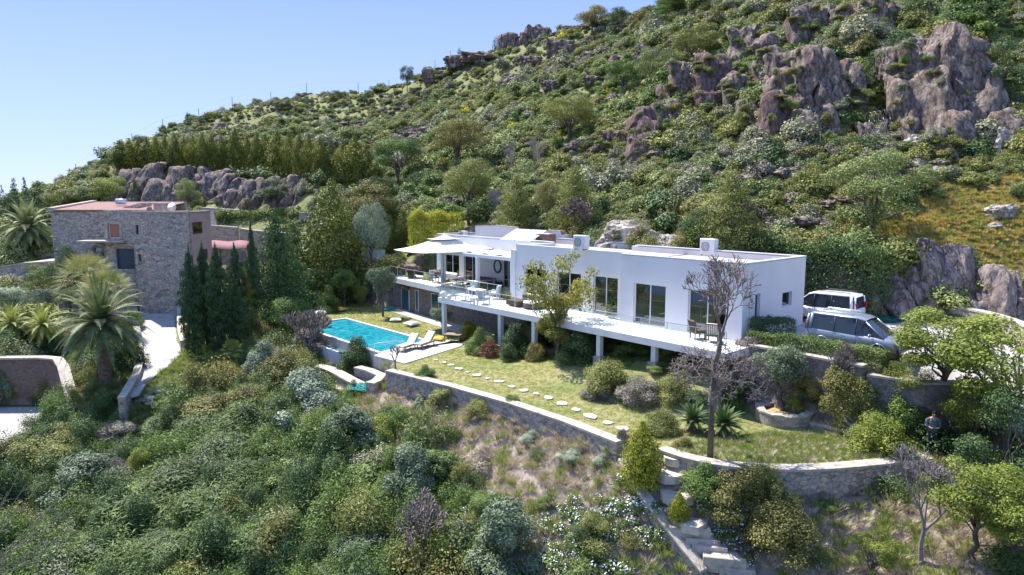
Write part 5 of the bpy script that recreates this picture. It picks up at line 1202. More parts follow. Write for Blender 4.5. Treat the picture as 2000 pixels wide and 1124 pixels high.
def rock(px, py, w_, h_, label, group, kind='v', depth=.8, name="rock_outcrop", Y=None):
    p = hit(px, py) if Y is None else onY(px, py, Y); sx = w_ * p.y / FPX / 2 * 1.05; sz = h_ * p.y / FPX / .92 * 1.05
    me_ = rr_.choice({'v': RV, 'b': RB, 'r': RVr, 'p': RBp, 'w': RVp}[kind]); o = bpy.data.objects.new(name, me_); COL.objects.link(o)
    o.location = (p.x, p.y + sx * .3, p.z - sz * .08); o.scale = (sx, max(sx * depth, sz * .25), sz); o.rotation_euler = (rr_.uniform(-.08, .08), rr_.uniform(-.1, .1), rr_.uniform(-.5, .5) + (math.pi if rr_.random() < .5 else 0))
    tag(o, label, "rock", group); return o
def rockarr(seed, sub=4):
    bm = bmesh.new(); bmesh.ops.create_icosphere(bm, subdivisions=sub, radius=1); p = np.array([v.co[:] for v in bm.verts]); f = np.array([[v.index for v in q.verts] for q in bm.faces]); bm.free()
    d = p / np.linalg.norm(p, axis=1)[:, None]; p = d / (np.abs(d) ** 6).sum(1)[:, None] ** (1 / 6); rs = np.random.RandomState(seed)
    for k in range(12):
        nv = rs.normal(size=3); nv /= np.linalg.norm(nv); c = rs.uniform(.72, 1.1); t = p @ nv - c; p -= np.maximum(t, 0)[:, None] * nv * .92
    return p, f
RA = [rockarr(60 + k) for k in range(6)]
def crag(px, py, w_, h_, label, mat='rock', group="crags of the big cliff", lean=.62, blk=.40):
    """an outcrop of fractured blocks, leaning back into the slope"""
    p = hit(px, py); W_ = w_ * p.y / FPX; Hh = h_ * p.y / FPX * .98; rs = np.random.RandomState(int(px * 7 + py)); bl = max(.8, min(W_, Hh) * blk); VV = []; FF = []; off = 0
    nx_ = max(1, round(W_ / bl / .8)); nz_ = max(1, round(Hh / bl / 1.25))
    for iz in range(nz_):
        for ix in range(nx_):
            tz_ = (iz + .5) / nz_; wz = (1 - .28 * tz_); cx = ((ix + .5) / nx_ - .5) * W_ * wz + rs.normal(0, bl * .10); cz_ = tz_ * Hh + rs.normal(0, bl * .08) - bl * .2; cy_ = cz_ * lean + rs.normal(0, bl * .22) + abs(cx) * .15
            s_ = bl * rs.uniform(.48, .74) * np.array([1.0, 1.25, rs.uniform(1.3, 2.3)]); V, F = RA[rs.randint(6)]; a = rs.uniform(-.5, .5) + math.pi * rs.randint(2); ca, sa = math.cos(a), math.sin(a); V = V * s_; V = np.column_stack([V[:, 0] * ca - V[:, 1] * sa, V[:, 0] * sa + V[:, 1] * ca, V[:, 2]]); t = rs.uniform(-.22, .22); V = np.column_stack([V[:, 0] + V[:, 2] * t, V[:, 1] + V[:, 2] * lean * .7, V[:, 2]]) + [cx, cy_, cz_]
            VV.append(V); FF.append(F + off); off += len(V)
    V = np.vstack(VV); F = np.vstack(FF); q = V + [p.x, p.y, 0]; o3 = np.column_stack([n3(q + sh_, .9, 5) + .7 * n3(q * [1, 1, .5] + sh_, .38, 6) + .35 * n3(q + sh_, .15, 7) for sh_ in (0, 31.7, 67.1)]) * min(.34, bl * .17); V = V + o3
    me = bpy.data.meshes.new("rock_outcrop"); me.vertices.add(len(V)); me.vertices.foreach_set("co", V.ravel()); me.loops.add(F.size); me.loops.foreach_set("vertex_index", F.ravel()); me.polygons.add(len(F)); me.polygons.foreach_set("loop_start", np.arange(len(F)) * 3); me.polygons.foreach_set("loop_total", np.full(len(F), 3)); me.update(calc_edges=True); me.materials.append(M[mat])
    o = bpy.data.objects.new("rock_outcrop", me); COL.objects.link(o); o.location = (p.x, p.y, p.z - .15); tag(o, label, "rock", group); CRAGS.append((p, W_, Hh, lean)) if 'cliff' in group and 'far' not in group else 0; return o
CRAGS = []
for a in [(1905, 285, 150, 215, "widest smooth brown buttress of the big cliff, at its right end"), (1818, 290, 90, 215, "tall ribbed buttress beside the widest one of the cliff"), (1775, 250, 50, 105, "narrow leaning pillar under the dark tree on the cliff"),
          (1860, 315, 64, 60, "small crag jutting at the foot of the widest buttress"), (1620, 255, 100, 160, "pale broad crag with rough lit face left of the dark cliff tree"), (1552, 230, 76, 135, "crag immediately before the pale broad one, cleft and grey"),
          (1680, 245, 60, 120, "slim crag between the pale broad crag and the dark cliff tree"), (1512, 150, 60, 88, "upper free standing outcrop of the cliff"), (1530, 275, 56, 90, "low reddish outcrop below the cleft grey crag"), (1600, 285, 56, 60, "small outcrop at the foot of the pale broad crag"),
          (1402, 210, 66, 105, "tall purple-brown crag standing alone on the slope"), (1445, 200, 50, 56, "squat crag leaning on the tall purple-brown one"), (1348, 185, 60, 66, "ribbed crag above the small yellow broom bush"), (1310, 205, 44, 40, "small crag at the left foot of the ribbed crag"),
          (1262, 305, 66, 85, "dark purple crag above the grey twiggy scree"), (1205, 285, 66, 30, "low sloping purple slab beside the dark purple crag"), (1305, 255, 60, 50, "squat crag up-slope of the dark purple crag"), (1595, 70, 90, 60, "grey crag high on the slope near the top edge"),
          (1730, 50, 100, 50, "broad crag high on the slope at the top edge"), (1660, 45, 60, 36, "small crag between the two at the top edge"), (1462, 115, 60, 56, "small dark crag left of the upper outcrop"), (1715, 285, 80, 40, "low shadowed crag under the dark cliff tree"), (1470, 250, 50, 44, "little outcrop left of the low reddish one")]:
    crag(*a, 'rockred' if a[0] in (1262, 1205, 1402, 1310, 1530) else 'rock')
BO = "boulders strewn over the hillside"
for i, a in enumerate([(1000, 92, 60, 26, "big rounded dark rock on the skyline ridge"), (1048, 82, 56, 30, "largest dark rock of the skyline ridge"), (962, 98, 50, 24, "low dark rock at the start of the skyline ridge"), (895, 135, 44, 26, "flat-topped rock block where the ridge steps down"), (940, 122, 60, 18, "long low slab rock along the ridge"),
          (838, 160, 26, 28, "lone upright dark rock silhouetted against the sky"), (866, 150, 24, 12, "small dark rock next to the lone upright one"), (1002, 165, 32, 20, "pale boulder in grass below the long slab"), (1042, 130, 40, 20, "grey boulder below the largest skyline rock"), (1100, 112, 50, 34, "pointed grey boulder below the yellow broom near the ridge"),
          (1180, 70, 34, 18, "small rock beside the ridge trees"), (1145, 125, 36, 24, "cluster rock among shrubs under the ridge trees"), (1250, 120, 26, 34, "pale upright rock near the bright green tree"), (1232, 116, 14, 14, "small pale rock beside the pale upright rock"), (1120, 140, 18, 16, "small grey boulder mid slope"), (1070, 145, 18, 14, "little boulder left of the small grey mid slope one"),
          (1075, 178, 30, 20, "dark boulder with shrubs on it"), (1205, 130, 34, 22, "low boulder above the bright green tree"), (960, 195, 10, 14, "tiny reddish standing stone on the grass slope")]):
    (crag(*a, 'rock', BO, .3) if i < 3 else rock(*a, BO, 'b', .8, "boulder"))
for a in [(1960, 425, 54, 24, "flat white-grey boulder in the golden meadow"), (1942, 446, 30, 12, "small pale rock just below the flat meadow boulder"), (1885, 356, 26, 14, "pale rock at the upper edge of the meadow"), (1965, 300, 40, 50, "upright pale rock near the fence end"), (1945, 250, 30, 48, "tall thin pale rock behind the razor fence"), (1800, 300, 46, 36, "pale rocks below the fence beside the yellow-green tree"),
          (1735, 252, 30, 22, "whitish rock in front of the fence start"), (1790, 330, 40, 20, "half-hidden grey rock right of the yellow-green tree"), (1570, 418, 16, 22, "small white rock above the dark hedge"), (1638, 405, 18, 18, "small bluish rock in the shade of the yellow-green tree"), (1830, 345, 30, 20, "grey rock beside the dark green cistus bush")]:
    rock(*a, "pale rocks on the meadow slope", 'p', .8, "boulder")
for a in [(1215, 484, 90, 52, "largest white rock face behind the roof"), (1262, 486, 60, 44, "white rock face to the right of the largest one behind the roof"), (1312, 492, 60, 34, "low white rock behind the near part of the roof"), (1172, 478, 36, 30, "small white rock by the reddish twigs behind the roof")]:
    rock(*a, "white rocks behind the roof", 'p', .8)
for a in [(1795, 600, 110, 100, "first grey rock mass of the road cut, beside the dark cleft"), (1870, 612, 130, 105, "middle rock mass of the road cut above the retaining wall"), (1965, 630, 130, 90, "last rock mass of the road cut at the right edge"), (1740, 598, 60, 105, "dark reddish rock wall in the cleft behind the vans"), (1915, 560, 90, 50, "upper rock shoulder above the middle of the road cut")]:
    crag(*a, 'rockcut', "rock masses of the road cut", .6)
for i, a in enumerate([(235, 402, 60, 70, "leftmost bluish rock panel of the cliff above the stone house"), (285, 402, 70, 72, "second rock panel of the far cliff, left of the ivy streak"), (340, 400, 60, 66, "third rock panel of the far cliff under the tree row"), (395, 396, 60, 58, "fourth rock panel of the far cliff above the white chimney"), (450, 398, 60, 48, "sloping rock panel of the far cliff near the terrace wall"), (500, 400, 60, 44, "dark rock panel of the far cliff under the thicker trees"),
          (560, 400, 60, 44, "last rock panel of the far cliff, next to the golden cypress"), (425, 272, 40, 28, "dark bluff showing above the row of trees")]):
    crag(*a, 'rock', "rock panels of the far cliff", .8, .5)
# ---------------------------------------------------------------- foliage meshes
def leafmesh(name, C, Nn, size, mats, rs, aspect=1.7, mi=None):
    """one small diamond-shaped leaf per centre C with normal Nn"""
    n = len(C); a = rs.normal(size=(n, 3)); t = np.cross(Nn, a); t /= np.linalg.norm(t, axis=1)[:, None] + 1e-9; bta = np.cross(Nn, t)
    s = (size if hasattr(size, '__len__') else np.full(n, size)) * rs.uniform(.6, 1.35, n); L = s[:, None] * t * .5 * aspect ** .5; W = s[:, None] * bta * .5 / aspect ** .5
    V = np.stack([C - L, C - W + L * .1, C + L, C + W + L * .1], 1).reshape(-1, 3)
    me = bpy.data.meshes.new(name); me.vertices.add(4 * n); me.vertices.foreach_set("co", V.ravel()); me.loops.add(4 * n); me.loops.foreach_set("vertex_index", np.arange(4 * n))
    me.polygons.add(n); me.polygons.foreach_set("loop_start", np.arange(n) * 4); me.polygons.foreach_set("loop_total", np.full(n, 4)); me.update(calc_edges=True)
    for m in mats: me.materials.append(m)
    if mi is not None: me.polygons.foreach_set("material_index", mi)
    at = me.attributes.new("rnd", 'FLOAT', 'FACE'); at.data.foreach_set("value", rs.uniform(0, 1, n)); return me
def lumpcloud(lumps, n, rs, shell=.32, upb=.35, tilt=.55):
    """leaf centres and normals over the shells of ellipsoidal lumps (x,y,z,rx,ry,rz)"""
    lumps = np.array(lumps, float); wgt = (lumps[:, 3] * lumps[:, 5]) ** 1.0; wgt /= wgt.sum(); k = rs.choice(len(lumps), n, p=wgt); d = rs.normal(size=(n, 3)); d[:, 2] = np.abs(d[:, 2]) * np.where(rs.uniform(size=n) < .72, 1, -.8)
    d /= np.linalg.norm(d, axis=1)[:, None]; r = 1 - np.abs(rs.normal(0, shell, n)); r = np.clip(r, .15, 1.05) + rs.uniform(-.03, .09, n)
    C = lumps[k, :3] + d * lumps[k, 3:6] * r[:, None]; Nn = d + rs.normal(0, tilt, (n, 3)); Nn[:, 2] += upb; Nn /= np.linalg.norm(Nn, axis=1)[:, None]; return C, Nn
def dome(rs, n, R, Hh, lr=(.28, .45), base=.1, pw=.5):
    out = []
    for i in range(n):
        a = rs.uniform(0, 2 * math.pi); t = rs.uniform(0, 1) ** pw; z = base + (1 - t ** 1.6) * (Hh - .35 * R) * rs.uniform(.75, 1.05); rad = R * t * .68; l = R * rs.uniform(*lr)
        out.append((math.cos(a) * rad, math.sin(a) * rad, max(z, l * .35), l, l, l * rs.uniform(.75, 1.05)))
    return out
def limb(mb, p0, p1, r0, r1, rg, wob=.12, n=5, sides=6):
    pts = []; L = (Vector(p1) - Vector(p0)).length
    for i in range(n + 1):
        t = i / n; p = Vector(p0).lerp(Vector(p1), t); 
        if 0 < i < n: p += Vector((rg.uniform(-1, 1), rg.uniform(-1, 1), rg.uniform(-.4, .4))) * L * wob * .5
        pts.append(p)
    mb.tube(pts, [r0 + (r1 - r0) * i / n for i in range(n + 1)], sides); return pts[-1]
LM = {}
def lm(k, cols, **kw): LM[k] = leafmat("leaves_" + k, cols, **kw)
lm('green', [(.016, .030, .009), (.038, .062, .017), (.070, .102, .028), (.115, .15, .044)])
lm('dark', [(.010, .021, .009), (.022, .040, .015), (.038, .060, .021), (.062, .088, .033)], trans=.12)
lm('juniper', [(.014, .024, .009), (.032, .050, .016), (.058, .080, .024), (.095, .115, .038)], trans=.15)
lm('olivegreen', [(.030, .038, .012), (.065, .072, .022), (.10, .105, .035), (.145, .14, .055)])
lm('silver', [(.036, .046, .038), (.075, .092, .076), (.125, .148, .122), (.19, .215, .18)], trans=.15)
lm('olive', [(.020, .030, .020), (.044, .060, .040), (.076, .095, .066), (.12, .14, .10)], trans=.15)
lm('bright', [(.032, .042, .010), (.066, .082, .017), (.105, .122, .027), (.155, .168, .042)], trans=.3)
lm('gold', [(.040, .048, .006), (.085, .092, .010), (.14, .142, .014), (.20, .19, .022)], trans=.25)
lm('cyp', [(.008, .018, .009), (.016, .032, .014), (.026, .048, .020), (.042, .068, .028)], trans=.08)
lm('goldcyp', [(.018, .026, .007), (.042, .052, .011), (.080, .084, .015), (.12, .118, .02)], trans=.15)
lm('purple', [(.036, .032, .034), (.068, .060, .060), (.105, .092, .090), (.14, .125, .118)], trans=.05)
lm('red', [(.030, .012, .010), (.065, .024, .018), (.10, .040, .028), (.14, .065, .045)], trans=.1)
lm('dry', [(.06, .05, .04), (.11, .09, .075), (.17, .14, .12), (.23, .20, .17)], trans=.1)
lm('brownish', [(.028, .030, .011), (.060, .058, .019), (.095, .088, .030), (.14, .12, .045)], trans=.2)
lm('yellow', [(.14, .11, .005), (.26, .20, .01), (.34, .28, .015), (.40, .34, .03)], trans=.2)
lm('hill', [(.026, .036, .015), (.060, .076, .028), (.098, .115, .044), (.145, .155, .07)], trans=.2)
lm('grey', [(.045, .048, .036), (.085, .088, .064), (.13, .13, .095), (.18, .175, .13)], trans=.1)
lm('orangeleaf', [(.030, .038, .010), (.065, .072, .018), (.11, .108, .026), (.17, .14, .035)], trans=.3)
PROTO = {}
def bushmesh(key, mat, seed, R=1.0, Hh=1.6, n=15000, leaf=.046, nl=16, lr=(.28, .45), spiky=0.0, aspect=1.7, twigs=0):
    spiky = max(spiky, .14 * R)
    rs = np.random.RandomState(seed); L_ = np.array(dome(rs, nl, R, Hh, lr)); L_[:, 3:6] *= rs.uniform(.7, 1.3, (len(L_), 3)); L_[:, :3] += rs.normal(0, .07 * R, (len(L_), 3)); L_[:, 2] = np.maximum(L_[:, 2], .1); C, Nn = lumpcloud(L_, n, rs)
    if spiky > 0:
        k = rs.uniform(size=n) < .35; C[k] += np.array([0, 0, 1]) * (rs.uniform(0, spiky, k.sum())[:, None]) + rs.normal(0, spiky * .12, (k.sum(), 3))
    C[:, 2] = np.maximum(C[:, 2], 0.01); mi = None; mats = [LM[mat]]
    me = leafmesh(key, C, Nn, leaf, mats, rs, aspect); PROTO[key] = (me, R, Hh); return me
def variants(key, mat, seed, k=3, **kw):
    for i in range(k): bushmesh(f"{key}{i}", mat, seed + i * 7, nl=14 + 5 * i, **kw)
for key, mat, kw in [("green", 'green', {}), ("dark", 'dark', {}), ("oliveg", 'olivegreen', {}), ("silver", 'silver', dict(leaf=.055, aspect=2.6)), ("olivebush", 'olive', dict(leaf=.055, aspect=3, Hh=2.0, n=13000)), ("purple", 'purple', dict(leaf=.042, aspect=4, n=13000)),
                     ("gold", 'gold', dict(leaf=.06)), ("bright", 'bright', {}), ("juniper", 'juniper', dict(leaf=.06, aspect=3.5, lr=(.16, .34), Hh=1.1, n=15000, spiky=.12)), ("wispy", 'juniper', dict(leaf=.06, aspect=6, spiky=.42, Hh=1.7, n=17000, lr=(.3, .55))), ("brown", 'brownish', {}), ("dry", 'dry', dict(leaf=.06, aspect=5, Hh=.9)), ("red", 'red', dict(n=6000, leaf=.05))]:
    variants(key, mat, abs(hash(key)) % 1000 if False else sum(map(ord, key)), 3 if key not in ("red", "gold") else 2, **kw)
for key, mat in (("hgreen", 'hill'), ("holive", 'olivegreen'), ("hgrey", 'grey'), ("hdark", 'dark'), ("hbright", 'green'), ("hbrown", 'brownish'), ("hpurple", 'purple')):
    for i in range(2): bushmesh(f"{key}{i}", mat, 300 + sum(map(ord, key)) + i, R=1.0, Hh=1.1, n=2600, leaf=.095, nl=11, lr=(.3, .55), spiky=.12 * i)
NV = {k: sum(1 for q in PROTO if q[:-1] == k) for k in set(q[:-1] for q in PROTO)}
vr = random.Random(77)
def bush(kind, px, py, ptop, w_, label, group=None, name="shrub", cat="shrub", sq=None, y=None):
    key = f"{kind}{vr.randrange(NV[kind])}"; me_, R, Hh = PROTO[key]; p = hit(px, py) if y is None else onz(px, py, y)
    sx = w_ * p.y / FPX / 2 / R * 1.2; sz = max(.2, (py - ptop) * (p.y / FPX) * 1.02 / Hh) ; o = bpy.data.objects.new(name, me_); COL.objects.link(o)
    d = sx * R * .45; d = 0 if y is None and abs(tz(p.x, p.y + d) - tz(p.x, p.y)) > .55 + d * .5 or pip(np.array([p.x]), np.array([p.y + d]), GARDEN)[0] != pip(np.array([p.x]), np.array([p.y]), GARDEN)[0] else d; p = Vector((p.x, p.y + d, 0)); p.z = tz(p.x, p.y) if y is None else y
    sz = max(.3, (onY(px, ptop, p.y).z - p.z) / Hh); o.location = (p.x, p.y, p.z - .05); o.scale = (sx, sx, sz); o.rotation_euler = (0, 0, vr.uniform(0, 6.28)); return tag(o, label, cat, group)
# ---------------------------------------------------------------- trees
lm('rowleaf', [(.022, .030, .008), (.056, .062, .012), (.100, .098, .016), (.15, .138, .022)], trans=.15)
TP = {}
def treeproto(key, kind, mat, seed, n=12000, leaf=.0155, aspect=1.8, bark='bark', shell=.25):
    rs = np.random.RandomState(seed); rg = random.Random(seed); L = []; mb = MB(); upb, tilt = .35, .55
    if kind in ('round', 'low', 'olive', 'sparse', 'umbrella'):
        z0 = {'round': .30, 'low': .06, 'olive': .42, 'sparse': .30, 'umbrella': .5}[kind]; nl = {'sparse': 26, 'olive': 22}.get(kind, 20)
        zc = (z0 + 1) / 2; rz = (1 - z0) / 2
        for i in range(nl):
            d = rs.normal(size=3); d /= np.linalg.norm(d); r = rs.uniform(.35, .9) ** .6; l = rs.uniform(.10, .19) * (.75 if kind == 'sparse' else 1)
            c = d * r * np.array([.5 - l * .8, .5 - l * .8, max(.05, rz - l * .6)]); L.append((c[0], c[1], zc + c[2] + .01, l, l, l * .72))
        top = limb(mb, (0, 0, -.02), (rg.uniform(-.03, .03), rg.uniform(-.03, .03), z0 + rz * .5), .030, .016, rg, .1)
        for l in L[:14 if kind != 'sparse' else 22]: limb(mb, Vector((0, 0, z0 * .7)).lerp(top, rg.uniform(.1, 1)), (l[0] * .85, l[1] * .85, l[2]), .011, .003, rg, .2, 4, 4)
    elif kind == 'cone':
        for i in range(44):
            t = (i + .5) / 44; z = .05 + .93 * t; rr2 = .5 * (1 - t) ** .85 + .015; a = i * 2.4; q = rs.uniform(.35, .78); l = .05 + rr2 * .42
            L.append((math.cos(a) * rr2 * q, math.sin(a) * rr2 * q, z - .02, l, l, l * .38))
        L.append((0, 0, .5, .12, .12, .4)); limb(mb, (0, 0, -.02), (0, 0, .9), .028, .004, rg, .01, 4, 7); upb = .1
    elif kind == 'drop':
        for i in range(34):
            t = (i + .5) / 34; z = .04 + .90 * t; rr2 = .47 * math.sin(math.pi * min(1, (t * .86 + .16))) ** .7 * (1 if t < .3 else (1 - (t - .3) / .72) ** .55 + .02); a = i * 2.4; q = rs.uniform(.4, .8); l = .05 + rr2 * .36
            L.append((math.cos(a) * rr2 * q, math.sin(a) * rr2 * q, z, l, l, l * .9))
        limb(mb, (0, 0, -.02), (0, 0, .7), .03, .006, rg, .01, 3, 6); upb = .7; tilt = .6
    elif kind == 'column':
        for i in range(30):
            t = (i + .5) / 30; rr2 = .42 * (math.sin(math.pi * (t * .82 + .12)) ** .6) * (1 if t < .6 else (1.0 - (t - .6) / .42) ** .7 + .03); a = i * 2.4
            L.append((math.cos(a) * rr2 * .5, math.sin(a) * rr2 * .5, .02 + .93 * t, rr2 * .62, rr2 * .62, .055))
        limb(mb, (0, 0, -.02), (0, 0, .8), .05, .01, rg, .01, 3, 6); upb = .2
    elif kind == 'spiky':      # several upright tips on a broad crown
        for i in range(22): a = rs.uniform(0, 6.28); r = rs.uniform(.1, .42); z = rs.uniform(.3, .62); l = rs.uniform(.10, .16); L.append((math.cos(a) * r, math.sin(a) * r, z, l, l, l * .8))
        for i in range(11):
            a = i * .57 * 3; r = .12 + .30 * ((i * 7) % 11) / 11; zt_ = .98 - r * .7
            for k in range(4): L.append((math.cos(a) * r, math.sin(a) * r, zt_ - .06 - .08 * k, .018 + .018 * k, .018 + .018 * k, .06))
        limb(mb, (0, 0, -.02), (0, 0, .6), .03, .01, rg, .05)
        for l in L[:10]: limb(mb, (0, 0, .2), l[:3], .012, .004, rg, .1, 3, 4)
    C, Nn = lumpcloud(L, n, rs, shell, upb, tilt)
    if kind in ('drop', 'cone', 'column'): k = rs.uniform(size=n) < .25; C[k, 2] += rs.uniform(0, .03, k.sum())
    C[:, 2] = np.clip(C[:, 2], .01, 1.02)
    TP[key] = (mb.mesh("trunk", M[bark]), leafmesh(key, C, Nn, leaf, [LM[mat]], rs, aspect))
for key, kind, mat, kw in [("roundg", 'round', 'green', {}), ("roundb", 'round', 'bright', {}), ("roundo", 'round', 'olivegreen', {}), ("roundbr", 'round', 'brownish', {}), ("roundd", 'round', 'dark', {}), ("lowg", 'low', 'hill', {}), ("lowd", 'low', 'dark', {}), ("lowo", 'low', 'olivegreen', {}), ("lowb", 'low', 'bright', {}),
                           ("lowy", 'low', 'orangeleaf', {}), ("olive", 'olive', 'olive', dict(aspect=3, leaf=.022, n=8000)), ("silver", 'round', 'silver', dict(aspect=2.5)), ("sparseb", 'sparse', 'bright', dict(n=9000, leaf=.018)), ("sparsey", 'sparse', 'orangeleaf', dict(n=3800, leaf=.021)), ("fir", 'cone', 'dark', dict(n=14000, leaf=.020, aspect=2.6)), ("firo", 'cone', 'olivegreen', dict(n=13000, leaf=.02, aspect=2.6)),
                           ("firg", 'cone', 'juniper', dict(n=13000, leaf=.02, aspect=2.6)), ("drop", 'drop', 'goldcyp', dict(n=13000, leaf=.020, aspect=2.6)), ("dropg", 'drop', 'gold', dict(n=9000, leaf=.030, aspect=1.8)), ("cyp", 'column', 'cyp', dict(n=11000, leaf=.026, aspect=2.2)), ("cypg", 'column', 'goldcyp', dict(n=9000, leaf=.024, aspect=2.4)), ("spiky", 'spiky', 'dark', dict(n=11000, leaf=.018, aspect=3))]:
    for i in range(2): treeproto(f"{key}{i}", kind, mat, sum(map(ord, key)) + i * 13, **kw)
for i in range(3): treeproto(f"rowc{i}", 'drop', 'rowleaf', 900 + i * 3, n=6000, leaf=.034, aspect=2.4); treeproto(f"rowb{i}", 'drop', 'goldcyp', 950 + i * 3, n=6000, leaf=.034, aspect=2.4)
def tree(kind, px, py, ptop, w_, label, group=None, cat="tree", name=None, Y=None, thick=1.0, lean=0):
    p = hit(px, py) if Y is None else Vector((onY(px, py, Y).x, Y, 0)); 
    if Y is not None: p.z = tz(p.x, p.y)
    k = vr.randrange(3 if kind.startswith('row') else 2); tm, cm = TP[f"{kind}{k}"]; h = onY(px, ptop, p.y).z - p.z; r = w_ * p.y / FPX
    o = empty(name or {'fir': 'fir_tree', 'cyp': 'cypress_tree', 'oli': 'olive_tree', 'rowc': 'cypress_tree', 'drop': 'cypress_tree'}.get(kind[:3] if not kind.startswith(('row', 'drop')) else kind[:4], 'tree'), p, vr.uniform(0, 6.28), label, cat, group)
    t = bpy.data.objects.new("trunk", tm); COL.objects.link(t); t.parent = o; t.scale = (r * 1.1 * thick, r * 1.1 * thick, h); c = bpy.data.objects.new("crown", cm); COL.objects.link(c); c.parent = o; cw_ = 1.35 if kind in ('drop', 'dropg', 'fir', 'firg', 'firo', 'cypg') else 1.18; c.scale = (r * cw_, r * cw_, h)
    if lean: o.rotation_euler = (lean, 0, 0)
    return o
def bare(seed, Hh, spread, depth=5, trunk=.3, r0=.022, upw=.35, split=(2, 3), twn=3, ang=(.35, .8), rk=(.55, .68), rmin=.0022):
    rg = random.Random(seed); mb = MB()
    def grow(p, d, L, r, lev):
        n = 3 if lev < 2 else 2; pts = [p]; q = p.copy(); dd = d.copy()
        for i in range(n): dd = (dd + Vector((rg.uniform(-.18, .18), rg.uniform(-.18, .18), rg.uniform(-.05, .14)))).normalized(); q = q + dd * L / n; pts.append(q.copy())
        mb.tube(pts, [max(rmin, r * (1 - .38 * i / n)) for i in range(n + 1)], 6 if lev < 2 else 4 if lev < 4 else 3, 0, False)
        if lev >= depth: return
        k = rg.randint(*split) + (1 if lev >= depth - 2 else 0)
        for i in range(k):
            a = rg.uniform(*ang); ph = 2 * math.pi * (i + rg.random() * .6) / k; x = dd.orthogonal().normalized(); y = dd.cross(x)
            nd = (dd * math.cos(a) + (x * math.cos(ph) + y * math.sin(ph)) * math.sin(a) * spread + Vector((0, 0, upw * .5))).normalized()
            s = pts[-1] if i < 2 or lev == 0 else pts[1].lerp(pts[-1], rg.random()); grow(s, nd, L * rg.uniform(.62, .85), r * rg.uniform(*rk), lev + 1)
    grow(Vector((0, 0, -.02)), Vector((0, 0, 1)), trunk, r0, 0); z = max(v[2] for v in mb.v); x = max(max(abs(v[0]), abs(v[1])) for v in mb.v)
    mb.v = [(a * .5 / x if False else a / (2 * x), b_ / (2 * x), c / z) for a, b_, c in mb.v]; return mb
def baretree(px, py, ptop, w_, label, seed, mat='barkgrey', **kw):
    p = hit(px, py); h = onY(px, ptop, p.y).z - p.z; r = w_ * p.y / FPX; mb = bare(seed, 1, 1.0, **kw); o = empty("bare_tree", p, 0, label, "bare tree")
    k = mb.build("branches", M[mat], o); k.scale = (r, r, h); return o
# ---- bare trees
def trunkline(o, pts, r0, r1, mt): mb = MB(); mb.tube(pts, [r0 + (r1 - r0) * i / (len(pts) - 1) for i in range(len(pts))], 10); return mb.build("trunk", mt, o)
p = hit(1387, 897); hh = onY(1387, 498, p.y).z - p.z; ww = 200 * p.y / FPX
o = empty("bare_tree", p, 0, "tall leafless tree with dark trunk in front of the near end of the house", "bare tree")
trunkline(o, [(0, 0, -.1), (-.02, 0, hh * .25), (.03, 0, hh * .42), (-.04, 0, hh * .50)], .125, .08, M['bark'])
mb = bare(5, 1, 1.0, rk=(.55, .68), rmin=.0014, depth=7, trunk=.16, r0=.019, upw=.25, split=(2, 3), ang=(.3, .85)); mb.v = [(x, y, z * .70 + .30) for x, y, z in mb.v]; k = mb.build("branches", M['twig'], o); k.scale = (ww * 1.45, ww * 1.3, hh)
mb = bare(15, 1, 1.3, rmin=.001, depth=6, trunk=.1, r0=.008, upw=.0, split=(3, 3), ang=(.6, 1.2)); k = mb.build("lower_branches", M['twig'], o, (0, 0, hh * .26)); k.scale = (ww * 1.15, ww * 1.0, hh * .36)
baretree(1800, 1100, 865, 230, "leafless grey tree with spreading branches in the lower right", 8, depth=6, trunk=.22, r0=.020, ang=(.35, .9))
baretree(773, 722, 672, 40, "small leafless plum coloured bush at the corner of the sun deck", 21, 'twig', depth=4, trunk=.1, r0=.02)
baretree(1640, 790, 668, 90, "thin twiggy leafless shrub before the stone wall under the hedge", 24, 'twig', depth=5, trunk=.08, r0=.008, split=(3, 4), ang=(.25, .7), rmin=.001)
baretree(603, 705, 598, 110, "dense leafless purplish bush at the left end of the pool", 33, 'twig', depth=5, trunk=.05, r0=.007, split=(3, 3), ang=(.3, .8), rmin=.0012)
baretree(1550, 625, 580, 60, "small crooked leafless tree against the end wall of the house", 35, 'bark', depth=5, trunk=.3, r0=.02)
baretree(985, 425, 270, 60, "tall thin leafless tree among the conifers behind the roof", 37, depth=5, trunk=.3, r0=.012, ang=(.2, .5))
baretree(1055, 425, 265, 70, "tall leafless tree left of the dark conifer behind the roof", 39, depth=5, trunk=.3, r0=.012, ang=(.2, .5))
baretree(1430, 478, 380, 130, "low leafless grey tree on the slope behind the near end of the roof", 41, 'twig', depth=6, trunk=.12, r0=.014, ang=(.4, .9))
baretree(1140, 465, 385, 110, "dense reddish leafless thicket behind the chimney", 43, 'twig', depth=6, trunk=.05, r0=.008, split=(3, 3), ang=(.3, .8))
baretree(835, 1090, 960, 170, "dark tangle of leafless branches on the lower slope", 45, 'twig', depth=5, trunk=.05, r0=.007, split=(3, 3), upw=.1, ang=(.4, 1.0), rmin=.001)
baretree(1905, 1080, 900, 150, "leafless shrub with a few yellow buds beside the grey tree lower right", 47, 'twig', depth=6, trunk=.2, r0=.012)
pb = onY(-70, 1150, 19.5); g_ = tz(pb.x, pb.y)
o = empty("bare_branches", (pb.x, pb.y, g_), 0, "long pale leafless branches arching in from the lower left corner", "bare branches")
rg = random.Random(2); b0 = Vector(o.location); mb = MB(); mb.tube([(0, 0, -.1), (.05, 0, (pb.z - g_) * .6), (0, 0, pb.z - g_)], [.09, .07, .05], 7); mb.build("trunk", M['barkgrey'], o)
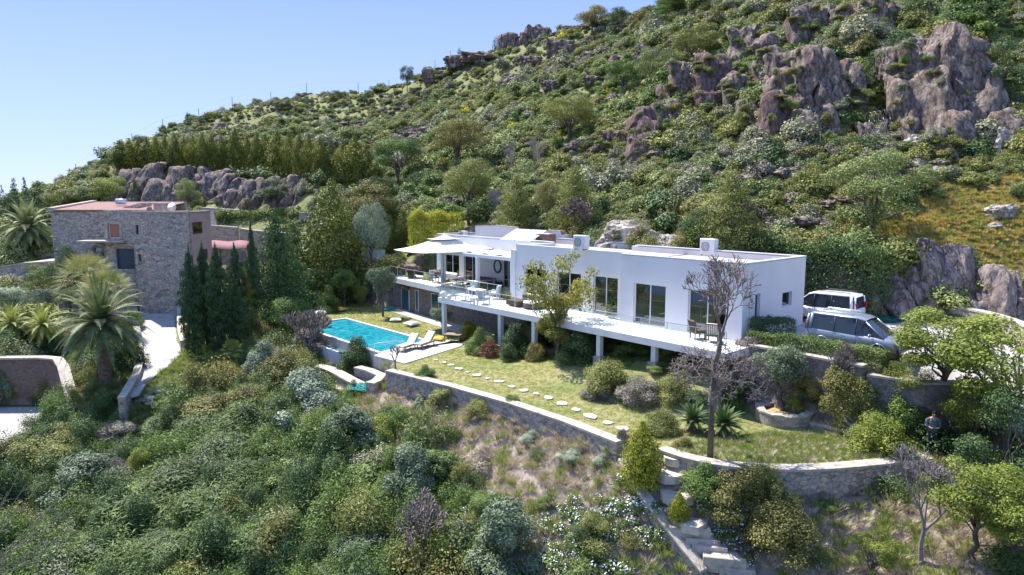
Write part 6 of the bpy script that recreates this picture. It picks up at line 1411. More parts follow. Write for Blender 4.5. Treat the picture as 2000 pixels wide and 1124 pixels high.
for px, py, k in ((38, 925, 1), (55, 940, 2), (140, 955, 3), (135, 1000, 4), (160, 1035, 5), (130, 1060, 6), (15, 960, 7), (75, 950, 8), (100, 1090, 9), (150, 985, 10)):
    e = onY(px, py, 19.5 + .12 * k) - b0; s = Vector((0, 0, pb.z - g_ - .1 * (k % 4))); m_ = s.lerp(e, .5) + Vector((-.05, 0, .12)); pts = [s, s.lerp(m_, .5), m_, m_.lerp(e, .5) + Vector((0, 0, .03)), e]; mb = MB(); mb.tube(pts, [.022, .018, .014, .010, .005], 5)
    for q in range(9): a = s.lerp(m_, .5 + q / 18) if q < 4 else m_.lerp(e, (q - 4) / 5); mb.tube([a, a + Vector((rg.uniform(.05, .45), rg.uniform(-.2, .2), rg.uniform(-.06, .22)))], [.007, .003], 3)
    mb.build("branch", M['twig'], o)
# ---- named trees
T = tree
T('spiky', 53, 450, 332, 92, "dark blue-green conifer with many upright tips against the sky, far left"); T('roundo', 122, 425, 364, 76, "olive brown round tree behind the tiled roof"); T('silver', 30, 452, 398, 66, "grey-green tree below the dark spiky conifer")
T('lowo', 160, 402, 372, 60, "low ochre tree just left of the rock cliff"); T('lowd', 138, 610, 470, 80, "dark tree standing against the front of the stone house", Y=64); T('lowg', 95, 610, 492, 84, "glossy mottled tree in front of the stone outbuilding", Y=68)
T('roundd', 176, 415, 300 + 60, 60, "dark green tree at the left foot of the cliff"); T('olive', 348, 607, 545, 52, "small grey olive between the driveway and the cypresses", thick=.8)
for a in [(380, 694, 478, 52, "leftmost slim dark cypress beside the driveway"), (405, 680, 470, 49, "second slim dark cypress from the driveway"), (432, 688, 472, 55, "third slim dark cypress, in the middle of the row"), (462, 672, 536, 46, "short slim cypress in front of the taller ones")]: T('cyp', *a, "slim cypresses beside the driveway")
T('cyp', 499, 640, 424, 27, "tallest narrow cypress rising alone above the terrace walls", "slim cypresses beside the driveway")
T('cypg', 420, 640, 500, 42, "yellow-tinged cypress behind the slim dark row"); T('cyp', 466, 650, 470, 44, "broad dark cypress right behind the short slim one"); T('cypg', 482, 645, 520, 34, "golden green conifer beside the tallest narrow cypress")
T('fir', 546, 625, 402, 118, "large dark fir at the back of the lawn"); T('firg', 580, 600, 425, 90, "blue-green fir merging with the large dark one"); T('drop', 655, 592, 340, 128, "big golden pointed cypress behind the pool lawn"); T('silver', 728, 555, 392, 74, "tall silvery olive beside the veranda garden")
T('drop', 788, 500, 405, 46, "dark upright conifer left of the clipped golden hedge"); T('drop', 762, 505, 415, 36, "slim dark conifer between the silvery tree and the upright conifer"); T('roundbr', 715, 470, 345, 120, "olive brown bare-ish tree behind the golden pointed cypress"); T('roundg', 775, 372, 264, 104, "bright green round tree at the end of the tree row"); T('roundd', 745, 440, 335, 60, "dark tree in the shade below the bright green round one")
T('roundg', 625, 602, 520, 66, "white flowering bushy small tree on the back lawn, left one"); T('roundg', 674, 602, 522, 52, "mottled green small tree on the back lawn, right one"); T('lowb', 703, 600, 538, 34, "yellow-green shrub-like tree at the end of the back lawn"); T('roundd', 665, 590, 478, 54, "dark leafy tree behind the mottled small tree")
T('olive', 748, 619, 517, 58, "small round-headed olive tree on the lawn beside the pool", thick=1.3); T('olive', 862, 655, 598, 44, "silvery young olive beside the corner terrace post", thick=.4)
T('sparsey', 1090, 704, 478, 158, "yellow and green tree growing up past the terrace edge", thick=.8); T('lowy', 1092, 702, 590, 120, "leafy green lower tree under the yellow leaved one at the terrace")
T('olive', 1521, 812, 672, 118, "old olive tree in the round stone planter", thick=1.6)
T('dropg', 1252, 956, 816, 74, "dense golden green thuja at the head of the garden steps"); T('dropg', 1325, 1032, 955, 38, "little yellow thuja beside the lower garden steps")
T('sparseb', 1840, 800, 600, 240, "light green airy tree in front of the car park"); T('sparseb', 1960, 900, 612, 300, "tall bright green tree at the right edge of the road"); T('lowb', 1780, 790, 690, 110, "bright green low tree at the corner of the hedge"); T('roundb', 1905, 905, 740, 160, "bright leafy tree beside the standing person")
T('lowd', 1960, 1010, 745, 200, "large dark leafy mass at the right edge behind the airy trees"); T('sparseb', 1900, 1100, 890, 200, "young bright green tree in the lower right"); T('sparseb', 1975, 1130, 930, 190, "bright green sapling in the lower right corner"); T('sparseb', 1700, 1150, 1040, 120, "bright green sapling at the bottom edge right of the brown shrub")
T('roundbr', 893, 335, 228, 112, "tall olive brown tree behind the house, upper of the pair"); T('roundo', 916, 440, 296, 108, "tall dense brown-green tree behind the pergola"); T('roundo', 1112, 278, 180, 112, "dark round tree casting deep shade on the mid slope"); T('roundg', 1218, 192, 114, 74, "bright green round tree high on the slope")
T('lowg', 1284, 175, 80, 96, "green tree behind the bright green round one"); T('roundd', 795, 182, 124, 30, "narrow dark tree alone on the skyline"); T('roundbr', 1156, 68, 8, 70, "brown-green tree on the ridge near the top"); T('roundd', 1205, 62, 12, 46, "dark tree next to the brown-green one on the ridge"); T('roundg', 1312, 40, -12, 80, "green tree cut by the top edge of the picture")
T('roundd', 975, 90, 50, 36, "dark tree growing between the skyline rocks"); T('roundd', 905, 112, 86, 40, "low dark trees behind the flat ridge rock"); T('firo', 1122, 450, 318, 92, "large dark conifer behind the chimney"); T('firo', 1008, 445, 338, 74, "dark conifer between the two leafless trees"); T('roundbr', 1068, 450, 350, 60, "reddish brown tree between the two conifers behind the roof")
T('lowg', 1700, 470, 265, 190, "biggest yellow-green bushy tree on the slope behind the vans"); T('lowd', 1740, 210, 55, 120, "dark evergreen tree clinging to the cliff"); T('lowd', 1805, 385, 330, 70, "dark blistered cistus bush right of the biggest bushy tree"); T('firo', 1425, 490, 330, 120, "dark green conifer-like thicket behind the near end of the roof"); T('lowd', 1370, 485, 400, 90, "dark bush beside the thicket behind the roof")
T('lowd', 1960, 235, 60, 110, "dark trees in the shade right of the big cliff"); T('lowo', 1350, 130, 40, 110, "golden olive bush mass high on the slope"); T('roundg', 1290, 60, 10, 50, "small green tree near the top edge of the slope")
T('lowd', 615, 360, 330, 50, "round dark bush under the right part of the tree row"); T('lowg', 370, 410, 340, 54, "green creeper-like tree growing up the far cliff"); T('lowd', 265, 402, 345, 20, "dark ivy streak on the far cliff"); T('lowb', 215, 408, 338, 80, "bright green creeper mass at the left end of the cliff"); T('lowd', 530, 400, 345, 80, "dark bush covering the right part of the cliff")
for px, py, t, w_, lb in [(366, 232 + 22, 232, 16, "small round dark tree on the skyline, leftmost of the group"), (395, 250, 228, 14, "second small dark skyline tree"), (428, 240, 220, 14, "third small dark skyline tree"), (465, 226, 208, 28, "wider dark bush on the skyline after the small trees"), (563, 216, 195, 12, "upright dark block-like tree on the skyline"), (545, 216, 196, 22, "feathery tree left of the block-like skyline tree"), (598, 208, 190, 26, "round dark bush just under the skyline"),
                          (655, 196, 176, 30, "pair-topped dark tree on the skyline mid way"), (712, 212, 178, 28, "dark feathery shrub below the skyline"), (325, 268, 250, 18, "dark tree at the start of the skyline group")]: T('roundd', px, py, t, w_, lb, "small trees along the skyline")
xs = [(238, 330, 284, 34), (256, 329, 280, 30), (272, 330, 282, 30), (290, 331, 280, 28), (308, 331, 276, 30), (326, 331, 274, 28), (345, 332, 272, 28), (362, 332, 276, 28), (380, 333, 272, 26), (398, 334, 268, 28), (416, 334, 270, 28), (436, 336, 274, 28), (462, 338, 258, 30), (486, 342, 272, 32), (505, 344, 268, 26), (522, 345, 270, 28), (545, 347, 262, 40), (568, 350, 264, 32), (588, 351, 266, 30), (606, 352, 268, 32), (628, 354, 276, 34), (648, 356, 282, 34), (672, 358, 280, 36), (695, 360, 272, 50), (716, 362, 290, 36), (735, 368, 320, 30)]
for i, (px, py, t, w_) in enumerate(xs):
    k = ["golden green tree in the long row on the cliff ledge", "brownish tree in the long row on the cliff ledge"][0 if i % 3 else 1]
    T('rowc' if i % 3 else 'rowb', px, py, t - 13, w_ * 1.2, k, "row of trees on the cliff ledge" + ("" if i % 3 else ", brownish ones"), name="cypress_tree", Y=None)
# ---- palms
def palm(label, px, py, ptop, w_, kind='date', trunkr=.28, nf=64, mat='olive', Y=None, seed=1, name="palm_tree", crown_h=None):
    p = hit(px, py) if Y is None else Vector((onY(px, py, Y).x, Y, 0)); 
    if Y is not None: p.z = tz(p.x, p.y)
    rg = random.Random(seed); rs = np.random.RandomState(seed); R = w_ * p.y / FPX / 2; top = onY(px, ptop, p.y).z - p.z; hc = max(.15, top - R * (.75 if kind != 'fan' else .9)) if crown_h is None else crown_h
    o = empty(name, p, 0, label, "palm tree" if name == "palm_tree" else "cycad"); mb = MB(); n = 14
    mb.tube([(math.sin(i * .2) * .05, 0, hc * i / n - .1) for i in range(n + 1)], [trunkr * (1.15 - .25 * i / n + (.06 if i % 2 else -.03)) for i in range(n + 1)], 10); mb.ball((0, 0, hc), (trunkr * 1.4, trunkr * 1.4, trunkr * 1.1)); mb.build("trunk", M['palmbark'], o)
    V = []; mi = []; 
    if kind in ('date', 'cycad'):
        for f in range(nf):
            ph = f * 2.399; el = math.radians(88 - 112 * ((f + .5) / nf) ** .9) if kind == 'date' else math.radians(80 - 75 * (f + .5) / nf); L = R * rg.uniform(.92, 1.12) * (1.15 if kind == 'date' else 1.0); ns = 15; P_ = Vector((0, 0, hc)); d = Vector((math.cos(ph) * math.cos(el), math.sin(ph) * math.cos(el), math.sin(el)))
            pts = [P_.copy()]
            for s in range(ns): d = (d + Vector((0, 0, -.085 if kind == 'date' else -.05))).normalized(); P_ = P_ + d * L / ns; pts.append(P_.copy())
            for s in range(2, ns + 1):
                for q in (0, .5):
                    a = pts[s - 1].lerp(pts[s], q); t = (pts[s] - pts[s - 1]).normalized(); sd = t.cross(Vector((0, 0, 1))); sd = sd.normalized() if sd.length > 1e-3 else Vector((1, 0, 0)); up = sd.cross(t)
                    ll = R * .22 * math.sin(math.pi * min(.97, (s / ns) * .8 + .18)) * rg.uniform(.85, 1.1)
                    for sg in (-1, 1):
                        e = a + (sd * sg * .8 + t * .55 + up * .25).normalized() * ll + Vector((0, 0, -ll * .15)); wv = t * R * .016; V += [a - wv, e, a + wv * 1.6, a]
            for s in range(0, ns): a, c = pts[s], pts[s + 1]; wv = (a - c).cross(Vector((0, 0, 1))).normalized() * .018 if (a - c).cross(Vector((0, 0, 1))).length > 1e-4 else Vector((.02, 0, 0)); V += [a - wv, c - wv, c + wv, a + wv]
    else:
        for f in range(nf):
            ph = f * 2.399; el = math.radians(85 - 125 * (f + .5) / nf); d = Vector((math.cos(ph) * math.cos(el), math.sin(ph) * math.cos(el), math.sin(el))); c0 = Vector((0, 0, hc)) + d * R * .52; x = d.cross(Vector((0, 0, 1))); x = x.normalized() if x.length > .01 else Vector((1, 0, 0)); nn = x.cross(d)
            V += [Vector((0, 0, hc)) - x * .015, c0 - x * .015, c0 + x * .015, Vector((0, 0, hc)) + x * .015]
            for b_ in range(17):
                a = math.radians(-105 + 210 * b_ / 16); dd = (d * math.cos(a) + x * math.sin(a)).normalized(); L = R * .46 * rg.uniform(.85, 1.08); e = c0 + dd * L + Vector((0, 0, -L * .25)); s = dd.cross(nn) * .028; m_ = c0.lerp(e, .5) + Vector((0, 0, .03)); V += [c0, m_ - s, e, m_ + s]
    Va = np.array([v[:] for v in V]); n = len(Va) // 4; me = bpy.data.meshes.new("fronds"); me.vertices.add(4 * n); me.vertices.foreach_set("co", Va.ravel()); me.loops.add(4 * n); me.loops.foreach_set("vertex_index", np.arange(4 * n)); me.polygons.add(n); me.polygons.foreach_set("loop_start", np.arange(n) * 4); me.polygons.foreach_set("loop_total", np.full(n, 4)); me.update(calc_edges=True)
    me.materials.append(LM[mat]); at = me.attributes.new("rnd", 'FLOAT', 'FACE'); at.data.foreach_set("value", rs.uniform(0, 1, n)); k = bpy.data.objects.new("fronds", me); COL.objects.link(k); k.parent = o; return o
lm('palm', [(.018, .028, .013), (.040, .054, .026), (.074, .088, .045), (.12, .128, .07)], trans=.2); lm('palmy', [(.05, .06, .015), (.10, .115, .03), (.16, .17, .05), (.26, .24, .08)], trans=.25); lm('fan', [(.03, .045, .018), (.07, .09, .04), (.12, .13, .06), (.22, .17, .08)], trans=.2)
palm("big feathery date palm with thick trunk beside the driveway wall", 207, 762, 570, 172, nf=78, mat='palm', trunkr=.36, seed=3)
palm("date palm standing alone at the far left behind the outbuilding", 60, 502, 404, 112, nf=70, mat='palm', trunkr=.42, seed=4)
palm("small yellow-green palm at the left edge above the brown wall", 28, 682, 604, 84, nf=46, mat='palmy', trunkr=.16, seed=5); palm("small yellow-green palm between the edge palm and the big date palm", 88, 684, 606, 84, nf=46, mat='palmy', trunkr=.16, seed=6)
palm("fan palm with shaggy brown skirt, the higher of the two before the stone house", 176, 640, 484, 140, 'fan', nf=60, mat='fan', trunkr=.3, seed=7); palm("fan palm with shaggy brown skirt, the lower of the two before the stone house", 214, 655, 515, 130, 'fan', nf=60, mat='fan', trunkr=.3, seed=8)
palm("little fan palm on the grass under the slim cypresses", 455, 706, 660, 56, 'fan', nf=22, mat='palmy', trunkr=.08, seed=9); palm("spiky yucca-like palm in the veranda garden beside the parasol", 782, 525, 487, 46, 'fan', nf=26, mat='fan', trunkr=.1, seed=10)
palm("dark green cycad left of the leafless tree trunk", 1352, 842, 782, 84, 'cycad', nf=46, mat='dark', trunkr=.2, seed=11, name="cycad", crown_h=.45); palm("dark green cycad right of the leafless tree trunk", 1412, 850, 786, 96, 'cycad', nf=50, mat='dark', trunkr=.2, seed=12, name="cycad", crown_h=.45)
# ---- hedges: clipped box volumes filled with small leaves
def hedge(label, poly, zb, h, mat, seed, n=16000, leaf=.06, name="hedge", loose=.06):
    rs = np.random.RandomState(seed); P = np.array([(p[0], p[1]) for p in poly]); lo, hi = P.min(0), P.max(0); C = []
    tot = 0; zf = zb if callable(zb) else (lambda x, y: np.full_like(x, zb))
    while tot < n: q = rs.uniform(lo, hi, (n, 2)); q = q[pip(q[:, 0], q[:, 1], [tuple(a) for a in P])]; C.append(q); tot += len(q)
    q = np.concatenate(C)[:n]; top = rs.uniform(size=n) < .5; z = np.where(top, 1.0, rs.uniform(0, 1, n))
    # move side leaves to the border
    k = np.where(~top)[0]; e = rs.randint(0, len(P), len(k)); L = np.linalg.norm(np.roll(P, -1, 0) - P, axis=1); e = rs.choice(len(P), len(k), p=L / L.sum()); t = rs.uniform(size=len(k)); A = P[e]; B = np.roll(P, -1, 0)[e]; q[k] = A + (B - A) * t[:, None]; nd = np.stack([(B - A)[:, 1], -(B - A)[:, 0]], 1); nd /= np.linalg.norm(nd, axis=1)[:, None]
    Nn = np.zeros((n, 3)); Nn[:, 2] = 1; Nn[k, :2] = nd; Nn[k, 2] = .2; Nn += rs.normal(0, .55, (n, 3)); Nn /= np.linalg.norm(Nn, axis=1)[:, None]
    bump = fbm(q[:, 0], q[:, 1], .9, seed, 3) * .28 * h; z3 = zf(q[:, 0], q[:, 1]) + z * (h + bump) + rs.normal(0, loose, n); q = q + rs.normal(0, loose, (n, 2)); c0 = P.mean(0)
    C3 = np.column_stack([q - c0, z3]); me = leafmesh(name, C3, Nn, leaf, [LM[mat]], rs); o = bpy.data.objects.new(name, me); COL.objects.link(o); o.location = (c0[0], c0[1], 0); return tag(o, label, "hedge")
hedge("clipped dark green hedge between the silver van and the stone wall", [P2(H(.5, .25)), P2(H(6.9, .45)), P2(H(6.9, -.5)), P2(H(.5, -.65))], 0.0, .62, 'juniper', 3, 22000, .055)
hedge("dark low hedge along the end wall of the house behind the silver van", [P2(H(.15, -.5)), P2(H(1.6, -.6)), P2(H(1.6, -2.6)), P2(H(.15, -2.4))], 0.0, 1.05, 'dark', 4, 9000, .055)
hedge("tall dark ivy-like hedge behind the white van", [P2(H(-5.5, -9.6)), P2(H(2.1, -10.6)), P2(H(2.6, -12.4)), P2(H(-5.5, -12.4))], -.1, 4.2, 'dark', 5, 26000, .10, loose=.2)
hedge("clipped golden hedge behind the parasol", [P2(onY(802, 480, 66)), P2(onY(905, 480, 66)), P2(onY(900, 480, 68)), P2(onY(802, 480, 68))], zat(850, 475, 66) - .6, 3.3, 'gold', 6, 14000, .10, loose=.14)
hedge("low grey-green hedge along the terrace in front of the stone outbuilding", [P2(onY(-60, 590, 66)), P2(onY(128, 590, 66)), P2(onY(126, 590, 68)), P2(onY(-60, 590, 68))], zat(60, 600, 66), 1.5, 'silver', 7, 12000, .10, loose=.12)
hedge("climbing plants on the highest terrace wall above the stone house", [P2(onY(430, 440, 86.4)), P2(onY(600, 440, 84.2)), P2(onY(600, 440, 85.4)), P2(onY(430, 440, 87.4))], zat(500, 442, 86) - .3, 1.9, 'green', 8, 7000, .16, loose=.2)
hedge("tall dark clipped hedge at the far end of the veranda", [P2(H(-36.4, -5.0)), P2(H(-34.2, -5.0)), P2(H(-34.2, -6.2)), P2(H(-36.4, -6.2))], 0, 2.3, 'dark', 9, 5000, .08)
# ---------------------------------------------------------------- shrubs, each where it grows
B = bush
for a in [("green", 548, 655, 566, 100, "big rounded glossy green bush left of the pool"), ("dark", 690, 738, 656, 76, "dark leafy shrub rising in front of the pool edge"), ("green", 640, 612, 560, 40, "small green bush at the back edge of the lawn"),
          ("silver", 585, 832, 722, 138, "large silver-grey shrub below the pool wall"), ("brown", 552, 760, 680, 110, "olive-bronze shrub behind the large silver-grey one"), ("silver", 512, 745, 668, 76, "grey-green shrub next to the bronze one, left of the pool"), ("purple", 600, 700, 640, 90, "purplish twiggy shrub under the pool's left corner"),
          ("gold", 915, 662, 624, 40, "small yellow-green bush at the terrace post foot"), ("green", 935, 694, 642, 58, "round bright green ball bush beside the dark red ball"), ("red", 955, 699, 659, 44, "dark red clipped ball bush on the lawn"), ("dark", 997, 707, 666, 42, "round dark green ball bush right of the red one"),
          ("green", 1215, 712, 684, 66, "fresh green bush under the terrace edge"), ("green", 1295, 730, 700, 60, "low fresh green bush at the foot of the near terrace post"), ("oliveg", 1188, 778, 700, 100, "large grey-green rounded shrub at the edge of the lawn"), ("purple", 1165, 782, 735, 60, "purple-grey lavender-like shrub at the lawn edge, nearer the deck posts"), ("purple", 1255, 795, 728, 90, "largest purple-grey shrub in the middle of the border"),
          ("oliveg", 1320, 790, 722, 80, "olive shrub behind the left cycad"), ("oliveg", 1292, 850, 795, 80, "low rounded grey-green shrub left of the cycads"), ("brown", 1335, 878, 850, 40, "small bronze tussock before the left cycad"), ("dry", 1218, 865, 838, 26, "tiny straw coloured tuft beside the last stepping stone"),
          ("green", 828, 740, 712, 42, "small rosemary-like bush on top of the long wall"), ("green", 688, 775, 742, 36, "small green bush in the bed below the pool corner"), ("green", 1000, 795, 772, 36, "low green tuft on the lawn beside the wall coping"), ("dark", 1580, 800, 755, 60, "leafy green bush growing inside the round planter"), ("bright", 1558, 810, 770, 34, "yellow-green seedling bush inside the round planter"),
          ("brown", 1640, 795, 705, 100, "brown-green bush under the twiggy leafless shrub by the wall"), ("dark", 1700, 780, 735, 70, "green bush at the foot of the dark stone wall"), ("bright", 1730, 895, 800, 120, "fresh yellow-green bush left of the standing person"), ("green", 1780, 860, 770, 100, "mid green bush immediately behind the yellow-green one near the person"), ("purple", 1705, 815, 790, 50, "reddish twiggy low bush above the yellow-green one"),
          ("brown", 1590, 790, 720, 70, "bronze bush against the wall behind the round planter"), ("oliveg", 1665, 800, 725, 80, "olive green bush against the wall, right of the twiggy shrub"), ("green", 1740, 830, 745, 90, "tall leafy bush at the wall end under the hedge corner"), ("purple", 1520, 745, 700, 70, "grey bare-looking shrub against the wall left of the planter olive"), ("green", 1460, 790, 735, 70, "fresh low bush between the leafless tree and the planter"), ("purple", 1480, 700, 668, 60, "grey twiggy shrub at the corner of the terrace end"), ("green", 1430, 800, 745, 60, "leafy bush behind the leafless tree trunk"), ("dark", 1370, 800, 760, 60, "dark bush at the back of the cycads"),
          ("green", 1385, 1000, 905, 100, "rounded bright green bush right of the golden thuja"), ("brown", 1450, 1010, 900, 140, "big bronze-green shrub leaning over the curved wall"), ("brown", 1530, 1125, 975, 150, "big bronze-green shrub at the bottom right of the steps"), ("oliveg", 1490, 985, 900, 90, "olive shrub wedged between the two bronze ones"), ("green", 1620, 1010, 985, 40, "little green clump in dry grass below the curved wall"),
          ("oliveg", 868, 805, 752, 72, "grey-green shrub against the foot of the long wall"), ("oliveg", 935, 820, 775, 66, "second grey-green shrub along the foot of the long wall"), ("silver", 820, 800, 775, 34, "small silvery tuft beside the first grey-green wall shrub"), ("silver", 1040, 870, 840, 44, "small lavender-grey shrub below the middle of the long wall"), ("silver", 1120, 905, 872, 60, "lavender-grey shrub below the right part of the long wall"), ("silver", 1180, 915, 885, 40, "smaller lavender-grey shrub nearest the wall corner"), ("red", 800, 778, 750, 26, "small russet bush at the top of the dry slope"),
          ("olivebush", 680, 905, 790, 140, "grey-green olive bush in the middle of the lower slope"), ("bright", 745, 870, 800, 80, "yellow-green bush right of the middle olive bush"), ("green", 812, 880, 835, 50, "fresh green bush at the edge of the dry slope"), ("bright", 620, 860, 795, 70, "yellow-green bush behind the middle olive bush"), ("dark", 755, 830, 790, 50, "dark green bush above the yellow-green one on the slope"),
          ("juniper", 590, 960, 880, 180, "spreading juniper left of the middle olive bush"), ("juniper", 700, 985, 905, 170, "spreading juniper below the middle olive bush"), ("juniper", 850, 965, 880, 160, "spreading juniper around the dark olive bush"), ("juniper", 520, 920, 860, 120, "dark juniper further left on the slope"), ("juniper", 760, 1030, 960, 130, "lowest spreading juniper above the tangle of branches"), ("olivebush", 795, 1010, 868, 130, "dark upright olive bush in the lower centre"),
          ("olivebush", 990, 1135, 960, 150, "tall dark olive bush at the bottom centre"), ("green", 500, 1135, 1010, 190, "big fresh green bush at the bottom left of centre"), ("green", 560, 1110, 1005, 120, "lumpy green bush beside the big fresh one at the bottom"), ("olivebush", 700, 1140, 1040, 150, "grey-green olive bush cut by the bottom edge"), ("bright", 860, 1135, 1040, 90, "yellow-green bush at the bottom edge, right of centre"), ("oliveg", 1170, 1080, 1000, 90, "dark green bush among the white daisies"), ("green", 1070, 1000, 975, 50, "low green patch bush at the left end of the white daisies"),
          ("purple", 610, 1080, 1020, 110, "purple-grey twiggy bush between the green ones at the bottom"), ("purple", 900, 1100, 1010, 80, "dead looking purple-grey bush beside the tangle of branches"), ("dry", 930, 930, 880, 70, "pale dry bush on the thatch slope"), ("green", 950, 1010, 955, 80, "light green bush below the dry slope"),
          ("wispy", 330, 1000, 900, 170, "feathery green bush in the lower left, upper of three"), ("wispy", 260, 1060, 960, 180, "feathery green bush in the lower left, middle of three"), ("wispy", 180, 1130, 1040, 190, "feathery green bush in the lower left, lowest of three"), ("wispy", 420, 940, 850, 150, "feathery green bush near the left junipers"), ("wispy", 400, 1040, 950, 150, "dark feathery bush above the blue flowers"), ("wispy", 330, 1120, 1040, 160, "feathery bush at the bottom edge left of the blue flowers"), ("wispy", 480, 870, 790, 120, "feathery bush below the bronze thicket"), ("wispy", 380, 880, 810, 120, "feathery bush above the lower left trio"), ("wispy", 455, 990, 900, 130, "feathery bush right of the lower left trio"),
          ("bright", 270, 950, 865, 66, "bright yellow-green rounded bush by the pale path steps"), ("purple", 210, 880, 820, 90, "grey-purple bush above the path steps"), ("olivebush", 150, 990, 880, 150, "large grey-green bush left of the path steps"), ("purple", 225, 960, 890, 70, "dull purplish bush next to the path steps"), ("dark", 130, 1030, 950, 130, "dark bush in the shade left of the path"), ("green", 25, 1050, 990, 80, "bright green bush at the left edge behind the pale branches"), ("oliveg", 60, 960, 860, 130, "ochre-green bush at the left edge below the yard"), ("oliveg", 90, 900, 830, 110, "ochre-green bush directly under the paved yard"), ("brown", 30, 900, 850, 90, "bronze bush at the left edge under the yard"), ("dark", 60, 1110, 1040, 150, "dark shaded bush in the bottom left corner"),
          ("brown", 390, 850, 770, 130, "large bronze-green thicket in the middle left"), ("brown", 470, 830, 745, 110, "bronze bush right of the large bronze-green thicket"), ("green", 330, 800, 745, 80, "green bush at the end of the driveway"), ("brown", 430, 765, 722, 90, "low bronze bush under the little fan palm"), ("silver", 300, 790, 760, 60, "grey-green bush at the lower end of the driveway wall"), ("green", 500, 800, 740, 80, "green bush below the grey-green shrub"), ("dark", 310, 850, 800, 90, "dark bush below the end of the driveway"),
          ("dark", 240, 735, 640, 70, "dark bush between the big date palm and the driveway"), ("dark", 165, 735, 690, 60, "dark bush under the big date palm's left fronds"), ("green", 60, 735, 690, 90, "low green bush above the brown retaining wall"), ("green", 130, 650, 610, 70, "green bush behind the small palms"), ("oliveg", 235, 800, 755, 60, "pale green bush at the foot of the big date palm"), ("oliveg", 150, 800, 755, 50, "grey-green grassy bush beside the yard wall"), ("green", 250, 640, 600, 50, "small green bush behind the big date palm's crown"),
          ("olivebush", -5, 800, 715, 60, "grey-green tree-like bush cut by the left edge"), ("bright", 170, 775, 748, 40, "small yellow-green bush beside the yard wall end"),
          ("gold", 762, 528, 495, 44, "yellow bush in the veranda garden"), ("green", 1010, 620, 590, 30, "small shrub hidden under the terrace slab"), ("brown", 958, 555, 530, 46, "bronze shrub behind the veranda railing"),
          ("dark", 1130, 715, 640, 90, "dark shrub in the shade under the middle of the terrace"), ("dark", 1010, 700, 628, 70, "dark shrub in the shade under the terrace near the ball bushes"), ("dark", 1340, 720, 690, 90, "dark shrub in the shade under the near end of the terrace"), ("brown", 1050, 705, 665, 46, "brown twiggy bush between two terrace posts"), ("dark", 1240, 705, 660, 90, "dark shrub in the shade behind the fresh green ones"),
          ("green", 860, 498 + 90, 560, 24, "tiny pot plant bush near the basement wall"),
          ("hgreen", 1845, 480 + 110, 545, 90, "green shrubs clinging to the first rock of the road cut"), ("green", 1800, 615, 580, 70, "green bush on top of the rough retaining wall"), ("dark", 1890, 622, 585, 90, "dark green bush above the middle of the rough retaining wall"), ("oliveg", 1850, 608, 580, 70, "grey-green bush on the ledge of the rough retaining wall"), ("green", 1960, 640, 595, 90, "green bush at the right edge above the rough retaining wall"), ("green", 1830, 555, 510, 30, "small upright green bush in a crack of the road cut")]:
    kind, px, py, t, w_, lb = a
    if kind in NV: B(kind, px, py, t, w_, lb)
YB = [(1745, 247, 242, 9), (1533, 300, 262, 12), (1660, 250, 235, 14), (1002, 322, 298, 20), (1311, 212, 202, 14), (1100, 80, 58, 22), (1230, 55, 44, 16), (1083, 148, 130, 12), (1014, 172, 158, 12), (907, 228, 205, 14), (970, 196, 182, 10), (999, 253, 238, 12), (1230, 216, 204, 18), (1185, 185, 172, 12), (1164, 198, 186, 10), (1095, 268, 254, 10), (1076, 286, 277, 8), (1040, 420, 395, 16), (1823, 480, 468, 20), (1700, 188, 178, 10)]
variants("yel", 'yellow', 61, 1, n=260, leaf=.13, Hh=1.5)
NV["yel"] = 1
for i, (px, py, t, w_) in enumerate([(a, b_, c - 4, d * 1.5) for a, b_, c, d in YB]): B("yel", px, py, t, w_, "small yellow flowering broom bush on the hillside", "yellow broom bushes on the hillside", name="broom_bush", cat="flowering shrub")
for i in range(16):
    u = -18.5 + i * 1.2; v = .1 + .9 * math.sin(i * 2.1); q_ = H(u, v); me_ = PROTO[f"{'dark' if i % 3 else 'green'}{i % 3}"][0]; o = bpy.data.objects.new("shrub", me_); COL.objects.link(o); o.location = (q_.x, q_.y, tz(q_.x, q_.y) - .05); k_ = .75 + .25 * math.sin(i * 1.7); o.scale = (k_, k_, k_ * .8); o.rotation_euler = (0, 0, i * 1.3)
    tag(o, "dark leafy shrub growing in the shade under the terrace slab", "shrub", "shrubs massed under the terrace slab")
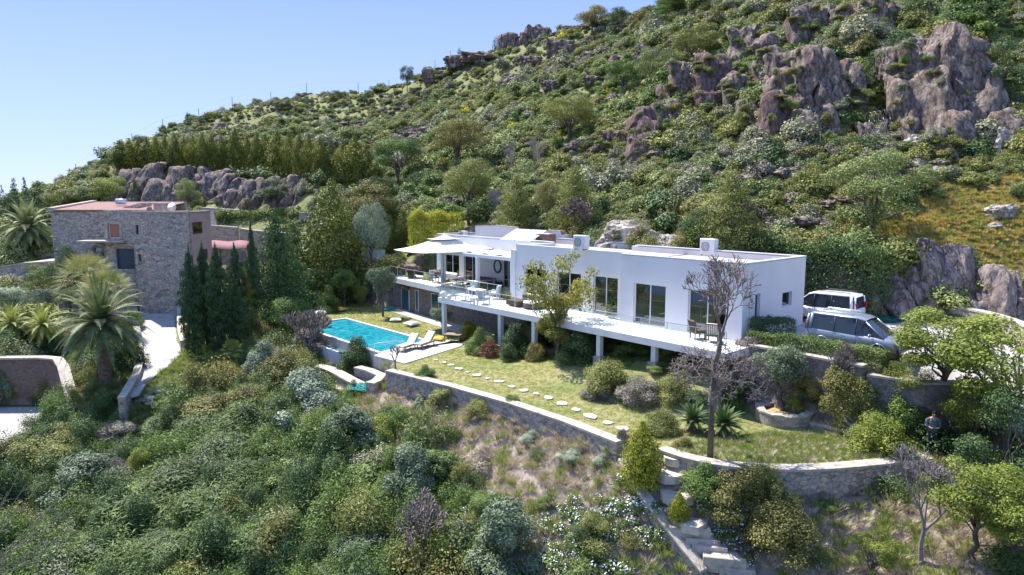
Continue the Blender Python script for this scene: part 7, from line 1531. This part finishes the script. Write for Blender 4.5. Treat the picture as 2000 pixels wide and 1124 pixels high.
# ---------------------------------------------------------------- stuff scattered with geometry nodes
def scatter(name, label, P, S, Rz, I, meshes, kind="stuff", zs=None):
    me = bpy.data.meshes.new(name); P = np.asarray(P, float); me.vertices.add(len(P)); me.vertices.foreach_set("co", P.ravel())
    zs = S if zs is None else zs; sc = np.stack([S, S, zs], 1)
    a = me.attributes.new("scl", 'FLOAT_VECTOR', 'POINT'); a.data.foreach_set("vector", sc.ravel()); rt = np.zeros((len(P), 3)); rt[:, 2] = Rz; a = me.attributes.new("rot", 'FLOAT_VECTOR', 'POINT'); a.data.foreach_set("vector", rt.ravel())
    a = me.attributes.new("idx", 'INT', 'POINT'); a.data.foreach_set("value", np.asarray(I, np.int32)); me.update()
    o = bpy.data.objects.new(name, me); COL.objects.link(o); ng = bpy.data.node_groups.new(name, 'GeometryNodeTree'); ng.interface.new_socket("Geometry", in_out='INPUT', socket_type='NodeSocketGeometry'); ng.interface.new_socket("Geometry", in_out='OUTPUT', socket_type='NodeSocketGeometry')
    gi = ng.nodes.new("NodeGroupInput"); go = ng.nodes.new("NodeGroupOutput"); jn = ng.nodes.new("GeometryNodeJoinGeometry")
    def attr(nm, t): n = ng.nodes.new("GeometryNodeInputNamedAttribute"); n.data_type = t; n.inputs[0].default_value = nm; return n.outputs[0]
    for k, m_ in enumerate(meshes):
        src = bpy.data.objects.new(name + "_source", m_); ob = ng.nodes.new("GeometryNodeObjectInfo"); ob.inputs[0].default_value = src; ob.inputs[1].default_value = True
        cmp = ng.nodes.new("FunctionNodeCompare"); cmp.data_type = 'INT'; cmp.operation = 'EQUAL'; ng.links.new(attr("idx", 'INT'), cmp.inputs[2]); cmp.inputs[3].default_value = k
        ip = ng.nodes.new("GeometryNodeInstanceOnPoints"); ng.links.new(gi.outputs[0], ip.inputs["Points"]); ng.links.new(cmp.outputs[0], ip.inputs["Selection"]); ng.links.new(ob.outputs["Geometry"], ip.inputs["Instance"])
        ng.links.new(attr("scl", 'FLOAT_VECTOR'), ip.inputs["Scale"]); ng.links.new(attr("rot", 'FLOAT_VECTOR'), ip.inputs["Rotation"]); ng.links.new(ip.outputs[0], jn.inputs[0])
    ng.links.new(jn.outputs[0], go.inputs[0]); md = o.modifiers.new("scatter", 'NODES'); md.node_group = ng
    return tag(o, label, name.replace('_', ' '), kind=kind)
def proj(P):
    x, y, z = P[:, 0], P[:, 1], P[:, 2] - CZ; f = y * PC - z * PS; v = y * PS + z * PC; return 1000 + FPX * x / f, 562 - FPX * v / f
rs = np.random.RandomState(5)
STONEH = [(-48, 63), (-28, 63), (-28, 75), (-48, 75)]
KEEP = [(GARDEN, 0), (HOUSE, 0), (PARK, 0), (DRIVE, 0), (YARD, 0), (POOLP, 0), (STONEH, 0)]
def free(x, y, polys):
    k = np.ones(len(x), bool)
    for p in polys: k &= ~pip(x, y, p)
    return k
# hillside shrubs
n = 44000; px = rs.uniform(-200, 2250, n); Yd = 40 * np.exp(rs.uniform(0, 1, n) ** .85 * math.log(200 / 40)); x = (px - 1000) / FPX * Yd * 1.0
k = free(x, Yd, [GARDEN, HOUSE, PARK, DRIVE, YARD, POOLP, STONEH, [P2(H(2, -3)), P2(H(-40, -3)), P2(H(-40, -11)), P2(H(2, -11))]]) & ((Yd > 54) | (x + Yd > 64)); x, Yd = x[k], Yd[k]
z = terr(x, Yd); P = np.column_stack([x, Yd, z - .08]); qx, qy = proj(P)
gr = (terr(x + .7, Yd) - terr(x - .7, Yd)) ** 2 + (terr(x, Yd + .7) - terr(x, Yd - .7)) ** 2; k = (qx > -200) & (qx < 2250) & (qy > -60) & (qy < 640) & (gr < 4.2) & ~((qy > 430) & (qx > 100) & (qx < 560)) & ~((qy > 318) & (qy < 352) & (qx > 225) & (qx < 740) & (Yd < 118)) & ~((qy > 325) & (qy < 425) & (qx > 205) & (qx < 610) & (rs.uniform(size=len(x)) < .85))
mdw = 1.6 * np.exp(-((x - onY(1900, 440, 45).x) ** 2 / 48 + (Yd - 45.3) ** 2 / 14)); k &= rs.uniform(size=len(x)) > mdw; P, x, Yd = P[k], x[k], Yd[k]; n = len(P)
clump = vnoise(x / 6, Yd / 6, 8) + .5 * vnoise(x / 2.2, Yd / 2.2, 9); S = np.clip(rs.lognormal(-.80, .52, n) * (1 + .7 * clump), .18, 1.9) * (1.0 + .45 * np.clip((Yd - 50) / 50, 0, 1) - .55 * np.clip((Yd - 110) / 60, 0, 1)) * 1.08
HK = ["hgreen", "holive", "hgrey", "hdark", "hbright", "hbrown", "hpurple"]; f = vnoise(x / 9, Yd / 9, 21) + .35 * rs.uniform(-.5, .5, n) + vnoise(x / 3, Yd / 3, 22) * .5
g2 = rs.uniform(size=n); ki = np.select([(f > .30), (f > .06), (f > -.12), (f > -.3)], [np.where(g2 < .45, 4, 0), np.where(g2 < .5, 0, np.where(g2 < .7, 2, 1)), np.where(g2 < .6, 1, np.where(g2 < .8, 5, 0)), np.where(g2 < .5, 3, np.where(g2 < .8, 1, 2))], np.where(g2 < .45, 2, np.where(g2 < .7, 6, np.where(g2 < .9, 5, 0))))
zsc = S * rs.uniform(.65, 1.05, n); Rz = rs.uniform(0, 6.28, n); var = rs.randint(0, 2, n); app = S / Yd; qx, qy = proj(P); vis = (qx > 0) & (qx < 2000) & (qy > 0) & (qy < 600); big = np.zeros(n, bool)
big[np.argsort(-(app * vis))[:285]] = True
HL = ["rounded mid green shrub growing wild on the rocky hillside", "olive green scrub bush growing wild on the rocky hillside", "grey-green scrub bush growing wild on the rocky hillside", "dark green scrub bush growing wild on the rocky hillside", "fresh bright green shrub growing wild on the hillside", "bronze coloured scrub bush growing wild on the hillside", "dull purple-grey scrub bush growing wild on the hillside"]
for i in np.where(big)[0]:
    o = bpy.data.objects.new("hillside_shrub", PROTO[f"{HK[ki[i]]}{var[i]}"][0]); COL.objects.link(o); o.location = P[i]; o.scale = (S[i], S[i], zsc[i]); o.rotation_euler = (0, 0, Rz[i]); tag(o, HL[ki[i]], "wild shrub", "hillside shrubs, " + HL[ki[i]].split(" growing")[0])
xp = []
for cp_, cw, ch, cl_ in CRAGS:
    for _ in range(int(5 + cw * ch * .5)):
        a, b_ = rs.uniform(-.6, .6), rs.uniform(-.05, 1.05); xp.append((cp_.x + a * cw, cp_.y + b_ * ch * cl_ - rs.uniform(.3, 1.7), cp_.z + b_ * ch - .3))
xp = np.array(xp); m2 = len(xp); P = np.vstack([P, xp]); S = np.concatenate([S, rs.uniform(.25, .95, m2)]); Rz = np.concatenate([Rz, rs.uniform(0, 6.28, m2)]); ki = np.concatenate([ki, rs.choice([0, 1, 2, 4, 5], m2)]); var = np.concatenate([var, rs.randint(0, 2, m2)]); zsc = np.concatenate([zsc, rs.uniform(.25, .75, m2)]); big = np.concatenate([big, np.zeros(m2, bool)])
k = ~big; scatter("shrubland", "mixed low wild shrubs covering the rocky hillside", P[k], S[k], Rz[k], ki[k] * 2 + var[k], [PROTO[f"{a}{b_}"][0] for a in HK for b_ in (0, 1)], zs=zsc[k])
n = 5200; px = rs.uniform(-100, 2100, n); ys = 44 * np.exp(rs.uniform(0, 1, n) * math.log(180 / 44)); xs_ = (px - 1000) / FPX * ys; k = free(xs_, ys, [GARDEN, HOUSE, PARK, DRIVE, YARD, POOLP, STONEH, [P2(H(2, -3)), P2(H(-40, -3)), P2(H(-40, -11)), P2(H(2, -11))]]) & ((ys > 56) | (xs_ + ys > 66)) & (vnoise(xs_ / 5, ys / 5, 44) > .02); xs_, ys = xs_[k], ys[k]; zz_ = terr(xs_, ys); qx, qy = proj(np.column_stack([xs_, ys, zz_])); k = ~((qy > 300) & (qx < 760)) & ~((qy > 350) & (qx > 1650)); xs_, ys, zz_ = xs_[k], ys[k], zz_[k]; n = len(xs_)
SS_ = np.clip(rs.lognormal(-.95, .5, n), .15, 1.3); scatter("scattered_rocks", "countless grey stones scattered over the scrubby hillside", np.column_stack([xs_, ys, zz_ + SS_ * .12]), SS_, rs.uniform(0, 6.28, n), rs.randint(0, 4, n), RB, zs=SS_ * rs.uniform(.7, 1.2, n))
# far conifers/grass tufts on the hill: rough grass
def tuft(key, mat, seed, n=60, Hh=.35, R=.16, wd=.02, lean=.5, mats=None):
    rs_ = np.random.RandomState(seed); V = []
    for i in range(n):
        a = rs_.uniform(0, 6.28); r = R * rs_.uniform(0, 1) ** .6; b0 = np.array([math.cos(a) * r * .5, math.sin(a) * r * .5, 0]); d = np.array([math.cos(a) * lean * rs_.uniform(.1, 1), math.sin(a) * lean * rs_.uniform(.1, 1), 1]); L = Hh * rs_.uniform(.5, 1.1); e = b0 + d / np.linalg.norm(d) * L; m_ = (b0 + e) / 2 + [0, 0, L * .08]; s = np.array([-math.sin(a + 1), math.cos(a + 1), 0]) * wd
        V += [b0 - s * .7, m_ + s * -.6, e, m_ + s * .6]
    V = np.array(V); me = bpy.data.meshes.new(key); nq = n; me.vertices.add(4 * nq); me.vertices.foreach_set("co", V.ravel()); me.loops.add(4 * nq); me.loops.foreach_set("vertex_index", np.arange(4 * nq)); me.polygons.add(nq); me.polygons.foreach_set("loop_start", np.arange(nq) * 4); me.polygons.foreach_set("loop_total", np.full(nq, 4)); me.update(calc_edges=True)
    me.materials.append(LM[mat]); at = me.attributes.new("rnd", 'FLOAT', 'FACE'); at.data.foreach_set("value", rs_.uniform(0, 1, nq)); return me
lm('lawn', [(.09, .12, .03), (.13, .15, .045), (.17, .17, .06), (.20, .18, .08)], trans=.5, nscale=.3); lm('straw', [(.10, .082, .068), (.18, .15, .125), (.25, .215, .18), (.31, .27, .23)], trans=.15); lm('wgrass', [(.04, .06, .015), (.085, .11, .03), (.14, .16, .05), (.22, .20, .09)], trans=.3)
TG = [tuft("g", 'lawn', 1, 30, .05, .22, .010, 1.2), tuft("g", 'lawn', 2, 30, .065, .20, .010, 1.3)]; TS = [tuft("s", 'straw', k, 70, .42, .30, .013, 1.5) for k in (3, 4, 5)]; TW = [tuft("w", 'wgrass', k, 60, .38, .22, .016, .9) for k in (6, 7)]
def pts_in(poly, n, rs):
    a = np.array([P2(p) for p in poly]); out = []
    c = 0
    while c < n: q = rs.uniform(a.min(0), a.max(0), (n, 2)); q = q[pip(q[:, 0], q[:, 1], [tuple(v) for v in a])]; out.append(q); c += len(q)
    return np.concatenate(out)[:n]
q = pts_in(GARDEN, 22000, rs); POOLALL = [P2(H(-35, 3.8)), P2(H(-21.9, 3.8)), P2(H(-21.1, 8.8)), P2(H(-35, 8.8))]; PATHB = [P2(H(-37.4, -2.6)), P2(H(-19, -1.5)), P2(H(-19, 0.4)), P2(H(-37.2, -.8))]
k = free(q[:, 0], q[:, 1], [POOLALL, deckp, PATHB]); q = q[k]; qz = terr(q[:, 0], q[:, 1]); dn = vnoise(q[:, 0] / 1.3, q[:, 1] / 1.3, 4); k = dn > -.6; q, qz = q[k], qz[k]; n = len(q)
scatter("lawn_grass", "short yellow-green grass tufts on the lawn", np.column_stack([q, qz]), rs.uniform(.6, 1.3, n), rs.uniform(0, 6.28, n), rs.randint(0, 2, n), TG)
# lower slope: undergrowth, straw, wild grass
n = 20500; px = rs.uniform(-380, 2280, n); Yd = rs.uniform(18.5, 56, n); x = (px - 1000) / FPX * Yd; k = free(x, Yd, [GARDEN, HOUSE, PARK, DRIVE, YARD, POOLP, STONEH]) & (x + Yd < 62); x, Yd = x[k], Yd[k]
stp = np.array([[v[0], v[1]] for v in [hit(1310, 925), hit(1330, 970), hit(1370, 1030), hit(1420, 1080), hit(1450, 1120)]]); dd = np.min(np.hypot(x[:, None] - stp[:, 0], Yd[:, None] - stp[:, 1]), 1); k = dd > .95; x, Yd = x[k], Yd[k]; z = terr(x, Yd)
def dryness(x, y):
    def s(px0, py0, z0, r): p = onz(px0, py0, z0); return np.exp(-((x - p.x) ** 2 + (y - p.y) ** 2) / (r * r))
    return np.clip(s(900, 830, -5, 4.8) + s(1050, 900, -5, 4.6) + s(1150, 980, -5, 3.2) + s(760, 790, -5, 2.6) + s(1650, 1040, -5, 4.4) + s(1780, 1060, -5, 3.2), 0, 1)
dr = dryness(x, Yd); u_ = rs.uniform(size=len(x)); P = np.column_stack([x, Yd, z]); FL = np.array([hit(a, b_)[:2] for a, b_ in [(1150, 1010), (1230, 970), (1120, 1060), (1230, 1040), (1160, 1100), (1060, 1090), (1270, 1080), (1420, 1000), (1430, 1040), (1310, 940)]]); fm = np.min(np.hypot(x[:, None] - FL[:, 0], Yd[:, None] - FL[:, 1]), 1) < 1.5
std = np.min(np.hypot(x[:, None] - stp[:, 0], Yd[:, None] - stp[:, 1]), 1) < 1.9
NOB = [[P2(onz(*q_, -5)) for q_ in L_] for L_ in ([(225, 600), (248, 800), (305, 800), (352, 745), (480, 740), (490, 685), (385, 680), (365, 600)], [(600, 705), (610, 735), (640, 770), (700, 800), (780, 790), (770, 720), (700, 690)])]
std |= ~free(x, Yd, NOB)
kb = ~(fm & (u_ > .06)) & ~std & (u_ < .40 * (1 - dr) ** 1.5 + .008); kw = ~kb & (u_ < .40 + .5 * (1 - dr) ** 1.6); ks = ~kb & ~kw
FK = ["green", "oliveg", "brown", "juniper", "dark", "purple", "bright"]
FM = []
for i, (kk, mat) in enumerate((("fgreen", 'green'), ("foliv", 'olivegreen'), ("fbrown", 'brownish'), ("fjun", 'juniper'), ("fdark", 'dark'), ("fgrey", 'grey'), ("fbright", 'hill'))):
    for j in range(2): FM.append(bushmesh(f"{kk}{j}", mat, 700 + i * 9 + j, R=.6 if j else .75, Hh=.95 if j else .5, n=3400, leaf=.042, nl=9, lr=(.3, .6), spiky=.38 if j else .16, aspect=4.0 if j else 2))
n = int(kb.sum()); su = np.clip(rs.lognormal(-.15, .45, n), .35, 2.3); xb, yb_ = x[kb], Yd[kb]; f = vnoise(xb / 3.2, yb_ / 3.2, 31) + .4 * rs.uniform(-.5, .5, n); ki = np.clip(((f + .55) * 6.2).astype(int), 0, 6)
vv_ = rs.randint(0, 2, n); ql = (xb < -4) & (yb_ < 42) & (rs.uniform(size=n) < .75); ki = np.where(ql, rs.choice([0, 3, 4, 0], n), ki); vv_ = np.where(ql, 1, vv_)
scatter("undergrowth", "mixed low undergrowth filling the lower slope", P[kb] - [0, 0, .06], su, rs.uniform(0, 6.28, n), ki * 2 + vv_, FM)
n = int(kw.sum()); scatter("wild_grass", "rough green wild grass between the bushes", P[kw], rs.uniform(.6, 1.5, n), rs.uniform(0, 6.28, n), rs.randint(0, 2, n), TW)
n2 = 9000; px = rs.uniform(600, 2050, n2); Ys = rs.uniform(18.5, 44, n2); xs_ = (px - 1000) / FPX * Ys; k = free(xs_, Ys, [GARDEN, HOUSE, PARK, POOLP]) & (dryness(xs_, Ys) > rs.uniform(0, 1, n2)) & (xs_ + Ys < 60); xs_, Ys = xs_[k], Ys[k]; dd = np.min(np.hypot(xs_[:, None] - stp[:, 0], Ys[:, None] - stp[:, 1]), 1); k = dd > .8; xs_, Ys = xs_[k], Ys[k]; n = len(xs_)
scatter("dry_grass", "pale dry thatch and straw on the slope below the wall", np.column_stack([xs_, Ys, terr(xs_, Ys)]), rs.uniform(.5, 1.25, n), rs.uniform(0, 6.28, n), rs.randint(0, 3, n), TS)
# weedy patch of the garden around the planter, and the golden meadow above the road cut
q = pts_in([onz(1280, 880, GZ), onz(1500, 915, GZ), onz(1790, 895, GZ), onz(1740, 800, GZ), onz(1600, 850, GZ), onz(1470, 850, GZ), onz(1350, 870, GZ)], 1300, rs); k = np.hypot(q[:, 0] - pp.x, q[:, 1] - pp.y) > R0 + .1; q = q[k]; n = len(q)
scatter("weeds", "green weeds and straw around the round planter", np.column_stack([q, terr(q[:, 0], q[:, 1])]), rs.uniform(.3, .8, n), rs.uniform(0, 6.28, n), rs.choice([0, 1, 2], n, p=[.4, .3, .3]), [TW[0], TW[1], TS[0]])
mc = onY(1900, 440, 45); q = np.column_stack([rs.normal(mc.x, 5.5, 4200), rs.normal(45.6, 2.6, 4200)]); k = free(q[:, 0], q[:, 1], [PARK]); q = q[k]; n = len(q)
lm('mead', [(.08, .08, .025), (.16, .13, .045), (.24, .175, .065), (.30, .23, .07)], trans=.3)
scatter("meadow_grass", "golden and green meadow grass above the road cut", np.column_stack([q, terr(q[:, 0], q[:, 1])]), rs.uniform(.4, 1.1, n), rs.uniform(0, 6.28, n), rs.choice([0, 1], n, p=[.65, .35]), [tuft("m", 'mead', 12, 60, .35, .3, .03, 1.1), TW[0]])
# flowers
def flowers(key, col, seed, n=70, R=.42, r=.03):
    rs_ = np.random.RandomState(seed); C, Nn = lumpcloud(dome(rs_, 7, R, .34, (.4, .6)), 700, rs_); mi = np.zeros(700 + n, int); Cf, Nf = lumpcloud(dome(rs_, 7, R * 1.03, .38, (.4, .6)), n, rs_, .02, .9, .3); mi[700:] = 1; sz = np.full(700 + n, .055); sz[700:] = r * 2
    mf = paint("petals_" + key, col, .8, .03); return leafmesh(key, np.vstack([C, Cf]), np.vstack([Nn, Nf]), sz, [LM['green'], mf], rs_, 1.15, mi)
FW = [flowers("white", (.80, .79, .82), k) for k in (1, 2)]; FP = [flowers("violet", (.45, .10, .42), 5, 60)]; FB = [flowers("blue", (.06, .12, .55), 6, 90)]
def patch(name, label, spots, meshes):
    Q = []
    for px, py, rx, ry, n in spots:
        for _ in range(int(n * .62)):
            a, b_ = rs.normal(0, 1, 2); 
            p = hit(px + a * rx * .5, py + b_ * ry * .5); Q.append(p[:])
    Q = np.array(Q); n = len(Q); scatter(name, label, Q, rs.uniform(.5, 1.15, n), rs.uniform(0, 6.28, n), rs.randint(0, len(meshes), n), meshes)
patch("white_flowers", "carpets of small white daisies on the lower slope", [(1230, 960, 50, 50, 26), (1180, 1010, 110, 50, 42), (1120, 1050, 130, 60, 44), (1100, 1110, 150, 30, 34), (1400, 1010, 60, 50, 22), (1430, 990, 60, 50, 14), (1425, 1040, 50, 40, 14), (715, 1030, 60, 40, 10), (905, 1040, 40, 30, 9), (650, 1000, 30, 30, 3), (1260, 1060, 50, 50, 12), (1590, 1110, 20, 20, 3)], FW)
patch("violet_flowers", "small violet flowers near the steps", [(1475, 1080, 24, 20, 6), (1232, 1050, 16, 16, 3), (1240, 1020, 12, 12, 2)], FP); patch("blue_flowers", "patch of deep blue flowers at the bottom left", [(325, 1095, 60, 26, 16)], FB)
# floating leaves of dry bits on the terrace edge are left to the renderer: haze closes the scene
